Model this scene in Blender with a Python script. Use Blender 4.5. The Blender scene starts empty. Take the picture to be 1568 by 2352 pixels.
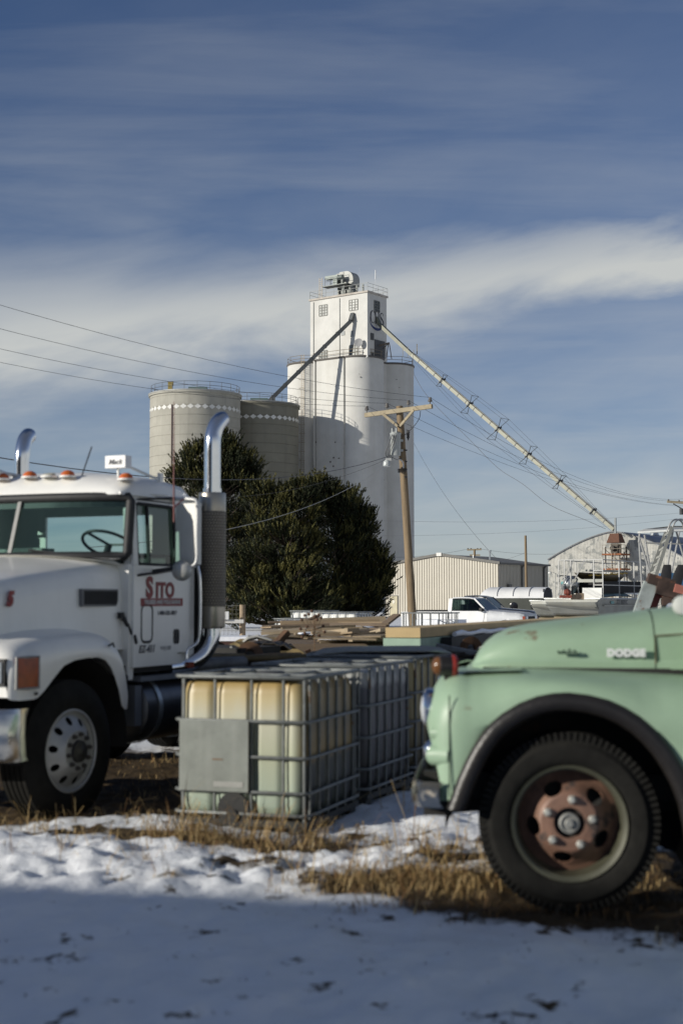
import bpy, bmesh, math, random
from mathutils import Vector, Matrix, noise as mnoise
R = math.radians
random.seed(7)
scene = bpy.context.scene
COL = scene.collection
V = Vector
# ------------------------------------------------------------------ camera
EYE = 1.65
FPX = 3267.0                     # 50 mm on a 36 mm frame side, in 1568x2352 photo pixels
PITCH = math.atan(204 / FPX)
cp, sp = math.cos(PITCH), math.sin(PITCH)
def ray(u, v):
    xc = (u - 784) / FPX; yc = -(v - 1176) / FPX
    return V((xc, cp - yc * sp, sp + yc * cp))
def at(u, v, Y):
    d = ray(u, v); t = Y / d.y
    return V((d.x * t, Y, EYE + d.z * t))
cam = bpy.data.cameras.new('camera'); camo = bpy.data.objects.new('camera', cam)
COL.objects.link(camo); camo.location = (0, 0, EYE)
camo.rotation_euler = (R(90) + PITCH, 0, 0)
cam.lens = 50; cam.sensor_fit = 'VERTICAL'; cam.sensor_height = 36; cam.sensor_width = 24
cam.clip_start = .05; cam.clip_end = 9000
cam.dof.use_dof = True; cam.dof.focus_distance = 140; cam.dof.aperture_fstop = 2.2
scene.camera = camo
# ------------------------------------------------------------------ sun and sky
SUN_AZ, SUN_EL = R(65), R(16.5)            # azimuth left of straight behind the camera
sdir = V((-math.sin(SUN_AZ) * math.cos(SUN_EL), -math.cos(SUN_AZ) * math.cos(SUN_EL), math.sin(SUN_EL)))
sl = bpy.data.lights.new('sun', 'SUN'); sl.energy = 4.6; sl.angle = R(.5); sl.color = (1, .95, .85)
so = bpy.data.objects.new('sun', sl); COL.objects.link(so)
so.rotation_euler = (-sdir).to_track_quat('-Z', 'Y').to_euler(); so.location = (-30, -20, 30)
w = bpy.data.worlds.new('World'); scene.world = w; w.use_nodes = True
nt = w.node_tree; nt.nodes.clear()
def N(tree, typ, **kw):
    n = tree.nodes.new(typ)
    for k, v in kw.items():
        if k.startswith('i_'): n.inputs[int(k[2:])].default_value = v
        else: setattr(n, k, v)
    return n
def math_node(tree, op, a, b=None, clamp=False):
    n = tree.nodes.new('ShaderNodeMath'); n.operation = op; n.use_clamp = clamp
    for i, q in enumerate((a, b)):
        if q is None: continue
        if isinstance(q, (int, float)): n.inputs[i].default_value = q
        else: tree.links.new(q, n.inputs[i])
    return n.outputs[0]
def world_nodes():
    L = nt.links.new
    sky = N(nt, 'ShaderNodeTexSky', sky_type='NISHITA', sun_disc=False)
    sky.sun_elevation = SUN_EL; sky.sun_rotation = R(180) + SUN_AZ
    sky.altitude = 1300; sky.air_density = 1.0; sky.dust_density = .2; sky.ozone_density = 2.6
    hs = N(nt, 'ShaderNodeMix', data_type='RGBA', blend_type='MULTIPLY'); hs.inputs[0].default_value = 1; L(sky.outputs[0], hs.inputs[6]); hs.inputs[7].default_value = (.74, .84, 1.06, 1)
    tc = N(nt, 'ShaderNodeTexCoord'); sx = N(nt, 'ShaderNodeSeparateXYZ'); L(tc.outputs['Generated'], sx.inputs[0])
    m = lambda op, a, b=None, c=False: math_node(nt, op, a, b, c)
    zc = m('MAXIMUM', sx.outputs[2], .004)
    az = m('ARCTAN2', sx.outputs[0], sx.outputs[1])
    hyp = m('SQRT', m('ADD', m('MULTIPLY', sx.outputs[0], sx.outputs[0]), m('MULTIPLY', sx.outputs[1], sx.outputs[1])))
    el = m('ARCTAN2', sx.outputs[2], hyp)
    # cirrus on a high flat layer
    den = m('ADD', zc, .10)
    px = m('DIVIDE', sx.outputs[0], den); py = m('DIVIDE', sx.outputs[1], den)
    cv = N(nt, 'ShaderNodeCombineXYZ'); L(px, cv.inputs[0]); L(py, cv.inputs[1])
    mp = N(nt, 'ShaderNodeMapping'); L(cv.outputs[0], mp.inputs[0])
    mp.inputs['Rotation'].default_value = (0, 0, R(24)); mp.inputs['Scale'].default_value = (.75, 2.3, 1); mp.inputs['Location'].default_value = (1.3, .4, 0)
    n1 = N(nt, 'ShaderNodeTexNoise'); L(mp.outputs[0], n1.inputs['Vector'])
    n1.inputs['Scale'].default_value = 1.1; n1.inputs['Detail'].default_value = 8; n1.inputs['Roughness'].default_value = .56; n1.inputs['Distortion'].default_value = .5
    # soft fine-scale wisps in direction space
    n2 = N(nt, 'ShaderNodeTexNoise')
    cv2 = N(nt, 'ShaderNodeCombineXYZ'); L(m('MULTIPLY', az, 5.5), cv2.inputs[0]); L(m('MULTIPLY', m('SUBTRACT', el, m('MULTIPLY', az, .16)), 17), cv2.inputs[1])
    L(cv2.outputs[0], n2.inputs['Vector']); n2.inputs['Scale'].default_value = 1.0; n2.inputs['Detail'].default_value = 7; n2.inputs['Roughness'].default_value = .55; n2.inputs['Distortion'].default_value = .35
    w1 = m('SUBTRACT', n2.outputs[0], .5)
    # the broad bank of cloud: low at the left, climbing to the right
    q = m('SUBTRACT', el, m('ADD', .207, m('MULTIPLY', az, .125)))
    q = m('ADD', q, m('MULTIPLY', w1, .075))
    wid = m('ADD', .033, m('MULTIPLY', az, -.055))
    wid = m('MAXIMUM', wid, .016)
    band = m('POWER', 2.718, m('MULTIPLY', m('POWER', m('ABSOLUTE', m('DIVIDE', q, wid)), 2.0), -1.0))
    band = m('MULTIPLY', band, m('ADD', .92, m('MULTIPLY', w1, 1.3)), True)
    # thin veil toward the horizon and faint high streaks
    veil = m('MULTIPLY', m('POWER', 2.718, m('MULTIPLY', el, -6.6)), m('ADD', m('ADD', .68, m('MULTIPLY', az, .9)), m('MULTIPLY', w1, 1.5)), True)
    st = N(nt, 'ShaderNodeMapRange'); L(n1.outputs[0], st.inputs[0])
    st.inputs[1].default_value = .46; st.inputs[2].default_value = .74; st.inputs[3].default_value = 0; st.inputs[4].default_value = .19
    ahead = N(nt, 'ShaderNodeMapRange', interpolation_type='SMOOTHSTEP'); L(m('COSINE', az), ahead.inputs[0]); ahead.inputs[1].default_value = .45; ahead.inputs[2].default_value = .88   # the cloud bank lies to the north only
    fac = m('MAXIMUM', m('MULTIPLY', band, ahead.outputs[0]), veil)
    fac = m('ADD', fac, m('MULTIPLY', m('MULTIPLY', st.outputs[0], ahead.outputs[0]), m('SUBTRACT', 1.0, fac)), True)
    behind = m('MULTIPLY', m('SUBTRACT', 1.0, ahead.outputs[0]), m('MULTIPLY', .13, m('ADD', .6, m('MULTIPLY', n1.outputs[0], .8))))      # unseen overcast behind the camera, added to fill shaded faces
    fac = m('MAXIMUM', fac, behind)
    mix = N(nt, 'ShaderNodeMix', data_type='RGBA'); L(fac, mix.inputs[0]); L(hs.outputs[2], mix.inputs[6])
    mix.inputs[7].default_value = (8.3, 8.6, 8.5, 1)
    bg = N(nt, 'ShaderNodeBackground'); L(mix.outputs[2], bg.inputs[0]); bg.inputs[1].default_value = .066
    out = N(nt, 'ShaderNodeOutputWorld'); L(bg.outputs[0], out.inputs[0])
world_nodes()
scene.view_settings.view_transform = 'Standard'; scene.view_settings.look = 'None'
scene.view_settings.exposure = 0; scene.view_settings.gamma = 1
scene.cycles.use_denoising = True
try: scene.cycles.denoiser = 'OPENIMAGEDENOISE'
except Exception: pass
scene.cycles.max_bounces = 8; scene.cycles.transparent_max_bounces = 12
scene.cycles.caustics_reflective = False; scene.cycles.caustics_refractive = False
scene.cycles.sample_clamp_indirect = 6
# ------------------------------------------------------------------ materials
MATS = {}
def mat(name, col, rough=.6, metal=0, var=.15, vs=3., bump=0, bs=25., spec=.5, rust=0, rustcol=(.16, .065, .03), rs=2.2,
        streak=0, stretch=(1, 1, 1), stripes=None, coat=0, dirt=None):
    """procedural Principled material with noise colour variation, optional rust/dirt patches, bump and streaks"""
    if name in MATS: return MATS[name]
    m = bpy.data.materials.new(name); m.use_nodes = True; t = m.node_tree; L = t.links.new
    b = t.nodes['Principled BSDF']
    tc = N(t, 'ShaderNodeTexCoord'); mp = N(t, 'ShaderNodeMapping'); L(tc.outputs['Object'], mp.inputs[0]); mp.inputs['Scale'].default_value = stretch
    n = N(t, 'ShaderNodeTexNoise'); L(mp.outputs[0], n.inputs['Vector']); n.inputs['Scale'].default_value = vs; n.inputs['Detail'].default_value = 6; n.inputs['Roughness'].default_value = .62
    cr = N(t, 'ShaderNodeValToRGB'); L(n.outputs[0], cr.inputs[0])
    lo = [max(0, c * (1 - var)) for c in col]; hi = [min(1, c * (1 + var)) for c in col]
    cr.color_ramp.elements[0].position = .3; cr.color_ramp.elements[0].color = (*lo, 1)
    cr.color_ramp.elements[1].position = .7; cr.color_ramp.elements[1].color = (*hi, 1)
    c = cr.outputs[0]; ro = None
    def blend(c, fac, colr):
        mx = N(t, 'ShaderNodeMix', data_type='RGBA'); L(fac, mx.inputs[0]); L(c, mx.inputs[6]); mx.inputs[7].default_value = (*colr, 1); return mx.outputs[2]
    def patch(scale, thr, soft, vec, det=8):
        k = N(t, 'ShaderNodeTexNoise'); L(vec, k.inputs['Vector']); k.inputs['Scale'].default_value = scale; k.inputs['Detail'].default_value = det; k.inputs['Roughness'].default_value = .6
        r = N(t, 'ShaderNodeMapRange'); L(k.outputs[0], r.inputs[0]); r.inputs[1].default_value = thr; r.inputs[2].default_value = thr + soft; return r.outputs[0]
    if streak:
        mp2 = N(t, 'ShaderNodeMapping'); L(tc.outputs['Object'], mp2.inputs[0]); mp2.inputs['Scale'].default_value = (1, 1, .05)
        f = patch(vs * 2.2, .46, .3, mp2.outputs[0]); f = math_node(t, 'MULTIPLY', f, streak)
        c = blend(c, f, [q * .55 for q in col] if dirt is None else dirt)
    if rust:
        f = patch(rs, .70 - rust * .3, .05, mp.outputs[0]); c = blend(c, f, rustcol); ro = f
    L(c, b.inputs['Base Color'])
    b.inputs['Roughness'].default_value = rough; b.inputs['Metallic'].default_value = metal
    b.inputs['Specular IOR Level'].default_value = spec; b.inputs['Coat Weight'].default_value = coat
    if ro is not None:
        mr = N(t, 'ShaderNodeMapRange'); L(ro, mr.inputs[0]); mr.inputs[3].default_value = rough; mr.inputs[4].default_value = .9; L(mr.outputs[0], b.inputs['Roughness'])
        if metal:
            mr = N(t, 'ShaderNodeMapRange'); L(ro, mr.inputs[0]); mr.inputs[3].default_value = metal; mr.inputs[4].default_value = 0; L(mr.outputs[0], b.inputs['Metallic'])
    if bump:
        k = N(t, 'ShaderNodeTexNoise'); L(mp.outputs[0], k.inputs['Vector']); k.inputs['Scale'].default_value = bs; k.inputs['Detail'].default_value = 5
        bp = N(t, 'ShaderNodeBump'); bp.inputs['Strength'].default_value = bump; bp.inputs['Distance'].default_value = .02; L(k.outputs[0], bp.inputs['Height']); L(bp.outputs[0], b.inputs['Normal'])
    MATS[name] = m; return m
def glass(name, tint=(.62, .78, .74), refl=.12, fk=.7):
    if name in MATS: return MATS[name]
    m = bpy.data.materials.new(name); m.use_nodes = True; t = m.node_tree; L = t.links.new; t.nodes.clear()
    tr = N(t, 'ShaderNodeBsdfTransparent'); tr.inputs[0].default_value = (*tint, 1)
    gl = N(t, 'ShaderNodeBsdfGlossy'); gl.inputs['Roughness'].default_value = .03
    fr = N(t, 'ShaderNodeFresnel'); fr.inputs[0].default_value = 1.45
    mx = N(t, 'ShaderNodeMixShader'); L(math_node(t, 'ADD', math_node(t, 'MULTIPLY', fr.outputs[0], fk), refl - .04, True), mx.inputs[0]); L(tr.outputs[0], mx.inputs[1]); L(gl.outputs[0], mx.inputs[2])
    o = N(t, 'ShaderNodeOutputMaterial'); L(mx.outputs[0], o.inputs[0]); MATS[name] = m; return m
# ------------------------------------------------------------------ objects
def tag(o, label=None, cat=None, group=None, kind=None):
    for k, v in (('label', label), ('category', cat), ('group', group), ('kind', kind)):
        if v: o[k] = v
    return o
def thing(name, label, cat, loc=(0, 0, 0), rotz=0, group=None):
    o = bpy.data.objects.new(name, None); COL.objects.link(o); o.empty_display_size = .2
    o.matrix_world = Matrix.Translation(V(loc)) @ Matrix.Rotation(rotz, 4, 'Z')
    o.location = loc; o.rotation_euler = (0, 0, rotz)
    ROOTM[o.name] = Matrix.Translation(V(loc)) @ Matrix.Rotation(rotz, 4, 'Z')
    return tag(o, label, cat, group)
ROOTM = {}
def kids(o): return [c for c in bpy.data.objects if c.parent == o]
def copy_tree(o, parent=None):
    c = o.copy(); COL.objects.link(c)
    if parent: c.parent = parent
    for ch in kids(o): copy_tree(ch, c)
    return c
def place_copy(o, loc, rotz, label=None):
    c = copy_tree(o); c.location = loc; c.rotation_euler = (0, 0, rotz)
    if label: c['label'] = label
    return c
def lerp(a, b, t): return a + (b - a) * t
def interp(xs, ys, x):
    if x <= xs[0]: return ys[0]
    for i in range(len(xs) - 1):
        if x <= xs[i + 1]: return lerp(ys[i], ys[i + 1], (x - xs[i]) / (xs[i + 1] - xs[i]))
    return ys[-1]
def smooth_path(pts, n=6):
    """Catmull-Rom through the points"""
    P = [V(p) for p in pts]; out = []
    for i in range(len(P) - 1):
        p0 = P[max(0, i - 1)]; p1 = P[i]; p2 = P[i + 1]; p3 = P[min(len(P) - 1, i + 2)]
        for k in range(n):
            t = k / n
            out.append(.5 * ((2 * p1) + (p2 - p0) * t + (2 * p0 - 5 * p1 + 4 * p2 - p3) * t * t + (3 * p1 - p0 - 3 * p2 + p3) * t ** 3))
    out.append(P[-1]); return out
def frame(d):
    d = d.normalized(); up = V((0, 0, 1)) if abs(d.z) < .95 else V((1, 0, 0))
    x = d.cross(up).normalized(); return x, x.cross(d).normalized()
class MB:
    def __init__(s): s.bm = bmesh.new(); s.mi = 0
    def face(s, vs):
        try:
            f = s.bm.faces.new(vs); f.material_index = s.mi; return f
        except ValueError: return None
    def poly(s, pts): return s.face([s.bm.verts.new(p) for p in pts])
    def box(s, c, size, m=None, rz=0):
        c = V(c); hx, hy, hz = [q / 2 for q in size]; vs = []
        M = m if m is not None else Matrix.Rotation(rz, 3, 'Z')
        for i in (-1, 1):
            for j in (-1, 1):
                for k in (-1, 1): vs.append(s.bm.verts.new(c + M @ V((i * hx, j * hy, k * hz))))
        for q in ((0, 1, 3, 2), (4, 6, 7, 5), (0, 4, 5, 1), (2, 3, 7, 6), (0, 2, 6, 4), (1, 5, 7, 3)): s.face([vs[i] for i in q])
        return s
    def b2(s, a, b):       # box from two corners
        a, b = V(a), V(b); return s.box((a + b) / 2, [abs(q) for q in (b - a)])
    def bar(s, p, q, wx, wz=None, up=None):   # rectangular bar between two points
        p, q = V(p), V(q); d = q - p; wz = wz or wx
        y = d.normalized(); u = V(up) if up else (V((0, 0, 1)) if abs(y.z) < .95 else V((1, 0, 0)))
        x = y.cross(u).normalized(); z = x.cross(y).normalized()
        M = Matrix((x, y, z)).transposed(); return s.box((p + q) / 2, (wx, d.length, wz), M)
    def tube(s, pts, r, n=8, caps=True, closed=False, flat=1.0):
        P = [V(p) for p in pts]; rings = []; m = len(P)
        rr = r if isinstance(r, (list, tuple)) else [r] * m
        px = None
        for i in range(m):
            if closed: d = P[(i + 1) % m] - P[i - 1]
            else: d = P[min(i + 1, m - 1)] - P[max(i - 1, 0)]
            d.normalize()
            if px is None: x, y = frame(d)
            else:
                x = (px - d * px.dot(d))
                if x.length < 1e-6: x, y = frame(d)
                x.normalize(); y = x.cross(d).normalized()
            px = x
            rings.append([s.bm.verts.new(P[i] + (x * math.cos(a) + y * math.sin(a) * flat) * rr[i]) for a in [2 * math.pi * k / n for k in range(n)]])
        for i in range(m if closed else m - 1):
            A, B = rings[i], rings[(i + 1) % m]
            for k in range(n): s.face([A[k], A[(k + 1) % n], B[(k + 1) % n], B[k]])
        if caps and not closed: s.face(rings[0][::-1]); s.face(rings[-1])
        return s
    def cyl(s, p, q, r, r2=None, n=16, caps=True): return s.tube([p, q], [r, r if r2 is None else r2], n, caps)
    def loft(s, secs, closed=False, caps=False):
        G = [[s.bm.verts.new(p) for p in sec] for sec in secs]
        for i in range(len(G) - 1):
            A, B = G[i], G[i + 1]; m = len(A)
            for k in range(m if closed else m - 1): s.face([A[k], A[(k + 1) % m], B[(k + 1) % m], B[k]])
        if caps: s.face(G[0][::-1]); s.face(G[-1])
        return s
    def prism(s, poly, d):   # polygon (3D points) extruded by vector d
        d = V(d); A = [s.bm.verts.new(V(p)) for p in poly]; B = [s.bm.verts.new(V(p) + d) for p in poly]; m = len(A)
        s.face(A[::-1]); s.face(B)
        for k in range(m): s.face([A[k], A[(k + 1) % m], B[(k + 1) % m], B[k]])
        return s
    def lathe(s, prof, o, axis, n=32, a0=0, a1=2 * math.pi):   # prof: (radius, along-axis)
        o = V(o); ax = V(axis).normalized(); x, y = frame(ax); full = abs(a1 - a0 - 2 * math.pi) < 1e-4
        m = n if full else n + 1; rings = []
        for r, h in prof:
            if r < 1e-6: rings.append([s.bm.verts.new(o + ax * h)]); continue
            rings.append([s.bm.verts.new(o + ax * h + (x * math.cos(a0 + (a1 - a0) * k / n) + y * math.sin(a0 + (a1 - a0) * k / n)) * r) for k in range(m)])
        for A, B in zip(rings, rings[1:]):
            for k in range(n):
                k2 = (k + 1) % m if full else k + 1
                if len(A) == 1 and len(B) == 1: continue
                if len(A) == 1: s.face([A[0], B[k], B[k2]])
                elif len(B) == 1: s.face([A[k2], A[k], B[0]])
                else: s.face([A[k], B[k], B[k2], A[k2]])
        return s
    def grid_wall(s, us, vs, holes, fn):   # quads of a wall grid, skipping cells inside holes (u0,u1,v0,v1)
        for i in range(len(us) - 1):
            for j in range(len(vs) - 1):
                cu, cv = (us[i] + us[i + 1]) / 2, (vs[j] + vs[j + 1]) / 2
                if any(h[0] < cu < h[1] and h[2] < cv < h[3] for h in holes): continue
                s.poly([fn(us[i], vs[j]), fn(us[i + 1], vs[j]), fn(us[i + 1], vs[j + 1]), fn(us[i], vs[j + 1])])
        return s
    def build(s, name, m, parent=None, smooth=None, bevel=0, seg=1, world=False, weld=0, solid=0, fixn=True):
        bm = s.bm
        if weld: bmesh.ops.remove_doubles(bm, verts=bm.verts[:], dist=weld)
        if solid:
            bmesh.ops.recalc_face_normals(bm, faces=bm.faces[:]); bmesh.ops.solidify(bm, geom=bm.faces[:], thickness=solid)
        if bevel:
            es = [e for e in bm.edges if len(e.link_faces) == 2 and e.calc_face_angle(0) > .5]
            bmesh.ops.bevel(bm, geom=es, offset=bevel, segments=seg, profile=.5, affect='EDGES', clamp_overlap=True)
        if fixn: bmesh.ops.recalc_face_normals(bm, faces=bm.faces[:])
        if smooth:
            for f in bm.faces: f.smooth = True
            for e in bm.edges: e.smooth = not (len(e.link_faces) == 2 and e.calc_face_angle(0) > R(smooth))
        if world and parent is not None:
            M = ROOTM[parent.name].inverted(); bmesh.ops.transform(bm, matrix=M, verts=bm.verts[:])
        me = bpy.data.meshes.new(name); bm.to_mesh(me); bm.free()
        for q in (m if isinstance(m, (list, tuple)) else [m]): me.materials.append(q)
        o = bpy.data.objects.new(name, me); COL.objects.link(o)
        if parent is not None:
            o.parent = parent
            root = parent
            while root.parent: root = root.parent
            ROOTM[o.name] = ROOTM.get(root.name, Matrix())
        return o
def text(name, body, size, m, parent, mtx, ext=.003, bold=0, shear=0, spacing=1.0, align='CENTER'):
    cu = bpy.data.curves.new(name, 'FONT'); cu.body = body; cu.size = size; cu.extrude = ext; cu.offset = bold; cu.shear = shear
    cu.space_character = spacing; cu.align_x = align; cu.align_y = 'CENTER'; cu.resolution_u = 4
    o = bpy.data.objects.new(name, cu); COL.objects.link(o)
    dg = bpy.context.evaluated_depsgraph_get()
    me = bpy.data.meshes.new_from_object(o.evaluated_get(dg)); bpy.data.objects.remove(o); bpy.data.curves.remove(cu)
    me.transform(mtx); me.name = name; me.materials.clear(); me.materials.append(m)
    t = bpy.data.objects.new(name, me); COL.objects.link(t)
    if parent is not None: t.parent = parent; ROOTM[t.name] = ROOTM.get(parent.name, Matrix())
    return t
def axes(o, x, y):          # matrix placing text: local x -> x, local y -> y
    x = V(x).normalized(); y = V(y).normalized(); z = x.cross(y)
    M = Matrix((x, y, z)).transposed().to_4x4(); M.translation = V(o); return M
# common materials
white_paint = lambda: mat('white_truck_paint', (.79, .78, .74), .32, 0, .05, 1.5, coat=.3, streak=.26, dirt=(.5, .48, .44))
chrome = lambda: mat('chrome', (.72, .73, .75), .13, 1, .06, 6)
steel = lambda: mat('galvanised_steel', (.46, .48, .48), .42, .85, .2, 9, bump=.1)
black = lambda: mat('black_rubber', (.016, .016, .017), .62, 0, .3, 12)
tyre_m = lambda: mat('tyre_rubber', (.012, .0115, .010), .85, 0, .35, 9, bump=.15, spec=.2)
dark = lambda: mat('dark_underbody', (.022, .021, .02), .75, .2, .4, 5, rust=.25, rustcol=(.05, .028, .018))
wood = lambda: mat('weathered_wood', (.30, .225, .15), .85, 0, .35, 5, bump=.5, bs=18, stretch=(1, .25, 1))
snow_m = lambda: mat('snow', (.84, .86, .90), .75, 0, .04, 8, bump=.5, bs=10)
rusty = lambda: mat('rusty_iron', (.15, .075, .045), .85, .2, .5, 5, bump=.4)
# ------------------------------------------------------------------ ground: one sheet to the horizon
def ell(x, y, cx, cy, rx, ry):
    return math.exp(-(((x - cx) / rx) ** 2 + ((y - cy) / ry) ** 2))
def fbm(x, y, s, o=4, z=0.):
    return mnoise.fractal(V((x * s, y * s, z)), 1.0, 2.0, o)
GRASS = [(.42, 8.30, .52, .26, 1.1), (1.35, 7.7, .85, .36, 1.2), (2.6, 7.6, 1.2, .7, 1.1), (2.2, 8.8, 1.6, .9, .9), (-.95, 9.72, .34, .22, 1.0), (-.25, 9.45, .45, .20, .8),
         (-.55, 8.9, .35, .25, .55), (-2.0, 11.2, .9, .6, .9), (-3.1, 10.3, .7, .3, .9), (-2.3, 9.75, 1.1, .12, .6), (-1.6, 9.6, .4, .10, .6), (-3.0, 12.6, 2.2, 1.9, 1.2),
         (-2.0, 13.6, 1.6, 2.2, 1.1), (.62, 9.0, .22, .12, .8), (.25, 8.25, .3, .14, .6), (-1.0, 8.45, .25, .12, .55), (-.05, 9.9, .5, .25, .5), (1.3, 9.6, .5, .3, .35)]
def cover(x, y):         # > 0 snow, < 0 bare grass and dirt
    v = .50 - sum(g[4] * ell(x, y, g[0], g[1], g[2], g[3]) for g in GRASS)
    v += .20 * fbm(x, y, 1.1) + .10 * fbm(x, y, 4.5, 3)
    if y > 13: v -= .12 * min(1, (y - 13) / 10)
    return v
def gz(x, y):
    z = .022 * fbm(x, y, .55, 3, 4.) * min(1, 6 / max(1, abs(y - 8) * .35))
    if -9 < x < 9 and 2 < y < 18:
        clump = ell(x, y, -2.2, 9.0, 2.6, 1.1) + .6 * ell(x, y, .2, 8.9, 2.0, .7) + .8 * ell(x, y, 1.9, 11, 1.4, 1.6)
        n = mnoise.noise(V((x * 5.5, y * 4.2, 1.3))) + .6 * mnoise.noise(V((x * 12, y * 9, 5.1)))
        z += clump * (.035 + .042 * max(-.5, n) + .022 * fbm(x, y, 9, 4, 2.))
        z += .026 * fbm(x, y, 2.6, 4, 9.) + .015 * fbm(x, y, 9, 4, 3.)                      # trodden snow
        z += .10 * ell(x, y, -1.55, 10.3, .9, .55) + .13 * ell(x, y, -2.6, 9.2, 1.4, .45) + .10 * ell(x, y, .75, 10.9, .55, 1.2)
    return z
def axis_coords(lo, hi, fine, step, grow):
    c = []; v = fine[0]
    while v < fine[1]: c.append(v); v += step
    s = step
    while v < hi: c.append(v); s = min(s * grow, 900); v += s
    c.append(hi); v = fine[0]; s = step; pre = []
    while v > lo: s = min(s * grow, 900); v -= s; pre.append(max(v, lo))
    return pre[::-1] + c
def make_ground():
    xs = axis_coords(-4000, 4000, (-4.2, 3.6), .045, 1.16)
    ys = axis_coords(-400, 5000, (3.2, 13.0), .05, 1.14)
    nx, ny = len(xs), len(ys); vs = []; cov = []
    for y in ys:
        for x in xs:
            vs.append((x, y, gz(x, y))); cov.append(max(0, min(1, .5 + 1.2 * cover(x, y))))
    fs = [(j * nx + i, j * nx + i + 1, (j + 1) * nx + i + 1, (j + 1) * nx + i) for j in range(ny - 1) for i in range(nx - 1)]
    me = bpy.data.meshes.new('ground'); me.from_pydata(vs, [], fs)
    a = me.attributes.new('cover', 'FLOAT', 'POINT'); a.data.foreach_set('value', cov)
    for p in me.polygons: p.use_smooth = True
    m = bpy.data.materials.new('snow_and_dry_grass'); m.use_nodes = True; t = m.node_tree; L = t.links.new; b = t.nodes['Principled BSDF']
    at_ = N(t, 'ShaderNodeAttribute', attribute_name='cover'); tc = N(t, 'ShaderNodeTexCoord')
    k = N(t, 'ShaderNodeTexNoise'); L(tc.outputs['Object'], k.inputs['Vector']); k.inputs['Scale'].default_value = 7; k.inputs['Detail'].default_value = 9; k.inputs['Roughness'].default_value = .68
    k2 = N(t, 'ShaderNodeTexNoise'); L(tc.outputs['Object'], k2.inputs['Vector']); k2.inputs['Scale'].default_value = 2.3; k2.inputs['Detail'].default_value = 7; k2.inputs['Roughness'].default_value = .6
    k4 = N(t, 'ShaderNodeTexNoise'); L(tc.outputs['Object'], k4.inputs['Vector']); k4.inputs['Scale'].default_value = 3.4; k4.inputs['Detail'].default_value = 7; k4.inputs['Roughness'].default_value = .65
    k3 = N(t, 'ShaderNodeMapRange'); L(k4.outputs[0], k3.inputs[0]); k3.inputs[1].default_value = .53; k3.inputs[2].default_value = .72
    f = math_node(t, 'ADD', at_.outputs['Fac'], math_node(t, 'MULTIPLY', math_node(t, 'SUBTRACT', k.outputs[0], .5), .8))
    f = math_node(t, 'SUBTRACT', f, math_node(t, 'MULTIPLY', k3.outputs[0], .92))
    mr = N(t, 'ShaderNodeMapRange'); L(f, mr.inputs[0]); mr.inputs[1].default_value = .38; mr.inputs[2].default_value = .62
    cr = N(t, 'ShaderNodeValToRGB'); L(k.outputs[0], cr.inputs[0])
    cr.color_ramp.elements[0].position = .32; cr.color_ramp.elements[0].color = (.022, .016, .010, 1)
    cr.color_ramp.elements[1].position = .68; cr.color_ramp.elements[1].color = (.12, .08, .038, 1)
    sn = N(t, 'ShaderNodeValToRGB'); L(k2.outputs[0], sn.inputs[0])
    sn.color_ramp.elements[0].position = .3; sn.color_ramp.elements[0].color = (.82, .84, .86, 1)
    sn.color_ramp.elements[1].position = .65; sn.color_ramp.elements[1].color = (.91, .92, .93, 1)
    mx = N(t, 'ShaderNodeMix', data_type='RGBA'); L(mr.outputs[0], mx.inputs[0]); L(cr.outputs[0], mx.inputs[6]); L(sn.outputs[0], mx.inputs[7]); L(mx.outputs[2], b.inputs['Base Color'])
    b.inputs['Roughness'].default_value = .8; b.inputs['Specular IOR Level'].default_value = .25
    bp = N(t, 'ShaderNodeBump'); bp.inputs['Strength'].default_value = .55; bp.inputs['Distance'].default_value = .05; L(k.outputs[0], bp.inputs['Height']); L(bp.outputs[0], b.inputs['Normal'])
    me.materials.append(m); o = bpy.data.objects.new('ground', me); COL.objects.link(o); o['kind'] = 'structure'
make_ground()
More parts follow.
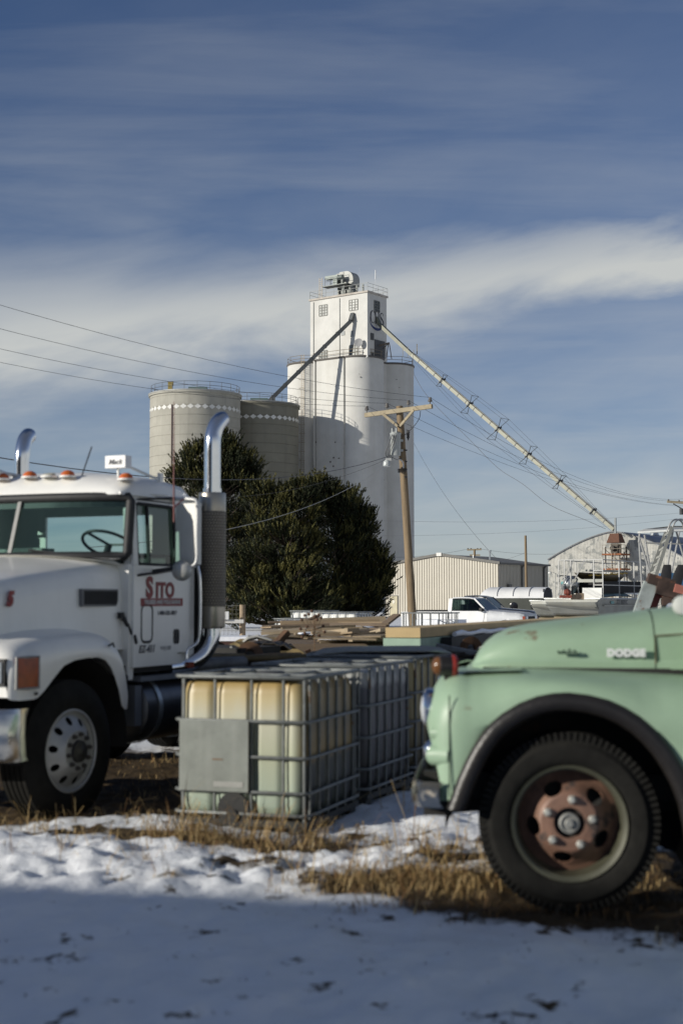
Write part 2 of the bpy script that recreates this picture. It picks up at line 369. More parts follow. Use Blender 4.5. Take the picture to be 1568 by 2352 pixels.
# dry grass: blades and stalks wherever the snow is thin
def make_grass():
    rnd = random.Random(3); vs = []; fs = []; mi = []
    def blade(x, y, z, h, wd, lean, a, m):
        d = V((math.cos(a), math.sin(a), 0)); s = V((-math.sin(a), math.cos(a), 0)) * wd; b = V((x, y, z)); n = len(vs)
        p1 = b + d * lean * h * .45 + V((0, 0, h * .6)); p2 = b + d * lean * h * 1.25 + V((0, 0, h * (1 - .55 * lean)))
        vs.extend([b - s, b + s, p1 + s * .8, p1 - s * .8, p2]); fs.append((n, n + 1, n + 2, n + 3)); fs.append((n + 3, n + 2, n + 4)); mi.extend([m, m])
    def tuft(x, y, k, h, spread, m=None):
        for _ in range(k):
            px, py = x + rnd.gauss(0, spread), y + rnd.gauss(0, spread)
            blade(px, py, gz(px, py) - .01, h * rnd.choice((.3, .5, .7, 1.0, 1.5)) * rnd.uniform(.8, 1.2), rnd.uniform(.0015, .004), rnd.uniform(.1, 1.6), rnd.uniform(0, 6.28), m if m is not None else rnd.choice((0, 0, 1, 2)))
    n = 0
    while n < 2300:
        x, y = rnd.uniform(-5, 4), rnd.uniform(5.5, 15)
        c = cover(x, y)
        if c < .12:
            n += 1
            if y < 7.95: tuft(x, y, 9, .07, .06, rnd.choice((1, 3, 3)))  # darker blades paint in the shade lying over this ground
            elif y < 8.6:
                if rnd.random() < .6: tuft(x, y, rnd.choice((4, 9, 14)), rnd.choice((.05, .09, .14)), .06)
            elif y < 10.5 and rnd.random() < .25: tuft(x, y, 9, rnd.choice((.05, .08, .15)), .06)
            elif rnd.random() < .22: tuft(x, y, 5, .10, .05)
        elif c < .30 and rnd.random() < .30: tuft(x, y, 7, .09, .03); n += 1
    for i in range(36): tuft(rnd.gauss(-.92, .26), rnd.gauss(9.70, .11), 13, rnd.choice((.14, .22, .30)), .05)
    for i in range(40): tuft(rnd.gauss(-.3, .75), rnd.gauss(9.35, .22), 7, rnd.choice((.06, .12, .2)), .07)
    for i in range(14): tuft(rnd.gauss(-.30, .22), rnd.gauss(9.50, .10), 11, .20, .05)
    for i in range(70): tuft(rnd.gauss(.42, .28), rnd.gauss(8.32, .15), 18, .12, .07)
    for i in range(10): tuft(rnd.gauss(.62, .10), rnd.gauss(9.0, .05), 12, .12, .03)
    for i in range(90): tuft(rnd.uniform(-2.6, 1.4), rnd.uniform(8.35, 9.9), rnd.choice((1, 2, 3, 5)), rnd.uniform(.10, .24), .02)
    for i in range(26): tuft(rnd.gauss(.55, .25), rnd.uniform(9.9, 12), 2, .38, .02, 2)
    for i in range(30): tuft(rnd.uniform(-3.6, -1.4), rnd.uniform(9.7, 10.6), 3, .17, .03)
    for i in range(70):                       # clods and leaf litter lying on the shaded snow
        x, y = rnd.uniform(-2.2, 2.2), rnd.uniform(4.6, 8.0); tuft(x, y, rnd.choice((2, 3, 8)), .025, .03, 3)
    me = bpy.data.meshes.new('dry_grass'); me.from_pydata(vs, [], fs)
    for q in (mat('straw', (.30, .205, .085), .8, 0, .3, 9), mat('straw_brown', (.20, .11, .04), .8, 0, .3, 9), mat('straw_pale', (.42, .31, .15), .8, 0, .25, 9), mat('litter_and_shaded_straw', (.06, .045, .03), .9)): me.materials.append(q)  # last one: litter, and straw darkened for shade
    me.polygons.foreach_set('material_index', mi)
    o = bpy.data.objects.new('dry_grass', me); COL.objects.link(o); tag(o, 'golden dry grass tufts poking through the snow', 'grass', kind='stuff')
make_grass()
# the tall barn behind the photographer, whose shadow lies over the foreground
def make_barn():
    Ls = 22.0; P = V((-1.7, 8.32, 0)) + V((-math.sin(SUN_AZ), -math.cos(SUN_AZ), 0)) * Ls; HB = Ls * math.tan(SUN_EL)
    t = thing('barn', 'tall dark board barn behind the photographer shading the foreground', 'barn', P, R(-11))
    MB().b2((-24, 0, 0), (18, -8, HB - .02)).build('wall', mat('barn_boards', (.10, .085, .07), .85, 0, .3, 2, bump=.3), t)
    m = MB(); m.prism([(-24.4, .0, HB), (-24.4, -8.2, HB), (-24.4, -4.1, HB + 1.2)], (42.8, 0, 0)).build('roof', mat('barn_roof', (.12, .12, .125), .6, .3), t)
    MB().b2((4, .0, 0), (8, .06, 4.4)).build('door', mat('barn_door', (.14, .10, .07), .8), t)
make_barn()
# ------------------------------------------------------------------ grain elevator
D1 = V((-.804, .595, 0)); D2 = V((.595, .804, 0)); P0 = V((3.77, 205, 0))
GRID = math.atan2(D2.y, D2.x)        # local x runs along D2, local y along D1
HM, HT = 37.2, 46.6
wconc = mat('white_painted_concrete', (.565, .555, .52), .8, 0, .10, .35, streak=.38, dirt=(.45, .42, .36), bump=.15, bs=3)
def rail(m, pts, h=1.05, r=.035, closed=False, every=None):
    for k in (h, h * .55): m.tube([V(p) + V((0, 0, k)) for p in pts], r, 4, closed=closed)
    for p in pts[::every or 1]: m.tube([p, V(p) + V((0, 0, h))], r, 4)
def flat_win(par, name, fn, u0, u1, z0, z1, nu, nz, glassm, framem):
    """window on a wall: fn(u, z, out) -> local point"""
    g = MB(); g.poly([fn(u0, z0, .03), fn(u1, z0, .03), fn(u1, z1, .03), fn(u0, z1, .03)])
    wnd = g.build(name, glassm, par)
    f = MB()
    for i in range(nu + 1):
        u = lerp(u0, u1, i / nu); f.bar(fn(u, z0, .05), fn(u, z1, .05), .07)
    for j in range(nz + 1):
        z = lerp(z0, z1, j / nz); f.bar(fn(u0, z, .055), fn(u1, z, .055), .07)
    f.build('frame', framem, wnd)
def make_elevator():
    t = thing('grain_elevator', 'tall white painted concrete grain elevator with square headhouse tower and lettering', 'grain elevator', P0, GRID)
    def arc(cb, ca, r, a0, a1, n=14): return [(cb + r * math.cos(R(lerp(a0, a1, i / n))), ca + r * math.sin(R(lerp(a0, a1, i / n)))) for i in range(n + 1)]
    ol = [(-1.2, 9.0), (-1.2, 8.75), (-.9, 8.7), (-.9, 8.45), (-1.2, 8.4), (-1.2, 3.45), (-.9, 3.4), (-.9, 3.1), (-1.18, 3.05)]
    ol += arc(2.3, 3.0, 3.5, 182, 335, 22) + arc(10.3, 3.0, 3.5, 205, 360, 20) + arc(10.3, 12.2, 3.5, 0, 90) + arc(2.3, 12.2, 3.5, 90, 240, 22)
    m = MB(); m.prism([(b, a, -.5) for b, a in ol], (0, 0, HM + .5)); m.build('silo_wall', wconc, t, smooth=25)
    rim = MB(); rim.tube([(b, a, HM + .02) for b, a in ol], .17, 6, closed=True); rim.build('roof_edge', mat('dark_cornice', (.12, .11, .10), .8), t)
    rl = MB(); pts = []
    P = [V((b, a, HM)) for b, a in ol]; acc = 0
    for i, p in enumerate(P):
        if i == 0 or (p - pts[-1]).length > 1.9: pts.append(p)
    rail(rl, pts, 1.1, .035, True); rl.build('roof_railing', mat('rail_metal', (.30, .25, .18), .6, .4), t)
    # headhouse tower
    TB, TA = 4.9, 10.5
    m = MB(); m.b2((0, 0, HM - .2), (TB, TA, HT)); m.build('tower', wconc, t)
    m = MB(); m.b2((-.18, -.18, HT - .05), (TB + .18, TA + .18, HT + .22)); m.build('tower_roof', mat('tower_coping', (.42, .38, .33), .8, 0, .2, 1), t)
    m = MB(); rp = [(-.1, a, HT + .2) for a in (TA, 9, 7.5, 6, 4.5, 3, 1.5, -.1)] + [(b, -.1, HT + .2) for b in (1.3, 2.6, 3.9, TB + .1)]
    rail(m, rp, 1.15, .03); rail(m, [(TB + .1, a, HT + .2) for a in (-.1, 3, 6, TA)] + [(b, TA, HT + .2) for b in (3, -.1)], 1.15, .03)
    m.build('tower_railing', mat('rail_pale', (.5, .5, .47), .6, .4), t)
    for a in (9.85, 5.0): m = MB(); m.bar((-.05, a, HM), (-.05, a, HT - .3), .10); m.build('downpipe', mat('pipe_grey', (.33, .33, .31), .7), t)
    lf = lambda u, z, o=0: V((-o, u, z)); rf = lambda u, z, o=0: V((u, -o, z))
    gl = mat('old_window_panes', (.15, .16, .15), .25, 0, .75, 1.4, spec=.5); gld = mat('dark_window_panes', (.05, .055, .06), .2, 0, .8, 1.6)
    fr = mat('window_steel', (.16, .16, .14), .6)
    for (u0, u1, z0, z1, nu, nz) in ((8.8, 7.3, HT - 2.55, HT - .92, 3, 4), (3.25, 1.72, HT - 2.4, HT - .82, 3, 4), (3.25, 1.75, HM + .3, HM + 1.85, 3, 3), (8.8, 7.3, HM + .2, HM + 1.6, 3, 3)):
        flat_win(t, 'window', lf, u0, u1, z0, z1, nu, nz, gl, fr)
    flat_win(t, 'window', rf, 1.66, 3.05, HT - 2.55, HT - .95, 3, 4, gld, fr)
    pan = mat('grey_panel', (.25, .26, .26), .6, .2)
    for (fn, u0, u1, z0, z1) in ((lf, 3.05, 2.48, HM + 3.1, HM + 4.0), (lf, 4.7, 4.1, HM + 3.5, HM + 4.1)):
        MB().prism([fn(u0, z0, 0), fn(u1, z0, 0), fn(u1, z1, 0), fn(u0, z1, 0)], fn(0, 0, .08) - fn(0, 0, 0)).build('hatch', pan, t)
    for (u0, u1, z0, z1) in ((.75, 1.55, HM + 2.5, HM + 3.5), (1.75, 4.4, HM + .05, HM + 2.7), (.9, 1.5, HM + .05, HM + .7)):
        MB().prism([rf(u0, z0, 0), rf(u1, z0, 0), rf(u1, z1, 0), rf(u0, z1, 0)], (0, -.08, 0)).build('door', mat('dark_door', (.07, .07, .07), .6), t)
    # painted lettering: thick and thin strokes, and the blue swoosh below
    def ribbon(m, pts, wds):
        P = [V(p) for p in pts]; A = []; B = []
        for i, p in enumerate(P):
            d = (P[min(i + 1, len(P) - 1)] - P[max(i - 1, 0)]).normalized(); n = V((-d.y, d.x, 0)); w_ = wds[i] if isinstance(wds, list) else wds
            A.append(p + n * w_ / 2); B.append(p - n * w_ / 2)
        q = lambda p: rf(p.x, p.y, .03)
        for i in range(len(P) - 1): m.poly([q(A[i]), q(A[i + 1]), q(B[i + 1]), q(B[i])])
    m = MB(); z0, z1 = HT - 4.35, HT - 2.55; h = z1 - z0
    def C(p): return (p[0], p[1], 0)
    u0, wd = .78, 1.12                       # C
    k = [(u0 + wd / 2 + wd / 2 * math.cos(R(a)), z0 + h / 2 + h / 2 * math.sin(R(a)), 0) for a in range(42, 323, 10)]
    ribbon(m, k, [0.08 + .22 * max(0, -math.cos(R(a))) for a in range(42, 323, 10)])
    ribbon(m, [C((u0 + wd * .9, z1 - .05)), C((u0 + wd * .9, z1 - .5))], .07)
    for u in (2.02, 2.82):                   # H
        ribbon(m, [C((u, z0)), C((u, z1))], .25); ribbon(m, [C((u - .2, z0 + .03)), C((u + .2, z0 + .03))], .06); ribbon(m, [C((u - .2, z1 - .03)), C((u + .2, z1 - .03))], .06)
    ribbon(m, [C((2.02, z0 + h * .52)), C((2.82, z0 + h * .52))], .08)
    sx = 3.2; sw = .86                       # S
    sp_ = smooth_path([(sx + sw * q[0], z0 + h * q[1], 0) for q in ((.95, .78), (.8, .95), (.45, 1.0), (.12, .86), (.1, .68), (.4, .53), (.75, .40), (.95, .22), (.8, .05), (.4, 0), (.08, .08), (.0, .28))], 4)
    ribbon(m, sp_, [.08 + .22 * math.exp(-((i / (len(sp_) - 1) - .47) / .22) ** 2) for i in range(len(sp_))])
    m.build('lettering', mat('black_sign_paint', (.03, .033, .045), .7), t)
    m = MB(); k = [(2.35 + 1.78 * math.cos(R(a)), HT - 3.9 + 1.25 * math.sin(R(a)), 0) for a in range(168, 376, 8)]
    ribbon(m, k, [.05 + .34 * math.sin(math.pi * i / (len(k) - 1)) ** 2 for i in range(len(k))]); m.build('swoosh', mat('navy_sign_paint', (.02, .035, .13), .7), t)
    # leg head on the roof: half-drum hood, legs, platform, motor
    hd = mat('bright_sheet_steel', (.36, .36, .335), .6, .15, .15, 1)
    A, Z = 2.3, HT + .75
    hp = [(A + 1.25, Z + 1.0)] + [(A + 2.55 + 1.3 * math.cos(R(a)), Z + 1.95 + 1.3 * math.sin(R(a))) for a in range(180, 89, -10)] + [(A + 3.7, Z + 3.25), (A + 3.75, Z + 3.05), (A + 4.3, Z + 3.05), (A + 4.3, Z + 1.0), (A + 3.6, Z + .7)]
    m = MB(); m.prism([(1.3, a, z) for a, z in hp], (1.7, 0, 0)); m.b2((1.24, A + 2.95, Z + 1.0), (1.3, A + 3.02, Z + 3.2))
    m.build('leg_head', hd, t, smooth=30)
    m = MB()
    for a in (5.2, 3.9, 2.6, 1.5): m.bar((1.0, a, HT + .2), (1.0, a, HT + 1.5), .2)
    m.b2((1.5, A + 1.5, HT + .2), (2.8, A + 3.9, HT + 1.7)); m.bar((.6, 5.0, HT + 1.5), (.6, 5.0, HT + 3.0), .3); m.bar((.2, 3.2, HT + .2), (1.2, 3.6, HT + 1.9), .25)
    for a in (A + 1.4, A + 3.9): m.bar((1.3, a, HT + .2), (1.3, a, HT + 2.2), .22)
    m.b2((-.2, 3.6, HT + 1.75), (1.2, 8.2, HT + 1.85)); rail(m, [(-.2, a, HT + 1.85) for a in (7.6, 6.5, 5.4, 4.3, 3.2)], 1.1, .03)
    rail(m, [(1.1, a, HT + 1.85) for a in (7.6, 6.5, 5.4)], 1.1, .03); m.bar((-.1, 4.2, HT + .2), (-.1, 4.2, HT + 1.5), .12); m.bar((-.1, 2.3, HT + .3), (.9, 4.2, HT + 1.9), .35, .05)
    m.build('platform', mat('platform_steel', (.17, .18, .17), .6, .4), t)
    m = MB(); m.b2((.2, 5.6, HT + 2.9), (.9, 7.9, HT + 3.4)); m.cyl((.5, 4.8, HT + 3.0), (.5, 5.6, HT + 3.0), .35); m.b2((.3, 5.7, HT + 1.9), (.8, 6.5, HT + 2.9)); m.build('motor', mat('motor_grey', (.13, .15, .14), .5, .3), t)
    m = MB()
    for dx in (0, .5): m.bar((-.25 + 0, 8.1 + dx, HT + .2), (-.25, 8.1 + dx, HT + 3.2), .05)
    for k in range(9): m.bar((-.25, 8.1, HT + .4 + k * .32), (-.25, 8.6, HT + .4 + k * .32), .04)
    for dx in (0, .45): m.bar((-1.42, 10.6 + dx, 15), (-1.42, 10.6 + dx, HM + 1.1), .05)
    for k in range(70): m.bar((-1.42, 10.6, 15.2 + k * .33), (-1.42, 11.05, 15.2 + k * .33), .035)
    for k in range(16):
        z = 17 + k * 1.35; m.tube([(-1.4 - .75 * math.sin(R(a)), 10.82 + .42 * math.cos(R(a)), z) for a in range(0, 181, 30)], .025, 4)
    m.build('ladder', mat('rail_metal', (.3, .25, .18), .6), t)
    m = MB(); m.tube([(2.0, -.05, HT + .2), (2.0, -.05, HT + 2.5)], .03, 5); m.tube([(2.0, -.05, HT + 2.2), (2.0, -.05, HT + 3.6)], .07, 6)
    for q in ((1.7, .2), (2.3, .2), (2.0, -.4)): m.tube([(q[0], q[1] - .05, HT + .2), (2.0, -.05, HT + .9)], .02, 4)
    m.build('antenna', mat('antenna_white', (.6, .6, .6), .5), t); m = MB(); m.tube([(2.2, 3.0, HT + 3.6), (2.2, 3.0, HT + 4.3)], .025, 4); m.build('antenna', mat('antenna_white', (.6, .6, .6), .5), t)
    # satellite dish on the roof in front of the tower
    m = MB(); ax = V((-.85, -.35, .15)); c = V((-.75, 1.05, HM + 1.95)); m.lathe([(.0, -.12), (.3, -.09), (.5, -.03), (.64, .03), (.62, .03), (.3, -.05), (0, -.08)], c, ax, 24)
    m.tube([c + V((.1, 0, -.1)), (-.5, 1.1, HM)], .05, 6); m.build('satellite_dish', mat('dish_grey', (.27, .27, .27), .6), t, smooth=40)
    m = MB()                                 # hoist beam on the shaded face
    m.bar((2.9, .1, HM + 1.9), (3.3, -1.6, HM + 2.2), .22); m.bar((3.0, -1.3, HM), (3.2, -1.5, HM + 2.2), .1); m.bar((4.3, -1.3, HM), (3.4, -1.5, HM + 2.2), .1); m.bar((3.3, -1.6, HM + 2.2), (3.9, 0, HM + 1.6), .08)
    m.build('hoist', mat('hoist_rust', (.14, .11, .08), .7), t)
    rnd = random.Random(5); fm = mat('fitting_dark', (.12, .11, .10), .8)     # small marks and pipe brackets on the wall
    for i in range(34):
        a = rnd.uniform(188, 330); z = rnd.uniform(4, 36); cb, r = (2.3, 3.52) if i % 2 else (10.3, 3.52)
        b, a_ = cb + r * math.cos(R(a)), 3.0 + r * math.sin(R(a)); s = rnd.uniform(.04, .16); MB().box((b, a_, z), (s, s, s * rnd.uniform(.4, 1.2))).build('wall_fitting', fm, t)
    for i in range(18): MB().box((-1.21, rnd.uniform(3.4, 8.6), rnd.uniform(4, 26)), (.04, rnd.uniform(.1, .3), rnd.uniform(.04, .3))).build('wall_fitting', fm, t)
    # spouts
    box_m = mat('spout_steel_dark', (.10, .105, .105), .55, .3, .25, 1)
    a = P0 + D1 * 2.55 - D2 * .05 + V((0, 0, HM + 5.9)); b = a - D2 * .55 - V((0, 0, .55)); e = at(624, 915, 203.2)
    s = thing('grain_spout', 'dark grain spout sloping from the white tower down to the shorter concrete silo', 'grain spout', a)
    m = MB(); m.bar(a + V((0, 0, .6)), b, .62, .5); m.bar(b, e, .5, .55); m.build('chute', box_m, s, world=True)
    for k in range(1, 6): p = b.lerp(e, k / 6); d = (e - b).normalized(); MB().bar(p - d * .06, p + d * .06, .62, .66).build('flange', box_m, s, world=True)
    m = MB(); m.bar(e + V((.3, 0, .2)), e + V((.3, 0, -.8)), .4); m.bar(e, e + V((-.6, 0, -.7)), .5); m.build('outlet', box_m, s, world=True)
    a = P0 + D2 * 2.35 - D1 * .05 + V((0, 0, HT - 3.9)); b = a - D1 * -0 + V((.4, -.3, -.6)); mid = at(946, 815, 202.4); e = at(1409, 1216, 183.5)
    s = thing('grain_spout', 'very long pale grain spout braced with cables running from the tower to the arched shed', 'grain spout', a)
    pale = mat('spout_steel_pale', (.165, .165, .13), .5, .3, .1, 1)
    m = MB(); m.bar(a + V((0, 0, .5)), b, .6, .45); m.bar(b, mid, .5, .5); m.bar(mid, e, .50, .46); m.build('chute', pale, s, world=True)
    d = (e - mid).normalized(); side = d.cross(V((0, 0, 1))).normalized(); up = side.cross(d)
    m = MB()
    for k in range(1, 24):
        p = mid.lerp(e, k / 24); m.bar(p - d * .05, p + d * .05, .58, .54)
    m.bar(mid + up * .31, e + up * .31, .14, .12); m.build('flange', box_m, s, world=True)
    ends = []
    for u, sz in ((1021, .95), (1088, 1.45), (1155, 1.75), (1224, 1.45), (1293, 1.1), (1365, .5)):
        p = mid.lerp(e, (u - 946) / (1409 - 946.)); m = MB(); q = []
        for sx_, sy_ in ((1, 1), (1, -1), (-1, -1), (-1, 1)):
            c = p + side * sx_ * sz * .62 + up * sy_ * sz; q.append(c); m.bar(p, c, .07)
        m.bar(q[0], q[3], .05); m.bar(q[1], q[2], .05); m.bar(p - side * .6 + up * .3, p + side * .6 + up * .3, .14); m.bar(p - side * .6 - up * .3, p + side * .6 - up * .3, .12)
        m.bar(p + side * .4 - up * .5, p + side * .4 + up * .5, .1); m.bar(p - side * .4 - up * .5, p - side * .4 + up * .5, .1)
        m.build('brace_bracket', box_m, s, world=True); ends.append(q)
    m = MB()
    for k in range(4):
        off = side * (.3 if k in (0, 1) else -.3) + up * (.3 if k in (0, 3) else -.3)
        m.tube([mid + off] + [q[k] for q in ends] + [e + off], .016, 4)
    m.build('brace_cable', mat('cable_dark', (.07, .07, .075), .6, .3), s, world=True)
    m = MB(); m.tube([mid + V((.1, -.4, .3))] + smooth_path([at(950, 860, 202), at(985, 915, 200.5), at(1078, 1010, 197), at(1143, 1075, 193.5), at(1200, 1112, 190.5), at(1262, 1160, 187.5), at(1345, 1195, 185), at(1390, 1215, 184)], 4), .028, 5)
    m.build('power_cable', mat('cable_dark', (.07, .07, .075), .6), s, world=True)
    m = MB(); g = mat('spout_gangway', (.3, .28, .24), .6, .3)     # bracket and guard where the spout leaves the roof edge
    c = mid + V((0, 0, -.3)); m.bar(c + V((-1.3, .9, 1.2)), c + V((1.1, -.8, -.4)), .06); m.bar(c + V((-1.3, .9, .2)), c + V((-1.3, .9, 1.5)), .08); m.bar(c + V((.2, -.2, -.4)), c + V((.2, -.2, 1.0)), .08)
    m.bar(c + V((-.6, .3, 0)), c + V((-.6, .3, 1.6)), .08); m.bar(c + V((.7, .1, .4)), c + V((.7, .1, 1.9)), .14); m.build('guard_rail', g, s, world=True)
make_elevator()
# ------------------------------------------------------------------ the two bare concrete silos
def make_silo(label, x, y, tall, vis_streak, cname, ccol):
    t = thing('concrete_silo', label, 'silo', (x, y, 0), 0, 'bare concrete silos beside the elevator'); r = 6.2
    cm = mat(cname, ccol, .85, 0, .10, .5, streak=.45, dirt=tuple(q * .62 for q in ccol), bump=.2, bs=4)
    prof = [(r, -.4)]; z = 1.0; k = 0
    while z < tall - .6:
        prof += [(r, z), (r - .05, z + .03), (r - .05, z + .09), (r, z + .12)]; z += 1.34
    prof += [(r, tall - .35), (r + .18, tall - .33), (r + .18, tall), (r, tall + .02), (0, tall + .5)]
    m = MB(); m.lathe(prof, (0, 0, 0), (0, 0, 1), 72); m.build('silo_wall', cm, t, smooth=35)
    m = MB(); m.lathe([(r + .22, tall - .1), (r + .24, tall + .06), (r + .1, tall + .08)], (0, 0, 0), (0, 0, 1), 72); m.build('roof_edge', mat('silo_rim', (.33, .33, .31), .6, .3), t)
    m = MB(); n = 40; zc = tall - 2.25                       # band of painted diamonds
    for i in range(n):
        a = 2 * math.pi * i / n; w_ = math.pi / n * .96
        pt = lambda da, dz: ((r + .03) * math.cos(a + da), (r + .03) * math.sin(a + da), zc + dz)
        m.poly([pt(-w_, 0), pt(0, -.34), pt(w_, 0), pt(0, .34)])
    m.build('diamond_band', mat('white_sign_paint', (.62, .61, .57), .7), t)
    m = MB(); pts = [(6.1 * math.cos(2 * math.pi * i / 22), 6.1 * math.sin(2 * math.pi * i / 22), tall) for i in range(22)]; rail(m, pts, 1.15, .03, True); m.build('roof_railing', mat('rail_dark', (.12, .12, .12), .6, .3), t)
    m = MB(); m.b2((-.6, -3.4, tall), (1.9, -2.2, tall + .75)); m.build('roof_hatch', mat('hatch_teal', (.10, .15, .15), .6), t)
    m = MB()
    if vis_streak:
        m.b2((-3.2, -4.9, tall), (-2.6, -4.3, tall + .9)); m.cyl((-3.2, -4.6, tall + 1.0), (-2.5, -4.6, tall + 1.0), .3); m.build('fan', mat('motor_yellow', (.32, .25, .08), .5), t)
        a = R(246); m = MB(); m.tube([(6.28 * math.cos(a), 6.28 * math.sin(a), z) for z in (0, tall - 2)], .09, 6); m.build('downpipe', mat('pipe_rust', (.16, .12, .10), .7), t)
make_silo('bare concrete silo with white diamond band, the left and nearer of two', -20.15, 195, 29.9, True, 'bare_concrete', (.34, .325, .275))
make_silo('bare concrete silo with white diamond band, tucked against the white elevator', -12.4, 205, 29.8, False, 'darker_concrete', (.19, .18, .14))  # same concrete in a darker colour than the other silo
# ------------------------------------------------------------------ cream metal shed
def make_shed():
    c = V((15.6, 142, 0)); t = thing('metal_shed', 'long low cream ribbed metal shed with grey trim and one door', 'shed', c, GRID)
    WL, DL, HE, HP = 13.6, 10.4, 5.43, 6.35                  # front runs along local y, side along local x
    cream = mat('cream_siding', (.44, .41, .345), .55, .1, .05, .5); trim = mat('shed_trim', (.10, .095, .085), .6)
    m = MB(); top = lambda a: HE + (HP - HE) * (1 - abs(a - WL / 2) / (WL / 2))
    m.prism([(0, 0, -.3), (0, WL, -.3), (0, WL, HE), (0, WL / 2, HP), (0, 0, HE)], (DL, 0, 0)); m.build('wall', cream, t)
    m = MB(); n = 45
    for i in range(n + 1):
        a = WL * i / n
        if 11.9 < a < 13.2: z0 = 2.3
        else: z0 = 0
        m.b2((-.05, a - .026, z0), (-.002, a + .026, top(min(max(a, .02), WL - .02)) - .03))
    m.build('siding_rib', mat('siding_shadow', (.24, .21, .16), .6), t)
    m = MB()
    for i in range(36):
        b = DL * (i + .5) / 36; m.b2((b - .03, -.05, 0), (b + .03, -.002, HE - .05))
    m.build('siding_rib', cream, t)
    m = MB(); 
    for s_ in (0, 1):
        a0, a1 = (0, WL / 2) if s_ == 0 else (WL, WL / 2)
        m.loft([[(-.08, a0 + (-.25 if s_ == 0 else .25), HE - .02), (DL + .2, a0 + (-.25 if s_ == 0 else .25), HE - .02)], [(-.08, a1, HP + .06), (DL + .2, a1, HP + .06)]])
    m.build('roof', mat('shed_roof', (.17, .165, .15), .6, .2), t, solid=.12)
    m = MB(); m.bar((-.16, -.28, HE + .0), (-.16, WL / 2, HP + .06), .12, .26); m.bar((-.16, WL + .28, HE + .0), (-.16, WL / 2, HP + .06), .12, .26); m.bar((0, -.2, HE - .05), (DL, -.2, HE - .05), .18, .18); m.build('trim', trim, t)
    m = MB(); m.b2((-.3, WL / 2 - .3, HP - .12), (-.1, WL / 2 + .3, HP + .22)); m.build('ridge_cap', mat('ridge_white', (.6, .58, .54), .6), t)
    for b in (4.6, 9.3): m = MB(); m.bar((b, -.14, .1), (b, -.14, HE - .4), .14); m.bar((b, -.14, HE - .4), (b + .25, -.25, HE - .1), .14); m.build('downpipe', trim, t)
    d = MB(); d.b2((-.09, 12.1, 0), (-.003, 13.0, 2.12)); dr = d.build('door', mat('door_beige', (.40, .36, .24), .6), t)
    m = MB(); m.b2((-.07, 12.0, 0), (-.004, 12.1, 2.22)); m.b2((-.07, 13.0, 0), (-.004, 13.1, 2.22)); m.b2((-.07, 12.1, 2.12), (-.004, 13.0, 2.22)); m.build('door_frame', trim, dr)
    m = MB(); zc = 1.55; m.prism([(-.095, 12.55 - .2, zc), (-.095, 12.55, zc - .26), (-.095, 12.55 + .2, zc), (-.095, 12.55, zc + .26)], (-.02, 0, 0)); m.build('door_sign', mat('sign_silver', (.36, .35, .30), .5, .4), dr)
    m = MB(); m.cyl((-.09, 12.92, 1.0), (-.16, 12.92, 1.0), .04, n=8); m.build('handle', chrome(), dr)
    MB().b2((1.6, -.35, 2.9), (2.2, -.06, 3.3)).build('wall_lamp', trim, t)
    m = MB(); m.cyl((3.5, 3, HE + .2), (3.5, 3, HE + 1.3), .09, n=8); m.cyl((3.5, 3, HE + 1.25), (3.5, 3, HE + 1.45), .16, n=8); m.cyl((1.2, 3.6, HE + .3), (1.2, 3.6, HE + .9), .05, n=6); m.build('roof_vent', steel(), t)
make_shed()
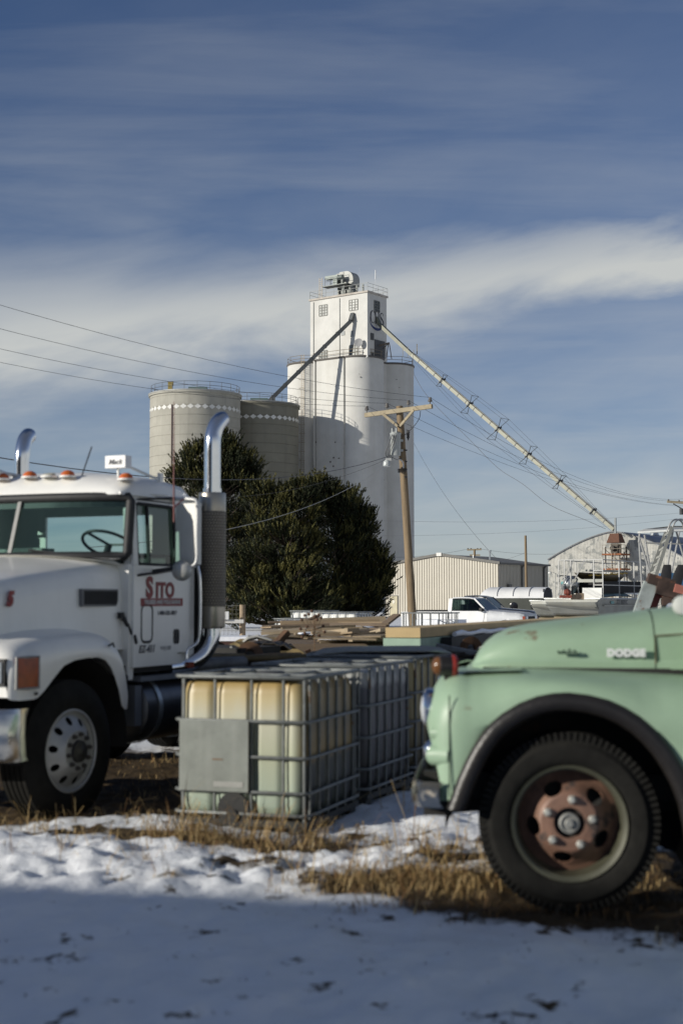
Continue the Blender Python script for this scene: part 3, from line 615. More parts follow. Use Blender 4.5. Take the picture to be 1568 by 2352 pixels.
# ------------------------------------------------------------------ arched galvanised shed with its rusty unloading tower
def make_hangar():
    gl = V((27.9, 192, 0)); wd = 19.2; org = gl - D1 * wd         # right, nearer corner
    t = thing('arched_shed', 'weathered galvanised arched shed with bowed roof under the end of the long spout', 'shed', org, GRID)
    H0, RISE = 7.2, 3.5; arcz = lambda a: H0 + RISE * (1 - min(1, abs((a - wd / 2) / (wd / 2)) ** 1.5))
    gm = mat('old_galvanised_sheet', (.45, .44, .40), .55, .25, .22, .8, rust=.62, rustcol=(.26, .265, .25), rs=.9, streak=.30, dirt=(.60, .58, .53))
    n = 180; m = MB()
    A = [wd * i / n for i in range(n + 1)]
    for i in range(n):                                          # corrugated gable
        x0 = .0 if i % 2 else -.05; x1 = -.05 if i % 2 else .0
        m.poly([(x0, A[i], -.3), (x1, A[i + 1], -.3), (x1, A[i + 1], arcz(A[i + 1])), (x0, A[i], arcz(A[i]))])
    m.build('gable_wall', gm, t, fixn=False)
    m = MB(); pr = [(a, arcz(a)) for a in [wd * i / 40 for i in range(41)]]
    m.loft([[(-.25, a, z + .05) for a, z in pr], [(26, a, z + .05) for a, z in pr]]); m.build('roof', mat('blue_grey_roof', (.13, .15, .19), .45, .5), t, smooth=40, solid=.12)
    m = MB(); m.b2((.05, 0, -.3), (26, .12, H0)); m.b2((.05, wd - .12, -.3), (26, wd, H0)); m.build('side_wall', gm, t)
    m = MB(); m.tube([(-.28, a, z + .02) for a, z in pr], .06, 4); m.build('edge_trim', mat('edge_trim', (.25, .25, .24), .6), t)
    m = MB(); m.tube([(-.1, wd - .5, 5.5), (-.6, wd - .6, 5.6), (-1.2, wd - .8, 5.5)], .03, 5); m.lathe([(0, .0), (.22, -.12), (.25, -.3), (0, -.34)], (-1.25, wd - .85, 5.6), (0, 0, 1), 10); m.tube([(-.1, wd - 1.0, .5), (-.1, wd - 1.0, 5.4)], .035, 5); m.build('wall_lamp', mat('lamp_white', (.6, .6, .58), .5), t)
    m = MB(); m.b2((-.3, wd - 2.1, 1.4), (-.08, wd - 1.4, 2.2)); m.build('meter_box', mat('meter_grey', (.33, .35, .36), .5, .3), t)
    m = MB(); m.lathe([(.6, 0), (.5, .3), (.2, .45), (0, .47)], (3, 5.2, 10.2), (0, 0, 1), 12); m.build('roof_vent', steel(), t)
    # tower
    cc = at(1414, 1300, 183.2); cc.z = 0
    t = thing('unloading_tower', 'rusty steel platform tower receiving the long spout in front of arched shed', 'tower', cc, GRID)
    rs = mat('orange_rust', (.23, .085, .035), .85, .1, .4, 1.2); dk = mat('tower_steel_dark', (.07, .06, .05), .7, .3, .4, 1); pl = mat('tower_rail', (.30, .26, .2), .6, .3)
    m = MB()
    for x in (-1, 1):
        for y in (-1, 1): m.bar((x, y, 0), (x, y, 8.6), .13)
    for z in (2.5, 4.6, 6.6):
        m.bar((-1, -1, z), (-1, 1, z + 1.6), .07); m.bar((-1, -1, z), (1, -1, z + 1.6), .07)
    m.bar((-1, 1, 4.5), (-1.0, 4.3, 2.0), .12); m.build('frame', dk, t)
    m = MB()
    for z in (7.5, 5.6): m.b2((-1.35, -1.35, z), (1.35, 1.35, z + .2))
    m.build('platform', rs, t)
    m = MB()
    for z in (7.7, 5.8): rail(m, [(-1.3, 1.3, z), (-1.3, 0, z), (-1.3, -1.3, z), (0, -1.3, z), (1.3, -1.3, z)], 1.1, .03)
    for z in (3.3, 4.2): m.bar((-1, -1, z), (-1, 1, z), .05)
    m.build('railing', pl, t)
    m = MB(); m.loft([[(-.9, -.9, 9.1), (.9, -.9, 9.1), (.9, .9, 9.1), (-.9, .9, 9.1)], [(-.45, -.6, 10.3), (.45, -.6, 10.3), (.45, .6, 10.3), (-.45, .6, 10.3)]], closed=True, caps=True); m.build('hopper', mat('brown_rust', (.11, .05, .03), .85), t)
    m = MB(); m.b2((-.55, -.5, 7.75), (.55, .5, 9.0)); m.cyl((-.6, .1, 8.4), (-.95, .1, 8.4), .32); m.build('gearbox', dk, t)
    m = MB(); m.bar((-.3, -.1, 10.2), (-.3, -.1, 12.3), .22); m.build('post', mat('post_grey', (.2, .22, .22), .6), t)
    m = MB()
    for y in (-.25, .2): m.bar((-1.5, y - .3, 0), (-1.5, y - .3, 7.8), .05)
    for k in range(24): m.bar((-1.5, -.55, .3 + k * .3), (-1.5, -.1, .3 + k * .3), .035)
    m.cyl((-.7, .35, 0), (-.7, .35, 5.6), .16, n=8); m.build('ladder', pl, t)
make_hangar()
# ------------------------------------------------------------------ pines: trunk, limbs, and crowns of upturned needle brushes
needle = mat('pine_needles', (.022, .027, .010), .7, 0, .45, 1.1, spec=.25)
needle2 = mat('pine_needles_sunny', (.085, .080, .024), .7, 0, .3, 2, spec=.25)  # sunny and bright copies paint sunlight into the needle colour
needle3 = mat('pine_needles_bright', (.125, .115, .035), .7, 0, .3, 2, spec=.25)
bark = mat('pine_bark', (.10, .075, .05), .9, 0, .3, 6, bump=.5)
def make_pine(label, base, lobes, trunk_top, n_tuft, seed, tl=.46):
    """lobes: (x, y, z, rx, ry, rz, weight) relative to the base"""
    rnd = random.Random(seed); t = thing('pine_tree', label, 'tree', base, 0, 'dark pines before the elevator')
    vs, fs, mi = [], [], []
    def brush(p, d, ln, m):
        d = d.normalized(); x, y = frame(d)
        for k in range(18):
            a = rnd.uniform(0, 6.283); o = x * math.cos(a) + y * math.sin(a); s = rnd.random()
            b = p + d * ln * s * .8; tip = b + (d * (.55 + .5 * s) + o * .6).normalized() * ln * rnd.uniform(.24, .36); w_ = o.cross(d) * .027; n = len(vs)
            vs.extend([b - w_, b + w_, tip]); fs.append((n, n + 1, n + 2)); mi.append(m)
    limb = MB(); limb.tube([(0, 0, -.2), (.05, 0, trunk_top * .4), (0, .05, trunk_top * .8), (0, 0, trunk_top)], [.30, .24, .11, .03], 8)
    tot = sum(l[6] for l in lobes)
    for l in lobes:
        c = V(l[:3]); rad = V(l[3:6]); nb = int(n_tuft * l[6] / tot)
        for i in range(max(nb // 10, 5)):                        # outer clusters of upturned brushes at the limb ends
            d = V((rnd.gauss(0, 1), rnd.gauss(0, 1), rnd.gauss(.15, 1))).normalized()
            rr = rnd.uniform(.74, 1.0) * (1 + .22 * mnoise.noise(d * 2.3 + c * 1.7) + .34 * mnoise.noise(d * 5.2 + c)); p = c + V((d.x * rad.x, d.y * rad.y, d.z * rad.z)) * rr
            if p.z < .4: continue
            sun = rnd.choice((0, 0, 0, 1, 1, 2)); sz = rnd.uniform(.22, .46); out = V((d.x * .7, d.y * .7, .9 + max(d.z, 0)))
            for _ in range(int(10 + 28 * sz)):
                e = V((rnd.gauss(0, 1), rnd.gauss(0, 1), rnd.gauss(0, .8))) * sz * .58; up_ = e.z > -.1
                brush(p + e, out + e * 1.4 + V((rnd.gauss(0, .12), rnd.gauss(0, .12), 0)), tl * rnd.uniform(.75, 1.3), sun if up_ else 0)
            z0 = max(.4, min(trunk_top * .95, p.z - .35 * math.hypot(p.x, p.y))); a = V((rnd.gauss(0, .05), rnd.gauss(0, .05), z0)); mid = a.lerp(p, .55) + V((0, 0, -.10))
            limb.tube([a, mid, p + out.normalized() * .1], [.05, .03, .012], 5)
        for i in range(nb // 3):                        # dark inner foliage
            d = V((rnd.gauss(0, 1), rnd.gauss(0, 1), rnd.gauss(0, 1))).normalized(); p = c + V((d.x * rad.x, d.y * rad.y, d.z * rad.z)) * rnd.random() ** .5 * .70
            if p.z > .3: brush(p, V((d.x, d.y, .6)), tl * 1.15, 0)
    limb.build('trunk', bark, t, smooth=60)
    me = bpy.data.meshes.new('crown'); me.from_pydata([tuple(v) for v in vs], [], fs); me.materials.append(needle); me.materials.append(needle2); me.materials.append(needle3); me.polygons.foreach_set('material_index', mi)
    o = bpy.data.objects.new('crown', me); COL.objects.link(o); o.parent = t
    return t
def lobes_px(base, Y, L):
    out = []; s = Y / FPX
    for u, v, ru, rv, wt, dy in L:
        p = at(u, v, Y + dy) - V(base); out.append((p.x, p.y, p.z, ru * s, (ru + rv) / 2 * s, rv * s, wt))
    return out
def make_trees():
    Y = 86; b = V((at(500, 1400, Y).x, Y, 0))
    make_pine('tall dark pine rising behind the exhaust stack of the white truck', b, lobes_px(b, Y, [(508, 1068, 40, 60, 1.0, 0), (450, 1092, 48, 58, 1.1, 0), (545, 1085, 44, 62, 1.0, -.3), (490, 1170, 95, 90, 2.2, 0), (509, 1018, 12, 26, 0.22, 0.0), (528, 1030, 14, 24, 0.22, 0.0), (547, 1052, 14, 22, 0.22, 0.0), (575, 1076, 15, 20, 0.22, 0.0), (584, 1100, 12, 18, 0.22, 0.0), (470, 1032, 14, 20, 0.22, 0.0), (446, 1044, 16, 20, 0.22, 0.0), (420, 1080, 18, 20, 0.22, 0.0), (406, 1108, 12, 16, 0.22, 0.0), (560, 1110, 24, 26, 0.22, -0.5), (480, 1090, 26, 30, 0.22, -1.0), (440, 1290, 80, 110, 2, 0), (540, 1300, 95, 120, 2.5, .3), (515, 1410, 90, 60, 1.3, 0)]), 9.8, 4200, 11)
    Y = 80; b = V((at(660, 1400, Y).x, Y, 0))
    make_pine('broad dark pine in the middle of the clump, below the second concrete silo', b, lobes_px(b, Y, [(625, 1190, 55, 55, 1.1, 0), (690, 1165, 50, 55, 1.1, 0), (640, 1270, 100, 85, 2.2, -.4), (590, 1142, 16, 22, 0.22, 0.0), (617, 1132, 13, 22, 0.22, 0.0), (640, 1150, 14, 18, 0.22, 0.0), (668, 1130, 12, 20, 0.22, 0.0), (652, 1142, 10, 16, 0.22, 0.0), (690, 1138, 14, 18, 0.22, 0.0), (600, 1210, 26, 24, 0.22, -1.2), (650, 1225, 28, 26, 0.22, -1.3), (570, 1300, 26, 24, 0.22, -1.3), (600, 1365, 80, 75, 1.8, -.6), (680, 1370, 95, 90, 2.4, -.6), (640, 1430, 110, 35, 1.2, -.5)]), 7.0, 4000, 12)
    Y = 83; b = V((at(775, 1400, Y).x, Y, 0))
    make_pine('bushy dark pine at the right of the clump, against the white elevator', b, lobes_px(b, Y, [(742, 1150, 42, 48, .9, 0), (795, 1175, 52, 52, 1.1, 0), (825, 1235, 40, 60, .9, 0), (770, 1280, 90, 90, 2.2, -.3), (710, 1126, 14, 18, 0.22, 0.0), (735, 1118, 13, 20, 0.22, 0.0), (760, 1130, 14, 18, 0.22, 0.0), (787, 1154, 13, 16, 0.22, 0.0), (803, 1168, 10, 14, 0.22, 0.0), (822, 1184, 13, 18, 0.22, 0.0), (842, 1212, 12, 20, 0.22, 0.0), (846, 1188, 6, 10, 0.22, 0.0), (838, 1258, 12, 14, 0.22, 0.0), (868, 1270, 12, 18, 0.22, 0.0), (881, 1296, 11, 16, 0.22, 0.0), (888, 1326, 9, 22, 0.22, 0.0), (873, 1358, 10, 14, 0.22, 0.0), (856, 1386, 14, 12, 0.22, 0.0), (834, 1408, 18, 9, 0.22, 0.0), (718, 1208, 24, 24, 0.22, -1.3), (788, 1238, 22, 24, 0.22, -1.3), (823, 1333, 58, 62, 1.3, 0), (856, 1353, 34, 42, .6, .2), (758, 1393, 100, 50, 1.9, -.4), (838, 1403, 44, 24, .5, 0)]), 7.6, 4200, 13)
make_trees()
# ------------------------------------------------------------------ utility poles and wires
pole_m = mat('utility_pole_wood', (.20, .145, .085), .85, 0, .3, 3, bump=.6, bs=14, stretch=(3, 3, .25))
arm_m = mat('crossarm_wood', (.30, .25, .165), .8, 0, .2, 4)
cable_m = mat('wire_black', (.05, .05, .052), .6, .2); cable_w = mat('wire_pale', (.42, .40, .36), .5, .2)
INS = []
def insulator(m, p, h=.16):
    m.lathe([(.015, -.1), (.02, 0), (.075, .0), (.08, .05), (.05, .08), (.06, .10), (.055, .15), (0, .16)], p, (0, 0, 1), 12)
def wire(p, q, sag, r, label, group='overhead wires', name='power_line', m=None, cat='wire', n=18):
    p, q = V(p), V(q); pts = []
    for i in range(n + 1):
        t = i / n; s = p.lerp(q, t); s.z -= sag * 4 * t * (1 - t); pts.append(s)
    o = MB().tube([s - pts[0] for s in pts], r * .38, 5).build(name, m or cable_m, None, smooth=60); o.location = pts[0]
    tag(o, label, cat, group); return o
def make_poles():
    D = 50; top = at(917, 933, D); foot = at(946, 1408, D); bot = foot + (foot - top) * ((foot.z + .3) / (top.z - foot.z))
    t = thing('utility_pole', 'leaning wooden utility pole with crossarm, grey transformer and lamp before the elevator', 'utility pole', (foot.x, D, 0))
    m = MB(); k = 10; m.tube([top.lerp(bot, i / k) for i in range(k + 1)], [lerp(.122, .155, i / k) for i in range(k + 1)], 12); m.build('pole', pole_m, t, smooth=50, world=True)
    a, b = at(838, 955.5, D + .75) , at(991, 935, D - .75); a += V((0, -.2, 0)); b += V((0, -.2, 0))
    MB().bar(a, b, .12, .15).build('crossarm', arm_m, t, bevel=.008, world=True)
    ax = (b - a).normalized(); m = MB(); c = at(917, 975, D - .16)
    m.bar(a.lerp(b, .27) + V((0, -.08, -.05)), at(913, 979, D - .17), .05, .09); m.bar(a.lerp(b, .73) + V((0, -.08, -.05)), at(918, 979, D - .17), .05, .09); m.build('brace', arm_m, t, world=True)
    for u, v in ((842, 947), (889.5, 941), (938, 934), (986.5, 927)):
        f = (u - 838) / (991 - 838.); p = a.lerp(b, f) + V((0, 0, .17)); m = MB(); insulator(m, p); m.build('insulator', mat('insulator_dark', (.12, .11, .10), .3, 0, .5, 8), t, smooth=40, world=True); INS.append(p + V((0, 0, .15)))
    m = MB(); c = at(908, 1021, D - .28); m.lathe([(0, .46), (.14, .45), (.2, .40), (.2, .36), (.185, .34), (.185, -.38), (.17, -.40), (0, -.4)], c, (0, 0, 1), 20); m.bar(c + V((.12, .05, .15)), c + V((.25, .12, .15)), .08); m.bar(c + V((.12, .05, -.2)), c + V((.25, .12, -.2)), .08)
    for q in ((-.12, -.1), (.02, -.17)): m.cyl(c + V((q[0], q[1], .38)), c + V((q[0], q[1], .56)), .03, n=8)
    tr = m.build('transformer', mat('transformer_grey', (.36, .375, .36), .45, .2, .08, 2), t, smooth=40, world=True)
    m = MB()
    for dx in (-.13, -.05, .02): m.tube(smooth_path([c + V((dx, -.17, .33)), c + V((dx - .1, -.25, .0)), c + V((dx - .22, -.2, -.35)), c + V((dx - .05, -.15, -.52)), c + V((.22, -.05, -.5))], 5), .014, 5)
    m.tube(smooth_path([at(965, 944, D - .2), at(962, 962, D - .3), at(945, 985, D - .25), at(924, 1003, D - .2)], 5), .012, 5); m.tube(smooth_path([c + V((-.1, -.1, .5)), c + V((-.02, -.2, .75)), at(921, 985, D - .2)], 5), .012, 5)
    m.build('jumper_cable', cable_m, t, world=True)
    m = MB(); m.tube(smooth_path([at(926, 1075, D - .15), at(925, 1062, D - .25), at(917, 1055, D - .35), at(905, 1054, D - .42), at(894, 1055, D - .45)], 4), .025, 6); m.bar(at(886, 1056, D - .46), at(898, 1055, D - .45), .11, .09); m.build('lamp_arm', mat('lamp_grey', (.42, .42, .40), .5), t, smooth=50, world=True)
    m = MB(); p = at(888, 1060, D - .46); m.lathe([(.05, .06), (.12, .0), (.13, -.06), (.13, -.16), (.09, -.19), (0, -.19)], p, (0, 0, 1), 14); m.build('lamp_shade', mat('lamp_lens', (.40, .42, .41), .3), t, smooth=40, world=True)
    m = MB(); p = at(929, 1000, D - .1); m.lathe([(0, .2), (.05, .18), (.05, .1), (.07, .08), (.03, .05), (.07, .02), (.03, -.02), (.06, -.05), (0, -.2)], p + V((.12, 0, 0)), (0, 0, 1), 10)
    for v in (1034, 1060, 1078, 1096): m.cyl(at(929, v, D - .15), at(934, v, D - .12), .03, n=6)
    for v in (1078, 1081, 1084): m.tube([at(922, v, D) + V((.17 * math.cos(q / 8 * 6.283) + .02, .17 * math.sin(q / 8 * 6.283), 0)) for q in range(8)], .012, 4, closed=True)
    m.build('hardware', mat('hardware_dark', (.05, .05, .05), .5, .4), t, world=True)
    # left spans, right spans
    for i, (vl, Dl, vr, nm) in enumerate(((823, 40.3, 1153, 'lowest'), (791, 38.2, 1146, 'third from the top'), (743, 35.6, 1134, 'second from the top'), (704, 33.3, 1100, 'topmost'))):
        q = at(-120, [806, 773, 723, 664][i], [38.5, 36.6, 34.2, 31.8][i])
        wire(INS[i], q, .35, .016, '%s of the four power lines running left from the crossarm' % nm, 'power lines left of the pole')
        r = at([1568, 1568, 1568, 1568][i] + 22, [1163, 1160, 1150, 1143][i], 102)
        wire(INS[i], r, [.9, 1.0, 1.1, 1.25][i], .017, 'power line dropping right from the %s insulator of the leaning pole crossarm' % ('leftmost', 'second', 'third', 'rightmost')[i], 'power lines right of the pole')
    wire(at(903, 1044, D - .3), at(-20, 1048, 24), .62, .026, 'black twisted service cable from transformer sagging left behind the truck', name='service_cable')
    wire(at(903, 1048, D - .3), at(560, 1140, 49), .25, .014, 'thin dark cable from the transformer dropping into the tall pine', name='service_cable')
    wire(at(894, 1062, D - .4), at(200, 1258, 21), .55, .017, 'pale cable sagging from the pole lamp past the exhaust stack', name='service_cable', m=cable_w)
    wire(at(949, 1016, 212), at(1146, 1290, 149), 1.2, .045, 'steep black guy cable from the elevator wall to the cream shed', name='guy_cable')
    wire(at(640, 1186, 80), at(1585, 1176, 102), .5, .018, 'upper pale wire crossing level in front of the elevator', name='power_line', m=cable_w)
    wire(at(640, 1228, 80), at(1585, 1188, 102), .5, .016, 'lower pale wire crossing level in front of the elevator', name='power_line', m=cable_w)
    # second pole: a bare stub in front of the shed
    D = 100; a = at(1206, 1230, D); b = at(1209, 1400, D); t = thing('bare_pole', 'bare wooden pole without crossarm standing before the cream shed', 'pole', (b.x, D, 0))
    MB().tube([a, b, b + (b - a) * .4], [.085, .11, .12], 10).build('pole', pole_m, t, smooth=50, world=True)
    # far pole with double crossarm
    D = 200; t = thing('utility_pole', 'distant utility pole with two crossarms seen over the cream shed roof', 'utility pole', (at(1089, 1300, D).x, D, 0))
    MB().tube([at(1089, 1262, D), at(1090, 1400, D)], [.16, .2], 8).build('pole', pole_m, t, world=True)
    m = MB(); m.bar(at(1072, 1263, D), at(1105, 1262, D), .2, .22); m.bar(at(1078, 1275, D), at(1102, 1275, D), .2, .2); m.build('crossarm', arm_m, t, world=True)
    m = MB()
    for u in (1074, 1081, 1096, 1103): m.cyl(at(u, 1262, D), at(u, 1259, D), .11, n=8)
    m.bar(at(1084, 1279, D), at(1094, 1287, D), .16); m.bar(at(1078, 1276, D), at(1088, 1283, D), .1); m.build('insulator', mat('insulator_dark', (.12, .11, .10), .3), t, world=True)
    wire(at(1104, 1261, D), at(1330, 1268, 200), .5, .04, 'distant wire running right from the pole with two crossarms', 'distant wires'); wire(at(1074, 1261, D), at(850, 1278, 200), .5, .04, 'distant wire running left from the pole with two crossarms', 'distant wires')
    wire(at(1102, 1287, D), at(1209, 1268, 100), .4, .025, 'thin wire from the distant pole to the bare pole', 'distant wires')
    # pole beyond the right edge: its crossarm reaches into the picture
    D = 102; t = thing('utility_pole', 'far utility pole at the right edge with only its crossarm showing', 'utility pole', (at(1590, 1300, D).x, D, 0))
    MB().tube([at(1590, 1140, D), at(1591, 1400, D)], [.14, .18], 10).build('pole', pole_m, t, world=True)
    MB().bar(at(1531, 1152, D), at(1650, 1161, D), .14, .17).build('crossarm', arm_m, t, world=True)
    m = MB()
    for u in (1534, 1558, 1622, 1646): insulator(m, at(u, 1151 + (u - 1531) * .075, D), .2)
    m.build('insulator', mat('insulator_dark', (.12, .11, .10), .3), t, world=True)
    m = MB(); m.bar(at(1545, 1157, D), at(1589, 1183, D), .07); m.bar(at(1635, 1162, D), at(1591, 1183, D), .07); m.cyl(at(1564, 1168, D), at(1564, 1182, D), .15, n=10); m.build('brace', mat('hardware_dark', (.05, .05, .05), .5, .4), t, world=True)
make_poles()
# ------------------------------------------------------------------ wire fence by the pines
def make_fence():
    D = 36; p = at(556, 1465, D); t = thing('fence', 'weathered fence post with square wire mesh in front of the tall pine', 'fence', (p.x, D, 0))
    a, b = at(557, 1389, D), at(557, 1478, D); MB().tube([a, b, V((b.x, b.y, -.2))], [.075, .08, .08], 10).build('post', wood(), t, smooth=50, world=True)
    m = MB(); x1 = at(552, 1400, D).x; x0 = x1 - 5.5; z1 = at(552, 1391, D).z; z0 = max(.05, at(552, 1468, D).z)
    for i in range(55): x = lerp(x0, x1, i / 54); m.bar((x, D, z0), (x, D, z1), .005)
    for j in range(9): z = lerp(z0, z1, j / 8); m.bar((x0, D, z), (x1, D, z), .005)
    m.build('wire_mesh', mat('fence_wire', (.30, .29, .25), .5, .5), t, world=True)
    MB().tube([(x0, D, -.2), (x0, D, z1)], .07, 8).build('post', wood(), t, world=True)
    m = MB(); c = at(521, 1423, D - .4); m.b2(c + V((-.9, -.05, -.09)), c + V((.42, .05, .0))); m.bar(c + V((-.2, 0, -.05)), c + V((-.35, 0, -.5)), .05); o = m.build('white_rail', mat('white_board', (.62, .60, .56), .6), None); tag(o, 'short white board rail with a leg fixed before the wire fence', 'rail')
    m = MB(); m.b2(c + V((-.22, -.12, .003)), c + V((.05, .12, .2))); o = m.build('white_bucket', mat('white_plastic', (.7, .7, .68), .5), None, bevel=.02); tag(o, 'small white box sitting on the white rail by the wire fence', 'box')
make_fence()
# ------------------------------------------------------------------ old mint green truck
mint = mat('mint_green_paint', (.28, .395, .275), .46, 0, .13, 1.7, coat=.03, rust=.22, rustcol=(.14, .075, .04), rs=2.9, streak=.12, dirt=(.33, .42, .30), bump=.03, bs=6)
def tyre(par, c, ax, Rr, rim, wd, lugs=0, name='tyre', grooves=True):
    """c: centre of the outer face, ax: outward axle direction; tyre body behind c"""
    ax = V(ax).normalized(); c = V(c); m = MB(); h = wd / 2
    k = Rr - rim
    prof = [(rim, -.02), (rim + .02, .0), (rim + k * .3, .015), (rim + k * .62, .012), (Rr - .045, -.012), (Rr - .012, -.03)]
    if grooves:
        g0, g1 = -.03, -wd + .03; n = 5
        for i in range(n):
            a = lerp(g0, g1, i / n); b = lerp(g0, g1, (i + 1) / n); prof += [(Rr, a - .002), (Rr, b + .014), (Rr - .014, b + .012), (Rr - .014, b + .002)]
    else: prof += [(Rr, -.05), (Rr + .004, -h), (Rr, -wd + .05)]
    prof += [(Rr - .012, -wd + .03), (Rr - .05, -wd + .01), (rim + k * .5, -wd), (rim, -wd + .03)]
    m.lathe(prof, c, ax, 72)
    if lugs:
        x, y = frame(ax)
        for i in range(lugs):
            a = 2 * math.pi * i / lugs; rd = x * math.cos(a) + y * math.sin(a); tg = ax.cross(rd)
            p = c + rd * (Rr - .030) - ax * .023; m.box(p, (.058, 2 * math.pi * Rr / lugs * .55, .026), Matrix((rd, tg, ax)).transposed())
    return m.build(name, tyre_m(), par, smooth=30)
def disc_with_holes(m, c, ax, prof_r, prof_h, holes, n=220, a_off=0):
    """annular disc surface; cells within any hole (angle, radius, half-size) are left out"""
    ax = V(ax).normalized(); x, y = frame(ax); c = V(c); nr = 46
    rs_ = [lerp(prof_r[0], prof_r[-1], i / nr) for i in range(nr + 1)]
    grid = [[m.bm.verts.new(c + ax * interp(prof_r, prof_h, r) + (x * math.cos(2 * math.pi * k / n) + y * math.sin(2 * math.pi * k / n)) * r) for k in range(n)] for r in rs_]
    for i in range(nr):
        for k in range(n):
            r = (rs_[i] + rs_[i + 1]) / 2; a = 2 * math.pi * (k + .5) / n; px, py = r * math.cos(a), r * math.sin(a); skip = False
            for (ha, hr, sr, st) in holes:
                dx, dy = px - hr * math.cos(ha), py - hr * math.sin(ha); er = dx * math.cos(ha) + dy * math.sin(ha); et = -dx * math.sin(ha) + dy * math.cos(ha)
                if (er / sr) ** 2 + (et / st) ** 2 < 1: skip = True
            if not skip: m.face([grid[i][k], grid[i][(k + 1) % n], grid[i + 1][(k + 1) % n], grid[i + 1][k]])
def green_wheel(root, c, ax):
    c = V(c); ax = V(ax); h = thing('wheel', None, None) if False else None
    w_ = tyre(root, c, ax, .468, .285, .235, 84, name='wheel', grooves=False); w_.name = 'wheel'
    rim_m = mat('rim_olive', (.075, .075, .05), .5, .2, .3, 6, rust=.2); wm = mat('rusty_wheel_paint', (.205, .115, .08), .5, .1, .3, 7, rust=.42, rustcol=(.055, .04, .035), rs=5, coat=.1)
    m = MB(); m.lathe([(.283, .004), (.300, .012), (.297, -.004), (.275, -.012), (.268, -.06), (.262, -.13), (.262, -.2)], c, ax, 72); m.build('rim', rim_m, w_, smooth=35)
    m = MB(); holes = [(R(64 + 72 * i), .188, .036, .052) for i in range(5)]
    disc_with_holes(m, c, ax, [.088, .10, .145, .16, .20, .235, .264], [-.012, -.012, -.018, -.030, -.085, -.115, -.13], holes)
    m.lathe([(.088, -.012), (.088, -.06)], c, ax, 40); m.build('wheel_disc', wm, w_, smooth=35, solid=.008)
    hm = mat('hub_dark', (.045, .042, .04), .6, .3, .4, 12); m = MB(); m.lathe([(.09, -.06), (.086, -.055), (.056, -.05), (.052, -.005), (.045, .002), (.04, -.005), (0, -.005)], c, ax, 28); m.build('hub', hm, w_, smooth=30)
    gm = mat('hub_grey', (.30, .30, .28), .5, .4, .3, 12); m = MB(); m.lathe([(.054, -.01), (.052, .004), (.044, .007), (.040, -.004), (.024, -.004), (.024, .016), (.018, .022), (0, .022)], c, ax, 24); m.build('hub_cap', gm, w_, smooth=30)
    x, y = frame(ax)
    for i in range(5):
        a = R(26 + 72 * i); p = c + (x * math.cos(a) + y * math.sin(a)) * .122; m = MB(); m.lathe([(.024, -.018), (.024, .006), (.018, .012)], p, ax, 6); m.lathe([(.018, .010), (.012, .024), (0, .026)], p, ax, 12); m.build('nut', mat('nut_pale', (.50, .50, .46), .45, .5, .2, 20), w_, smooth=30)
    m = MB(); m.lathe([(.262, -.2), (.2, -.21), (.1, -.2), (0, -.2)], c, ax, 40); m.build('brake_drum', dark(), w_, smooth=30)
    return w_
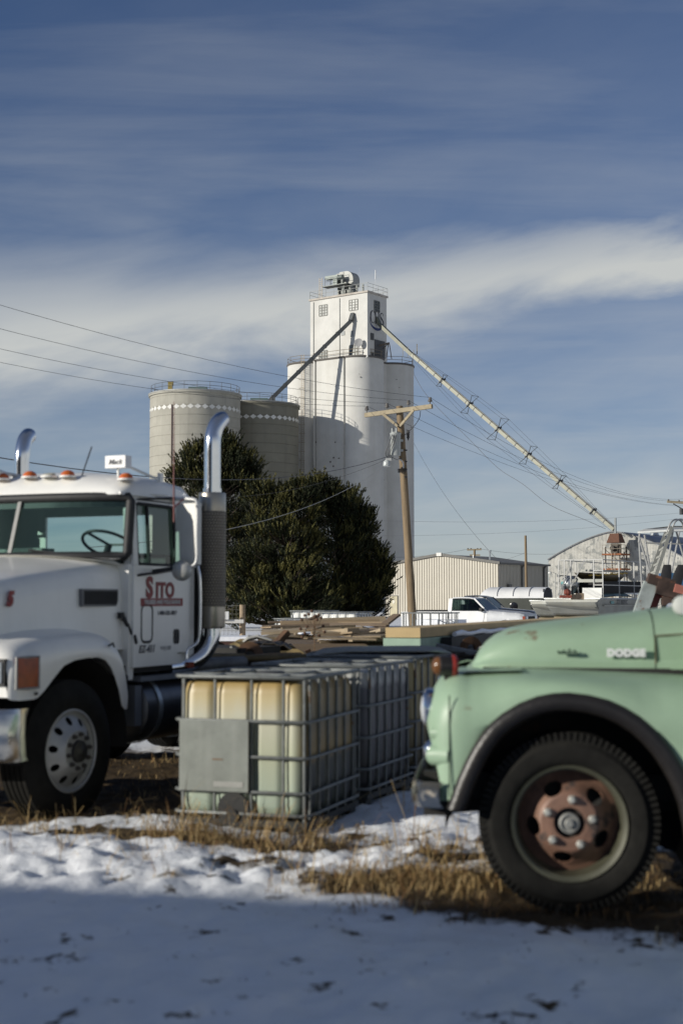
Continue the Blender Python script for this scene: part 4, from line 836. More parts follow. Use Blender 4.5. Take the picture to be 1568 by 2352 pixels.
def make_green_truck():
    YS = 7.40; CEN = 8.42
    P = lambda u, v, Y=YS: at(u, v, Y)
    wc = P(1308, 1892, 7.47); wc.z = .497
    t = thing('green_truck', 'old mint green truck with rusty five hole wheel and black wheel arch trim', 'truck', (wc.x, 7.5, 0))
    # fender: stations (u, top v, bottom v, outer Y)
    ST = [(977, 1632, 1652, 7.66), (981, 1612, 1678, 7.58), (988, 1594, 1700, 7.52), (1000, 1575, 1742, 7.465), (1014, 1561, 1806, 7.43), (1032, 1551, 1846, 7.412), (1046, 1547, 1835, 7.405), (1060, 1544, 1795, 7.40), (1075, 1541, 1762, 7.40), (1092, 1540, 1727, 7.40), (1110, 1539, 1697, 7.4), (1133, 1538, 1668, 7.4), (1160, 1537, 1645, 7.4), (1198, 1537, 1621, 7.4), (1240, 1537, 1604, 7.4), (1275, 1538, 1597, 7.4), (1310, 1539, 1595, 7.4), (1355, 1541, 1600, 7.4), (1400, 1543, 1611, 7.4), (1436, 1544, 1627, 7.4), (1470, 1546, 1648, 7.4), (1500, 1547, 1674, 7.4), (1530, 1548, 1708, 7.4), (1552, 1549, 1741, 7.4), (1574, 1550, 1780, 7.4), (1594, 1551, 1832, 7.4), (1606, 1552, 1890, 7.4), (1614, 1553, 1960, 7.4)]
    secs = []; secs_f = []
    for u, vt, vb, Yo in ST:
        z1 = P(u, vt, YS).z; z0 = P(u, vb, YS).z; x = P(u, 1600, YS).x
        zt = 1.262 + (z1 - 1.29) * .98 if u > 1060 else z1 - .012
        hgt = max(zt - z0, .01); rz = min(hgt, .26); yin = 7.97 if u > 1030 else 8.02; ry = min(.36, yin - Yo)
        s = [V((x, yin, zt + .012)), V((x, lerp(yin, Yo + ry, .5), zt + .006))]
        for k in range(9):
            a = math.pi / 2 * k / 8; e = .82
            s.append(V((x, Yo + ry * (1 - math.sin(a) ** e), zt - rz * (1 - math.cos(a) ** e))))
        for k in range(1, 5): s.append(V((x, Yo + .004 * k, lerp(zt - rz, z0, k / 4))))
        secs.append(s); secs_f.append([V((p.x, 2 * CEN - p.y, p.z)) for p in s])
    for s_ in (secs, secs_f):
        m = MB(); m.loft(s_); f = m.build('fender', mint, t, smooth=50, world=True, solid=.006)
    # black rubber arch trim, swept along the opening
    AR = [(1034, 1862), (1044, 1838), (1058, 1797), (1074, 1760), (1092, 1725), (1110, 1696), (1133, 1667), (1160, 1644), (1198, 1620), (1240, 1603), (1275, 1596), (1310, 1594), (1355, 1599), (1400, 1610), (1436, 1626), (1470, 1647), (1500, 1673), (1530, 1707), (1552, 1740), (1574, 1779), (1594, 1832), (1606, 1890), (1614, 1960)]
    cc = P(1313, 1900)
    for far in (0, 1):
        m = MB(); out = []
        for u, v in AR:
            p = P(u, v); d = (cc - p); d.y = 0; d.normalize(); y = 2 * CEN - YS if far else YS
            s = [];
            for k in range(13):
                a = 2 * math.pi * k / 13; s.append(V((p.x, y + (0.012 if not far else -.012) + .045 * math.sin(a), p.z)) + d * (.040 + .050 * math.cos(a)))
            out.append(s)
        m.loft(out, closed=True, caps=True); m.build('arch_trim', mat('arch_rubber', (.014, .012, .011), .40, 0, .25, 10, bump=.12, bs=40), t, smooth=60, world=True)
    # seam line down the front of the fender, and small holes
    m = MB(); xs_ = P(1037, 1600).x
    m.tube([V((xs_, 7.404 + .004, P(1037, v).z)) for v in (1600, 1680, 1760, 1835)], .004, 5); m.build('fender_seam', mat('seam_dark', (.04, .06, .04), .8), t, world=True)
    # hood
    HD = [(1084, 1535, 8.16), (1088, 1517, 8.08), (1098, 1497, 8.03), (1114, 1477, 8.0), (1136, 1460, 7.98), (1170, 1444, 7.965), (1210, 1435, 7.955), (1250, 1429, 7.95), (1320, 1421, 7.945), (1400, 1412, 7.94), (1460, 1405, 7.94), (1500, 1400, 7.94)]
    def hsec(u, vt, yb, off=0.):
        x = P(u, 1500, 7.95).x - .062; zt = P(u, vt, 8.2).z + off; zb = 1.275; h = max(zt - zb, .02); s = []
        s += [V((x, yb - .035 - off, zb)), V((x, yb - .038 - off, zb + min(.035, h * .15))), V((x, yb - .012 - off, zb + min(.055, h * .25)))]
        for k in range(12):
            a = math.pi / 2 * k / 11; e = .80
            s.append(V((x, CEN - (CEN - yb + off) * math.cos(a) ** e, zb + min(.08, h * .3) + (h - min(.08, h * .3)) * math.sin(a) ** e)))
        return s + [V((p.x, 2 * CEN - p.y, p.z)) for p in s[-2::-1]]
    m = MB(); m.loft([hsec(*q) for q in HD]); m.build('hood', mint, t, smooth=45, world=True)
    m = MB(); m.loft([hsec(1503, 1399, 7.94, .0), hsec(1568, 1393, 7.93, .0), hsec(1640, 1388, 7.90, .0)]); cw = m.build('cowl', mint, t, smooth=45, world=True)
    m = MB(); z = P(1505, 1460, 7.93).z; m.tube([V((P(1478, 1500, 7.93).x, 7.905, 1.30)), V((P(1478, 1500, 7.93).x, 7.915, z)), V((P(1640, 1500, 7.93).x, 7.895, z + .03))], .006, 6); m.build('cowl_seam', mat('seam_rust', (.10, .09, .05), .8), cw, world=True)
    m = MB(); m.b2(V((P(1478, 1500, 7.93).x, 7.916, 1.30)), V((P(1640, 1500, 7.93).x, 7.95, z))); m.build('cowl_panel', mint, cw, world=True)
    m = MB(); m.b2(V((P(1100, 1, YS).x, 7.9, 1.25)), V((P(1640, 1, YS).x, 2 * CEN - 7.9, 1.28))); m.build('inner_apron', dark(), t, world=True)
    # chrome lettering and the remains of a script badge
    c = P(1414, 1500, 7.90); mm = axes((c.x, 7.905, c.z), (1, .0, .0), (0, .16, 1))
    text('lettering', 'DODGE', .054, mat('badge_bright', (.80, .80, .78), .45, .3, .05), t, Matrix.Translation(-V((wc.x, 7.5, 0))) @ mm, .007, .004, 0, 1.12)
    m = MB(); p = [P(u, v, 7.905) for u, v in ((1259, 1496), (1267, 1499), (1274, 1495), (1279, 1501), (1286, 1492), (1291, 1503), (1297, 1494), (1303, 1502), (1307, 1499))]
    m.tube(smooth_path(p, 4), .006, 6); m.bar(P(1260, 1500, 7.905), P(1306, 1503, 7.905), .008); m.build('script_badge', mat('badge_dark', (.03, .06, .04), .5, .4), t, world=True)
    # headlight, parking lamp, grille bars, front panel
    for y0, s in ((7.66, 1), (2 * CEN - 7.66, -1)):
        hc = V((P(985, 1640).x + .005, y0 + .03 * s, P(985, 1640).z)); m = MB(); m.lathe([(.075, -.05), (.10, -.03), (.112, .0), (.108, .028), (.094, .04), (.088, .03)], hc, (-1, -.04 * s, 0), 32); hl = m.build('headlight', chrome(), t, smooth=40, world=True)
        m = MB(); m.lathe([(.09, .03), (.06, .05), (0, .058)], hc, (-1, -.04 * s, 0), 28); m.build('lens', mat('headlight_lens', (.55, .57, .58), .12, 0, .1, 20, spec=.8), hl, smooth=60, world=True)
        pc = V((P(990, 1734).x + .02, y0 - .10 * s, P(990, 1734).z)); m = MB(); m.lathe([(.0, .06), (.03, .055), (.05, .03), (.056, 0), (.058, -.08)], pc, (-1, 0, 0), 24); m.build('parking_lamp', chrome(), t, smooth=50, world=True)
    x0 = P(992, 1700).x
    m = MB(); m.b2((x0 + .10, 7.60, .62), (x0 + .14, 2 * CEN - 7.6, 1.22)); m.build('grille_opening', mat('grille_black', (.012, .012, .012), .8), t, world=True)
    for v in (1690, 1742):
        z = P(1000, v).z; m = MB(); r = .034 if v < 1700 else .056
        m.tube([(x0 + .10, 7.46, z), (x0 + .025, 7.475, z), (x0 + .03, 7.60, z), (x0 + .02, 8.0, z), (x0 + .02, CEN, z), (x0 + .02, 2 * CEN - 8.0, z), (x0 + .02, 2 * CEN - 7.62, z), (x0 + .02, 2 * CEN - 7.49, z), (x0 + .09, 2 * CEN - 7.47, z)], r, 12); m.build('grille_bar', mint, t, smooth=60, world=True)
    m = MB(); m.b2((x0 + .05, 7.48, .60), (x0 + .12, 2 * CEN - 7.48, .80)); m.build('gravel_pan', mint, t, world=True, bevel=.01)
    m = MB(); hn = P(1092, 1520, 8.1).x - .062; m.loft([[(x0 + .12, y, 1.20), (x0 + .14, y, 1.24), (hn - .05, y, 1.27), (hn + .25, y, 1.28)] for y in (7.6, 7.9, CEN, 2 * CEN - 7.9, 2 * CEN - 7.6)]); m.build('nose_panel', mint, t, world=True, smooth=40)
    # marker lamp on the fender top
    lc = P(1018, 1531, 7.62); m = MB(); m.lathe([(0, -.065), (.048, -.06), (.058, -.04), (.056, .035), (.05, .04)], lc, (-1, -.2, 0), 24); m.tube([lc + V((.0, 0, -.04)), lc + V((.02, 0, -.15))], .016, 8); lb = m.build('turn_signal', mat('lamp_black', (.03, .027, .025), .3, .3), t, smooth=40, world=True)
    m = MB(); m.lathe([(.05, .038), (.044, .062), (.02, .075), (0, .078)], lc, (-1, -.2, 0), 24); m.build('amber_lens', mat('amber_lens', (.13, .055, .018), .2, 0, .2, 8), lb, smooth=50, world=True)
    m = MB(); m.lathe([(.058, -.030), (.061, -.036), (.058, -.050), (.05, -.06)], lc, (-1, -.2, 0), 24); m.build('red_lens', mat('red_lens', (.28, .03, .02), .25, 0, .2, 8), lb, smooth=50, world=True)
    # bumper
    xb = P(952, 1830).x; zb0, zb1 = P(980, 1862).z, P(980, 1802).z
    bs = [(xb + .16, 7.40), (xb + .05, 7.42), (xb + .01, 7.50), (xb, 7.7), (xb - .02, CEN), (xb, 2 * CEN - 7.7), (xb + .01, 2 * CEN - 7.5), (xb + .05, 2 * CEN - 7.42), (xb + .16, 2 * CEN - 7.40)]
    m = MB(); m.loft([[(x, y, zb0), (x - .018, y, lerp(zb0, zb1, .15)), (x - .024, y, lerp(zb0, zb1, .5)), (x - .018, y, lerp(zb0, zb1, .85)), (x, y, zb1)] for x, y in bs]); m.build('bumper', mat('worn_chrome', (.55, .54, .50), .22, 1, .25, 8, rust=.2, rustcol=(.18, .13, .08), rs=6), t, smooth=50, world=True, solid=.008)
    m = MB()
    for y in (7.85, 2 * CEN - 7.85): m.b2((xb + .03, y - .04, zb0), (xb + 3.4, y + .04, zb0 + .14))
    m.b2((xb + .05, 7.5, .52), (xb + .2, 2 * CEN - 7.5, .66)); m.build('chassis', dark(), t, world=True)
    # wheels, dark wheel housing, axle
    green_wheel(t, wc - V((wc.x, 7.5, 0)), (0, -1, 0)); green_wheel(t, V((0, 2 * CEN - 7.47 - 7.5, .497)), (0, 1, 0))
    m = MB(); m.lathe([(.64, .0), (.64, .62), (.05, .63)], V((wc.x, 7.43, .50)), (0, 1, 0), 40, R(-22), R(184)); m.build('wheel_housing', mat('housing_black', (.012, .011, .011), .85), t, smooth=40, world=True)
    m = MB(); m.cyl((wc.x, 7.7, .46), (wc.x, 2 * CEN - 7.7, .46), .06); m.b2((wc.x - .4, 7.95, .5), (wc.x + .6, 2 * CEN - 7.95, 1.15)); m.build('axle', dark(), t, world=True)
    # cab, running board and bed out of frame
    xc = P(1592, 1, YS).x; m = MB()
    prof = [(7.56, .48), (7.52, .9), (7.54, 1.42), (7.66, 1.95), (7.86, 2.12), (CEN, 2.17)]
    full = prof + [(2 * CEN - y, z) for y, z in prof[-2::-1]]
    zcut = [lambda x, z: V((xc + x, 0, z))]
    secs = []
    for x, zmax in ((.03, 1.40), (.06, 1.44)): secs.append([V((xc + x, y, min(z, zmax))) for y, z in full])
    for x, zmax in ((.34, 2.05), (.5, 2.2), (1.25, 2.2), (1.4, 2.12)): secs.append([V((xc + x, y, min(z, zmax))) for y, z in full])
    m.loft(secs[2:], caps=True); m.loft(secs[:2], caps=True); m.b2((xc + .05, 7.55, .48), (xc + .36, 2 * CEN - 7.55, 1.40)); m.build('cab', mint, t, smooth=35, world=True)
    for sd in (1, -1):                                          # doors with their windows, on both sides
        yy = lambda z, o=.008: (lambda y: y if sd > 0 else 2 * CEN - y)(interp([.48, .9, 1.42, 1.95], [7.56, 7.52, 7.54, 7.66], z) - o)
        m = MB(); m.poly([(xc + .42, yy(1.45), 1.45), (xc + 1.12, yy(1.45), 1.45), (xc + 1.08, yy(1.92), 1.92), (xc + .55, yy(1.92), 1.92)]); dw = m.build('door_window', mat('door_glass_dark', (.03, .04, .04), .12, 0, .3, 2, spec=.8), t, world=True)
        m = MB(); m.tube([(xc + .42, yy(1.45), 1.45), (xc + 1.12, yy(1.45), 1.45), (xc + 1.08, yy(1.92), 1.92), (xc + .55, yy(1.92), 1.92)], .014, 6, closed=True); m.build('window_frame', mint, dw, world=True)
        m = MB(); m.tube([(xc + .40, yy(1.42, .0), 1.42), (xc + .38, yy(.9, .0), .9), (xc + .42, yy(.52, .0), .52), (xc + 1.16, yy(.52, .0), .52), (xc + 1.18, yy(.9, .0), .9), (xc + 1.18, yy(1.42, .0), 1.42), (xc + 1.12, yy(1.98, .0), 1.98)], .006, 6); m.build('door_seam', mat('seam_rust', (.10, .09, .05), .8), t, world=True)
        m = MB(); m.bar((xc + 1.0, yy(1.3, .03), 1.30), (xc + 1.14, yy(1.3, .03), 1.30), .02); m.build('door_handle', chrome(), t, world=True)
    for y in (7.60, 2 * CEN - 7.60): m = MB(); m.bar((xc - .02, y + .0, 1.40), (xc + .36, y + (.06 if y < CEN else -.06), 2.06), .07, .07); m.build('pillar', mint, t, world=True, bevel=.012)
    m = MB(); m.poly([(xc + .02, 7.66, 1.42), (xc + .02, 2 * CEN - 7.66, 1.42), (xc + .34, 2 * CEN - 7.74, 2.04), (xc + .34, 7.74, 2.04)]); m.build('windshield', glass('cab_glass'), t, world=True)
    m = MB(); m.b2((xc + .02, 7.30, .42), (xc + 1.5, 7.6, .47)); m.build('running_board', black(), t, world=True)
    m = MB(); m.b2((xc + 1.5, 7.45, .75), (xc + 4.2, 2 * CEN - 7.45, .85)); m.b2((xc + 1.5, 7.45, .85), (xc + 1.55, 2 * CEN - 7.45, 1.5)); m.build('flat_bed', wood(), t, world=True)
    t.rotation_euler = (0, 0, R(-7))            # nose turned a little away
    m = MB(); m.lathe([(0, -.03), (.05, -.02), (.055, 0), (.05, .03), (0, .05)], P(1554, 1391, 7.62), (0, -1, .1), 16); m.tube([P(1554, 1391, 7.62), V((xc + .1, 7.62, 1.45))], .012, 6); m.build('side_mirror', mat('mirror_pale', (.55, .57, .52), .4), t, smooth=40, world=True)
GT = make_green_truck()
# ------------------------------------------------------------------ white semi truck: local x forward, y to its left (towards the photographer), z up
def make_semi():
    F = V((-.4, -.9165, 0)).normalized(); rz = math.atan2(F.y, F.x)
    t = thing('semi_truck', 'white semi truck with red door lettering and twin chrome exhaust stacks', 'truck', (-2.0, 10.7, 0), rz)
    wp = white_paint(); C = -1.2; mir = lambda p: V((p[0], 2 * C - p[1], p[2]))
    seam = mat('door_seam', (.06, .06, .06), .8)
    # hood
    fs_ = [.75, .735, .70, .62, .42, 0, -.4, -.8, -1.08]; sh = [1.62, 1.70, 1.745, 1.77, 1.80, 1.86, 1.905, 1.95, 1.985]; ly = [-.62, -.50, -.44, -.40, -.37, -.34, -.31, -.29, -.27]
    def hsec(f, z, l):
        rise = .10; s = [V((f, l + .03, 1.25)), V((f, l + .02, 1.32)), V((f, l, z - .18)), V((f, l - .015, z - .09)), V((f, l - .05, z - .03)), V((f, l - .12, z)), V((f, l - .28, z + .035)), V((f, l - .55, z + .065)), V((f, C, z + rise * .8))]
        return s + [mir(p) for p in s[-2::-1]]
    m = MB(); m.loft([hsec(*q) for q in zip(fs_, sh, ly)]); 
    hood = m.build('hood', wp, t, smooth=50, solid=.008)
    m = MB(); m.b2((.70, -.65, .95), (.745, 2 * C + .65, 1.66)); gr = m.build('grille', chrome(), t, bevel=.02)
    m = MB()
    for k in range(9): z = 1.0 + k * .07; m.b2((.746, -.70, z), (.76, 2 * C + .70, z + .03))
    m.build('grille_bars', black(), gr)
    # fenders
    FS = [(.735, 1.24, .97, -.05), (.725, 1.27, .955, -.03), (.70, 1.295, .95, -.012), (.65, 1.318, .945, -.004), (.58, 1.335, .945, -.0), (.49, 1.35, .945, .0), (.44, 1.358, .955, 0), (.36, 1.368, 1.0, 0), (.24, 1.382, 1.09, 0), (.12, 1.392, 1.17, 0), (-.02, 1.398, 1.205, 0), (-.18, 1.40, 1.215, 0), (-.34, 1.396, 1.215, 0), (-.44, 1.39, 1.19, 0), (-.52, 1.378, 1.13, 0), (-.58, 1.355, 1.05, 0), (-.64, 1.32, .95, -.0), (-.69, 1.265, .82, -.002), (-.735, 1.17, .79, -.006), (-.775, 1.05, .79, -.012)]
    for far in (0, 1):
        S = []
        for f, zt, zb, lo in FS:
            s = [V((f, -.42, zt + .05)), V((f, -.30, zt + .035))]; h = zt - zb; r = min(h, .17)
            for k in range(9):
                a = math.pi / 2 * k / 8; s.append(V((f, lo - .24 * (1 - math.sin(a) ** .8), zt + .02 - (r + .02) * (1 - math.cos(a) ** .8))))
            for k in range(1, 4): s.append(V((f, lo - .002 * k, lerp(zt - r, zb, k / 3))))
            S.append([mir(p) for p in s] if far else s)
        m = MB(); m.loft(S); fd = m.build('fender', wp, t, smooth=50, solid=.01)
        q = (lambda p: mir(p)) if far else (lambda p: V(p))
        m = MB(); m.poly([q((-.775, -.012, .79)), q((-.775, -.4, .79)), q((-.775, -.4, 1.38)), q((-.775, -.2, 1.2)), q((-.775, -.012, 1.05))]); m.build('fender_liner', mat('housing_black', (.012, .011, .011), .85), fd); m = MB(); m.poly([q((.735, -.05, .97)), q((.735, -.62, .97)), q((.735, -.62, 1.3)), q((.735, -.10, 1.22))]); m.build('fender_panel', wp, fd)
        # headlight and signal
        m = MB(); m.box(q((.715, -.175, 1.145)), (.08, .215, .19)); hb = m.build('headlight', black(), t, bevel=.02)
        m = MB(); m.box(q((.757, -.175, 1.145)), (.02, .18, .145)); m.build('lens', mat('headlight_glass', (.62, .66, .70), .08, .6, .15, 25), hb, bevel=.008)
        ts = MB(); ln = []
        for z in (1.035, 1.245): ln.append([q((.69, .0, z)), q((.62, .012, z)), q((.54, .016, z)), q((.465, .016, z))])
        ts.loft(ln); m = ts.build('turn_signal', mat('signal_amber', (.25, .04, .012), .25, 0, .3, 14, spec=.7), t, solid=.02)
        m = MB(); e = [q((.70, -.005, 1.03)), q((.60, .014, 1.027)), q((.46, .014, 1.027)), q((.46, .014, 1.252)), q((.60, .014, 1.252)), q((.70, -.005, 1.25))]; m.tube(e, .010, 6, closed=True); m.build('signal_frame', mat('frame_grey', (.3, .3, .29), .5, .4), t)
    m = MB(); m.box((.48, .008, .985), (.03, .01, .02)); m.build('bolt', dark(), t); m = MB(); m.tube([(-.45, .01, 1.30), (-.50, .02, 1.32), (-.53, .01, 1.29)], .008, 6); m.build('fender_fitting', dark(), t)
    # bumper
    m = MB(); pl = [(.60, .02), (.70, .02), (.80, -.06), (.90, -.25), (.95, C)]; pl += [(f, 2 * C - l) for f, l in pl[-2::-1]]
    m.loft([[(f - .02, l, .52), (f + .01, l, .56), (f + .02, l, .70), (f + .01, l, .85), (f - .02, l, .89)] for f, l in pl]); m.build('bumper', mat('dull_chrome', (.60, .60, .59), .2, 1, .25, 4, bump=.1, bs=5), t, smooth=50, solid=.01)
    m = MB(); m.b2((.2, -.5, .6), (.8, 2 * C + .5, .9)); m.build('radiator_frame', dark(), t)
    # cab shell
    B0, B1 = -1.10, -2.14                                        # front and rear of the cab side
    side = lambda far: (lambda f, z, o=0: V((f, (2 * C + .2 - o) if far else (-.2 + o), z)))
    def cabside(far):
        fn = side(far); m = MB()
        lean = lambda f, z: V((f, (2 * C + .2 + .06 * max(0, z - 1.95)) if far else (-.2 - .06 * max(0, z - 1.95)), z))
        m.grid_wall([B1, -1.82, -1.17, B0], [1.10, 1.945, 2.475, 2.56], [(-1.82, -1.17, 1.945, 2.475)], lean)
        # the wedge of the raked windscreen pillar
        return m.build('cab_side', wp, t, fixn=True, solid=.03)
    cs = [cabside(0), cabside(1)]
    m = MB()                                                     # back wall with its window
    m.grid_wall([2 * C + .2, -1.78, -.62, -.2], [1.1, 2.08, 2.43, 2.58], [(-1.78, -.62, 2.08, 2.43)], lambda l, z: V((B1 + .01, l, z))); m.build('cab_back', wp, t, solid=.03)
    m = MB(); m.b2((B1, 2 * C + .22, 1.05), (B0 + .1, -.22, 1.12)); m.build('cab_floor', dark(), t)
    m = MB(); m.b2((B0 - .03, 2 * C + .22, 1.1), (B0 - .01, -.22, 1.98)); m.build('firewall', dark(), t)
    m = MB(); sec = []                                          # cowl and windscreen corner panel
    # roof: crowned, with a brow over the windscreen
    RF = [(-1.02, 2.545, .0, -.30), (-1.06, 2.60, .02, -.25), (-1.18, 2.665, .05, -.21), (-1.40, 2.705, .07, -.20), (-1.75, 2.715, .075, -.2), (-2.0, 2.69, .07, -.2), (-2.12, 2.63, .05, -.21), (-2.16, 2.55, .0, -.25)]
    for f, z, cr, l in RF:
        ze = 2.53; s = [V((f, l, ze)), V((f, l - .01, lerp(ze, z, .45))), V((f, l - .05, lerp(ze, z, .80))), V((f, l - .14, lerp(ze, z, .97))), V((f, l - .32, z + cr * .35)), V((f, l - .6, z + cr * .8)), V((f, C, z + cr))]
        sec.append(s + [mir(p) for p in s[-2::-1]])
    m = MB(); m.loft(sec, caps=True); roof = m.build('roof', wp, t, smooth=50)
    m = MB(); m.tube([(-1.03, -.27, 2.545), (-1.6, -.185, 2.56), (-2.13, -.19, 2.55)], .014, 6); m.build('drip_rail', wp, roof)
    # pillars: raked, from cowl corner to roof corner
    for far in (0, 1):
        q = mir if far else (lambda p: V(p))
        m = MB(); m.prism([q((-1.06, -.215, 1.0)), q((-1.14, -.196, 1.0)), q((-1.175, -.196, 1.96)), q((-1.185, -.232, 2.55)), q((-1.105, -.235, 2.55)), q((-1.09, -.212, 1.97))], q((0, -.05, 0)) - q((0, 0, 0))); m.build('pillar', wp, t)
    m = MB(); m.b2((-1.105, -.34, 1.0), (-1.062, -.198, 1.955)); m.build('cowl_side', wp, t, bevel=.006); m = MB(); m.b2((-1.105, 2 * C + .34, 1.0), (-1.062, 2 * C + .198, 1.955)); m.build('cowl_side', wp, t, bevel=.006)
    for l, s_ in ((-.06, -1), (2 * C + .06, 1)): m = MB(); m.lathe([(.70, 0), (.70, .55), (.1, .56)], (-.14, l, .53), (0, s_, 0), 36, R(-4), R(184)); m.build('wheel_liner', mat('housing_black', (.012, .011, .011), .85), t, smooth=40)
    # windscreen: two panes in a black rubber surround, gently curved
    def ws(l, z):                                               # surface of the glass
        k = abs(l - C) / .98; q = (z - 1.99) / .55; return V((lerp(lerp(-.80, -.97, q), lerp(-1.06, -1.12, q), k ** 3), l, z))
    us = [C - .965 + 1.93 * i / 20 for i in range(21)]
    m = MB(); m.loft([[ws(u, z) for u in us] for z in (2.02, 2.2, 2.36, 2.50)]); m.build('windshield', glass('windscreen_glass', (.66, .84, .79), .06, .4), t, smooth=60)
    m = MB(); loop = [ws(u, 2.015) for u in us] + [ws(us[-1] + .02, z) for z in (2.05, 2.2, 2.36, 2.48)] + [ws(u, 2.515) for u in us[::-1]] + [ws(us[0] - .02, z) for z in (2.48, 2.36, 2.2, 2.05)]
    m.tube(loop, .040, 8, closed=True); m.build('windshield_rubber', black(), t, smooth=60)
    m = MB(); m.loft([[ws(u, 2.50) + V((-.004, 0, 0)) for u in us], [ws(u, 2.43) + V((-.004, 0, 0)) for u in us]]); m.build('sun_band', mat('sun_band', (.02, .025, .025), .5), t)
    m = MB(); m.bar(ws(C, 2.0) + V((.01, 0, 0)), ws(C, 2.52) + V((.01, 0, 0)), .035, .02); m.build('windshield_divider', mat('divider_grey', (.2, .2, .19), .5), t)
    m = MB(); cwl = [[V((-.72 - .16 * ((u - C) / .98) ** 2, u, 1.985 + .045 * (1 - ((u - C) / .98) ** 2))) for u in us], [ws(u, 2.0) for u in us]]; m.loft(cwl); m.loft([[V((-1.1, u, 1.93)) for u in us], [V((-.70 - .2 * ((u - C) / .98) ** 2, u, 1.975 + .045 * (1 - ((u - C) / .98) ** 2))) for u in us]]); m.build('cowl', wp, t, smooth=50)
    for a, b in (((-.98, -.52), (-1.02, -1.0)), ((-.90, -1.25), (-1.0, -1.75))):
        m = MB(); m.tube([ws(a[1], 2.01) + V((.03, 0, 0)), ws((a[1] + b[1]) / 2, 2.045) + V((.03, 0, 0)), ws(b[1], 2.07) + V((.03, 0, 0))], .010, 6); m.build('wiper', black(), t)
    # interior
    m = MB(); m.b2((-1.32, 2 * C + .32, 1.93), (-1.10, -.30, 2.02)); m.build('dashboard', mat('dash_teal', (.07, .11, .10), .7), t, bevel=.03)
    m = MB(); c = V((-1.42, -.62, 2.13)); ax = V((-.55, 0, 1)).normalized(); x, y = frame(ax); m.tube([c + (x * math.cos(2 * math.pi * k / 28) + y * math.sin(2 * math.pi * k / 28)) * .235 for k in range(28)], .014, 8, closed=True)
    for k in (0, 9, 19): a = 2 * math.pi * k / 28; m.bar(c, c + (x * math.cos(a) + y * math.sin(a)) * .23, .02)
    m.tube([c, c - ax * .3], .03, 8); m.build('steering_wheel', mat('wheel_black', (.02, .02, .02), .5), t, smooth=60)
    for l in (-.62, -1.78):
        m = MB(); m.b2((-2.02, l - .25, 1.3), (-1.55, l + .25, 1.55)); m.b2((-2.08, l - .24, 1.5), (-1.96, l + .24, 2.06)); m.build('seat', mat('seat_grey', (.07, .075, .075), .9), t, bevel=.05, seg=2)
    m = MB(); rnd = random.Random(2)
    for k in range(6): m.box((-1.05 - rnd.random() * .12, -1.15 - k * .12, 2.055 + rnd.random() * .02), (.2, .16, .05), rz=rnd.random())
    m.build('dash_papers', mat('papers', (.28, .30, .28), .8, 0, .4, 6), t)
    # doors, both sides
    for far in (0, 1):
        q = (lambda f, z, o=0.: V((f, (2 * C + .2 + .06 * max(0, z - 1.95) - o) if far else (-.2 - .06 * max(0, z - 1.95) + o), z)))
        f0, f1, z0, z1 = -1.13, -2.03, 1.20, 2.50
        m = MB(); m.grid_wall([f1, -1.80, -1.18, f0], [z0, 1.955, 2.465, z1], [(-1.80, -1.18, 1.955, 2.465)], lambda f, z: q(f, z, .018)); dr = m.build('door', wp, t, solid=.012)
        rc = lambda fa, fb, za, zb, r, o: [q(fa + (r - r * math.cos(R(a))) * (1 if fb > fa else -1), za + r - r * math.sin(R(a)), o) for a in range(0, 91, 30)] + [q(fb - (r - r * math.sin(R(a))) * (1 if fb > fa else -1), za + r - r * math.cos(R(a)), o) for a in range(0, 91, 30)] + [q(fb - (r - r * math.cos(R(a))) * (1 if fb > fa else -1), zb - r + r * math.sin(R(a)), o) for a in range(0, 91, 30)] + [q(fa + (r - r * math.sin(R(a))) * (1 if fb > fa else -1), zb - r + r * math.cos(R(a)), o) for a in range(0, 91, 30)]
        m = MB(); m.tube(rc(f1, f0, z0, z1, .09, .016), .009, 5, closed=True); m.build('door_seam', seam, dr)
        m = MB(); m.tube(rc(-1.80, -1.18, 1.955, 2.465, .04, .018), .016, 6, closed=True); m.bar(q(-1.365, 1.96, .014), q(-1.365, 2.46, .014), .028, .02); wf = m.build('window_rubber', black(), dr)
        m = MB(); m.poly([q(-1.80, 1.955, .0), q(-1.18, 1.955, .0), q(-1.18, 2.465, .0), q(-1.80, 2.465, .0)]); m.build('window', glass('side_glass', (.55, .72, .68), .10), dr)
        m = MB(); m.tube(rc(-1.40, -1.225, 1.305, 1.615, .05, .024), .013, 6, closed=True); m.build('lookout_rubber', black(), dr, smooth=60)
        m = MB(); m.prism(rc(-1.855, -1.745, 1.275, 1.405, .03, .018), q(0, 0, .012) - q(0, 0, 0)); m.build('door_handle', black(), dr)
    # lettering on the near door
    red = mat('red_sign_paint', (.23, .022, .02), .5); dkt = mat('dark_sign_paint', (.09, .09, .10), .6); wht = mat('pale_sign_paint', (.62, .60, .58), .6)
    ax_ = lambda f, z, o=.034: axes((f, -.2 + o, z), (-1, 0, 0), (0, 0, 1))
    text('lettering', 'S', .235, red, t, ax_(-1.345, 1.755), .002, .011)
    text('lettering', 'ITO', .175, red, t, ax_(-1.60, 1.735), .002, .008, 0, 1.08)
    m = MB(); m.b2((-1.21, -.172, 1.605), (-1.90, -.165, 1.672)); m.build('banner', red, t)
    text('lettering', 'TRUSSES AND POLE BARNS', .049, wht, t, ax_(-1.555, 1.638, .038), .001, .0015)
    text('lettering', '1-800-525-3017', .05, dkt, t, ax_(-1.64, 1.545), .001, .001)
    text('lettering', 'EZ-411', .085, dkt, t, ax_(-1.31, 1.245), .001, .003, .25)
    text('lettering', 'VVJ1200', .05, mat('grey_sign_paint', (.35, .35, .36), .6), t, ax_(-1.62, 1.245), .001, 0)
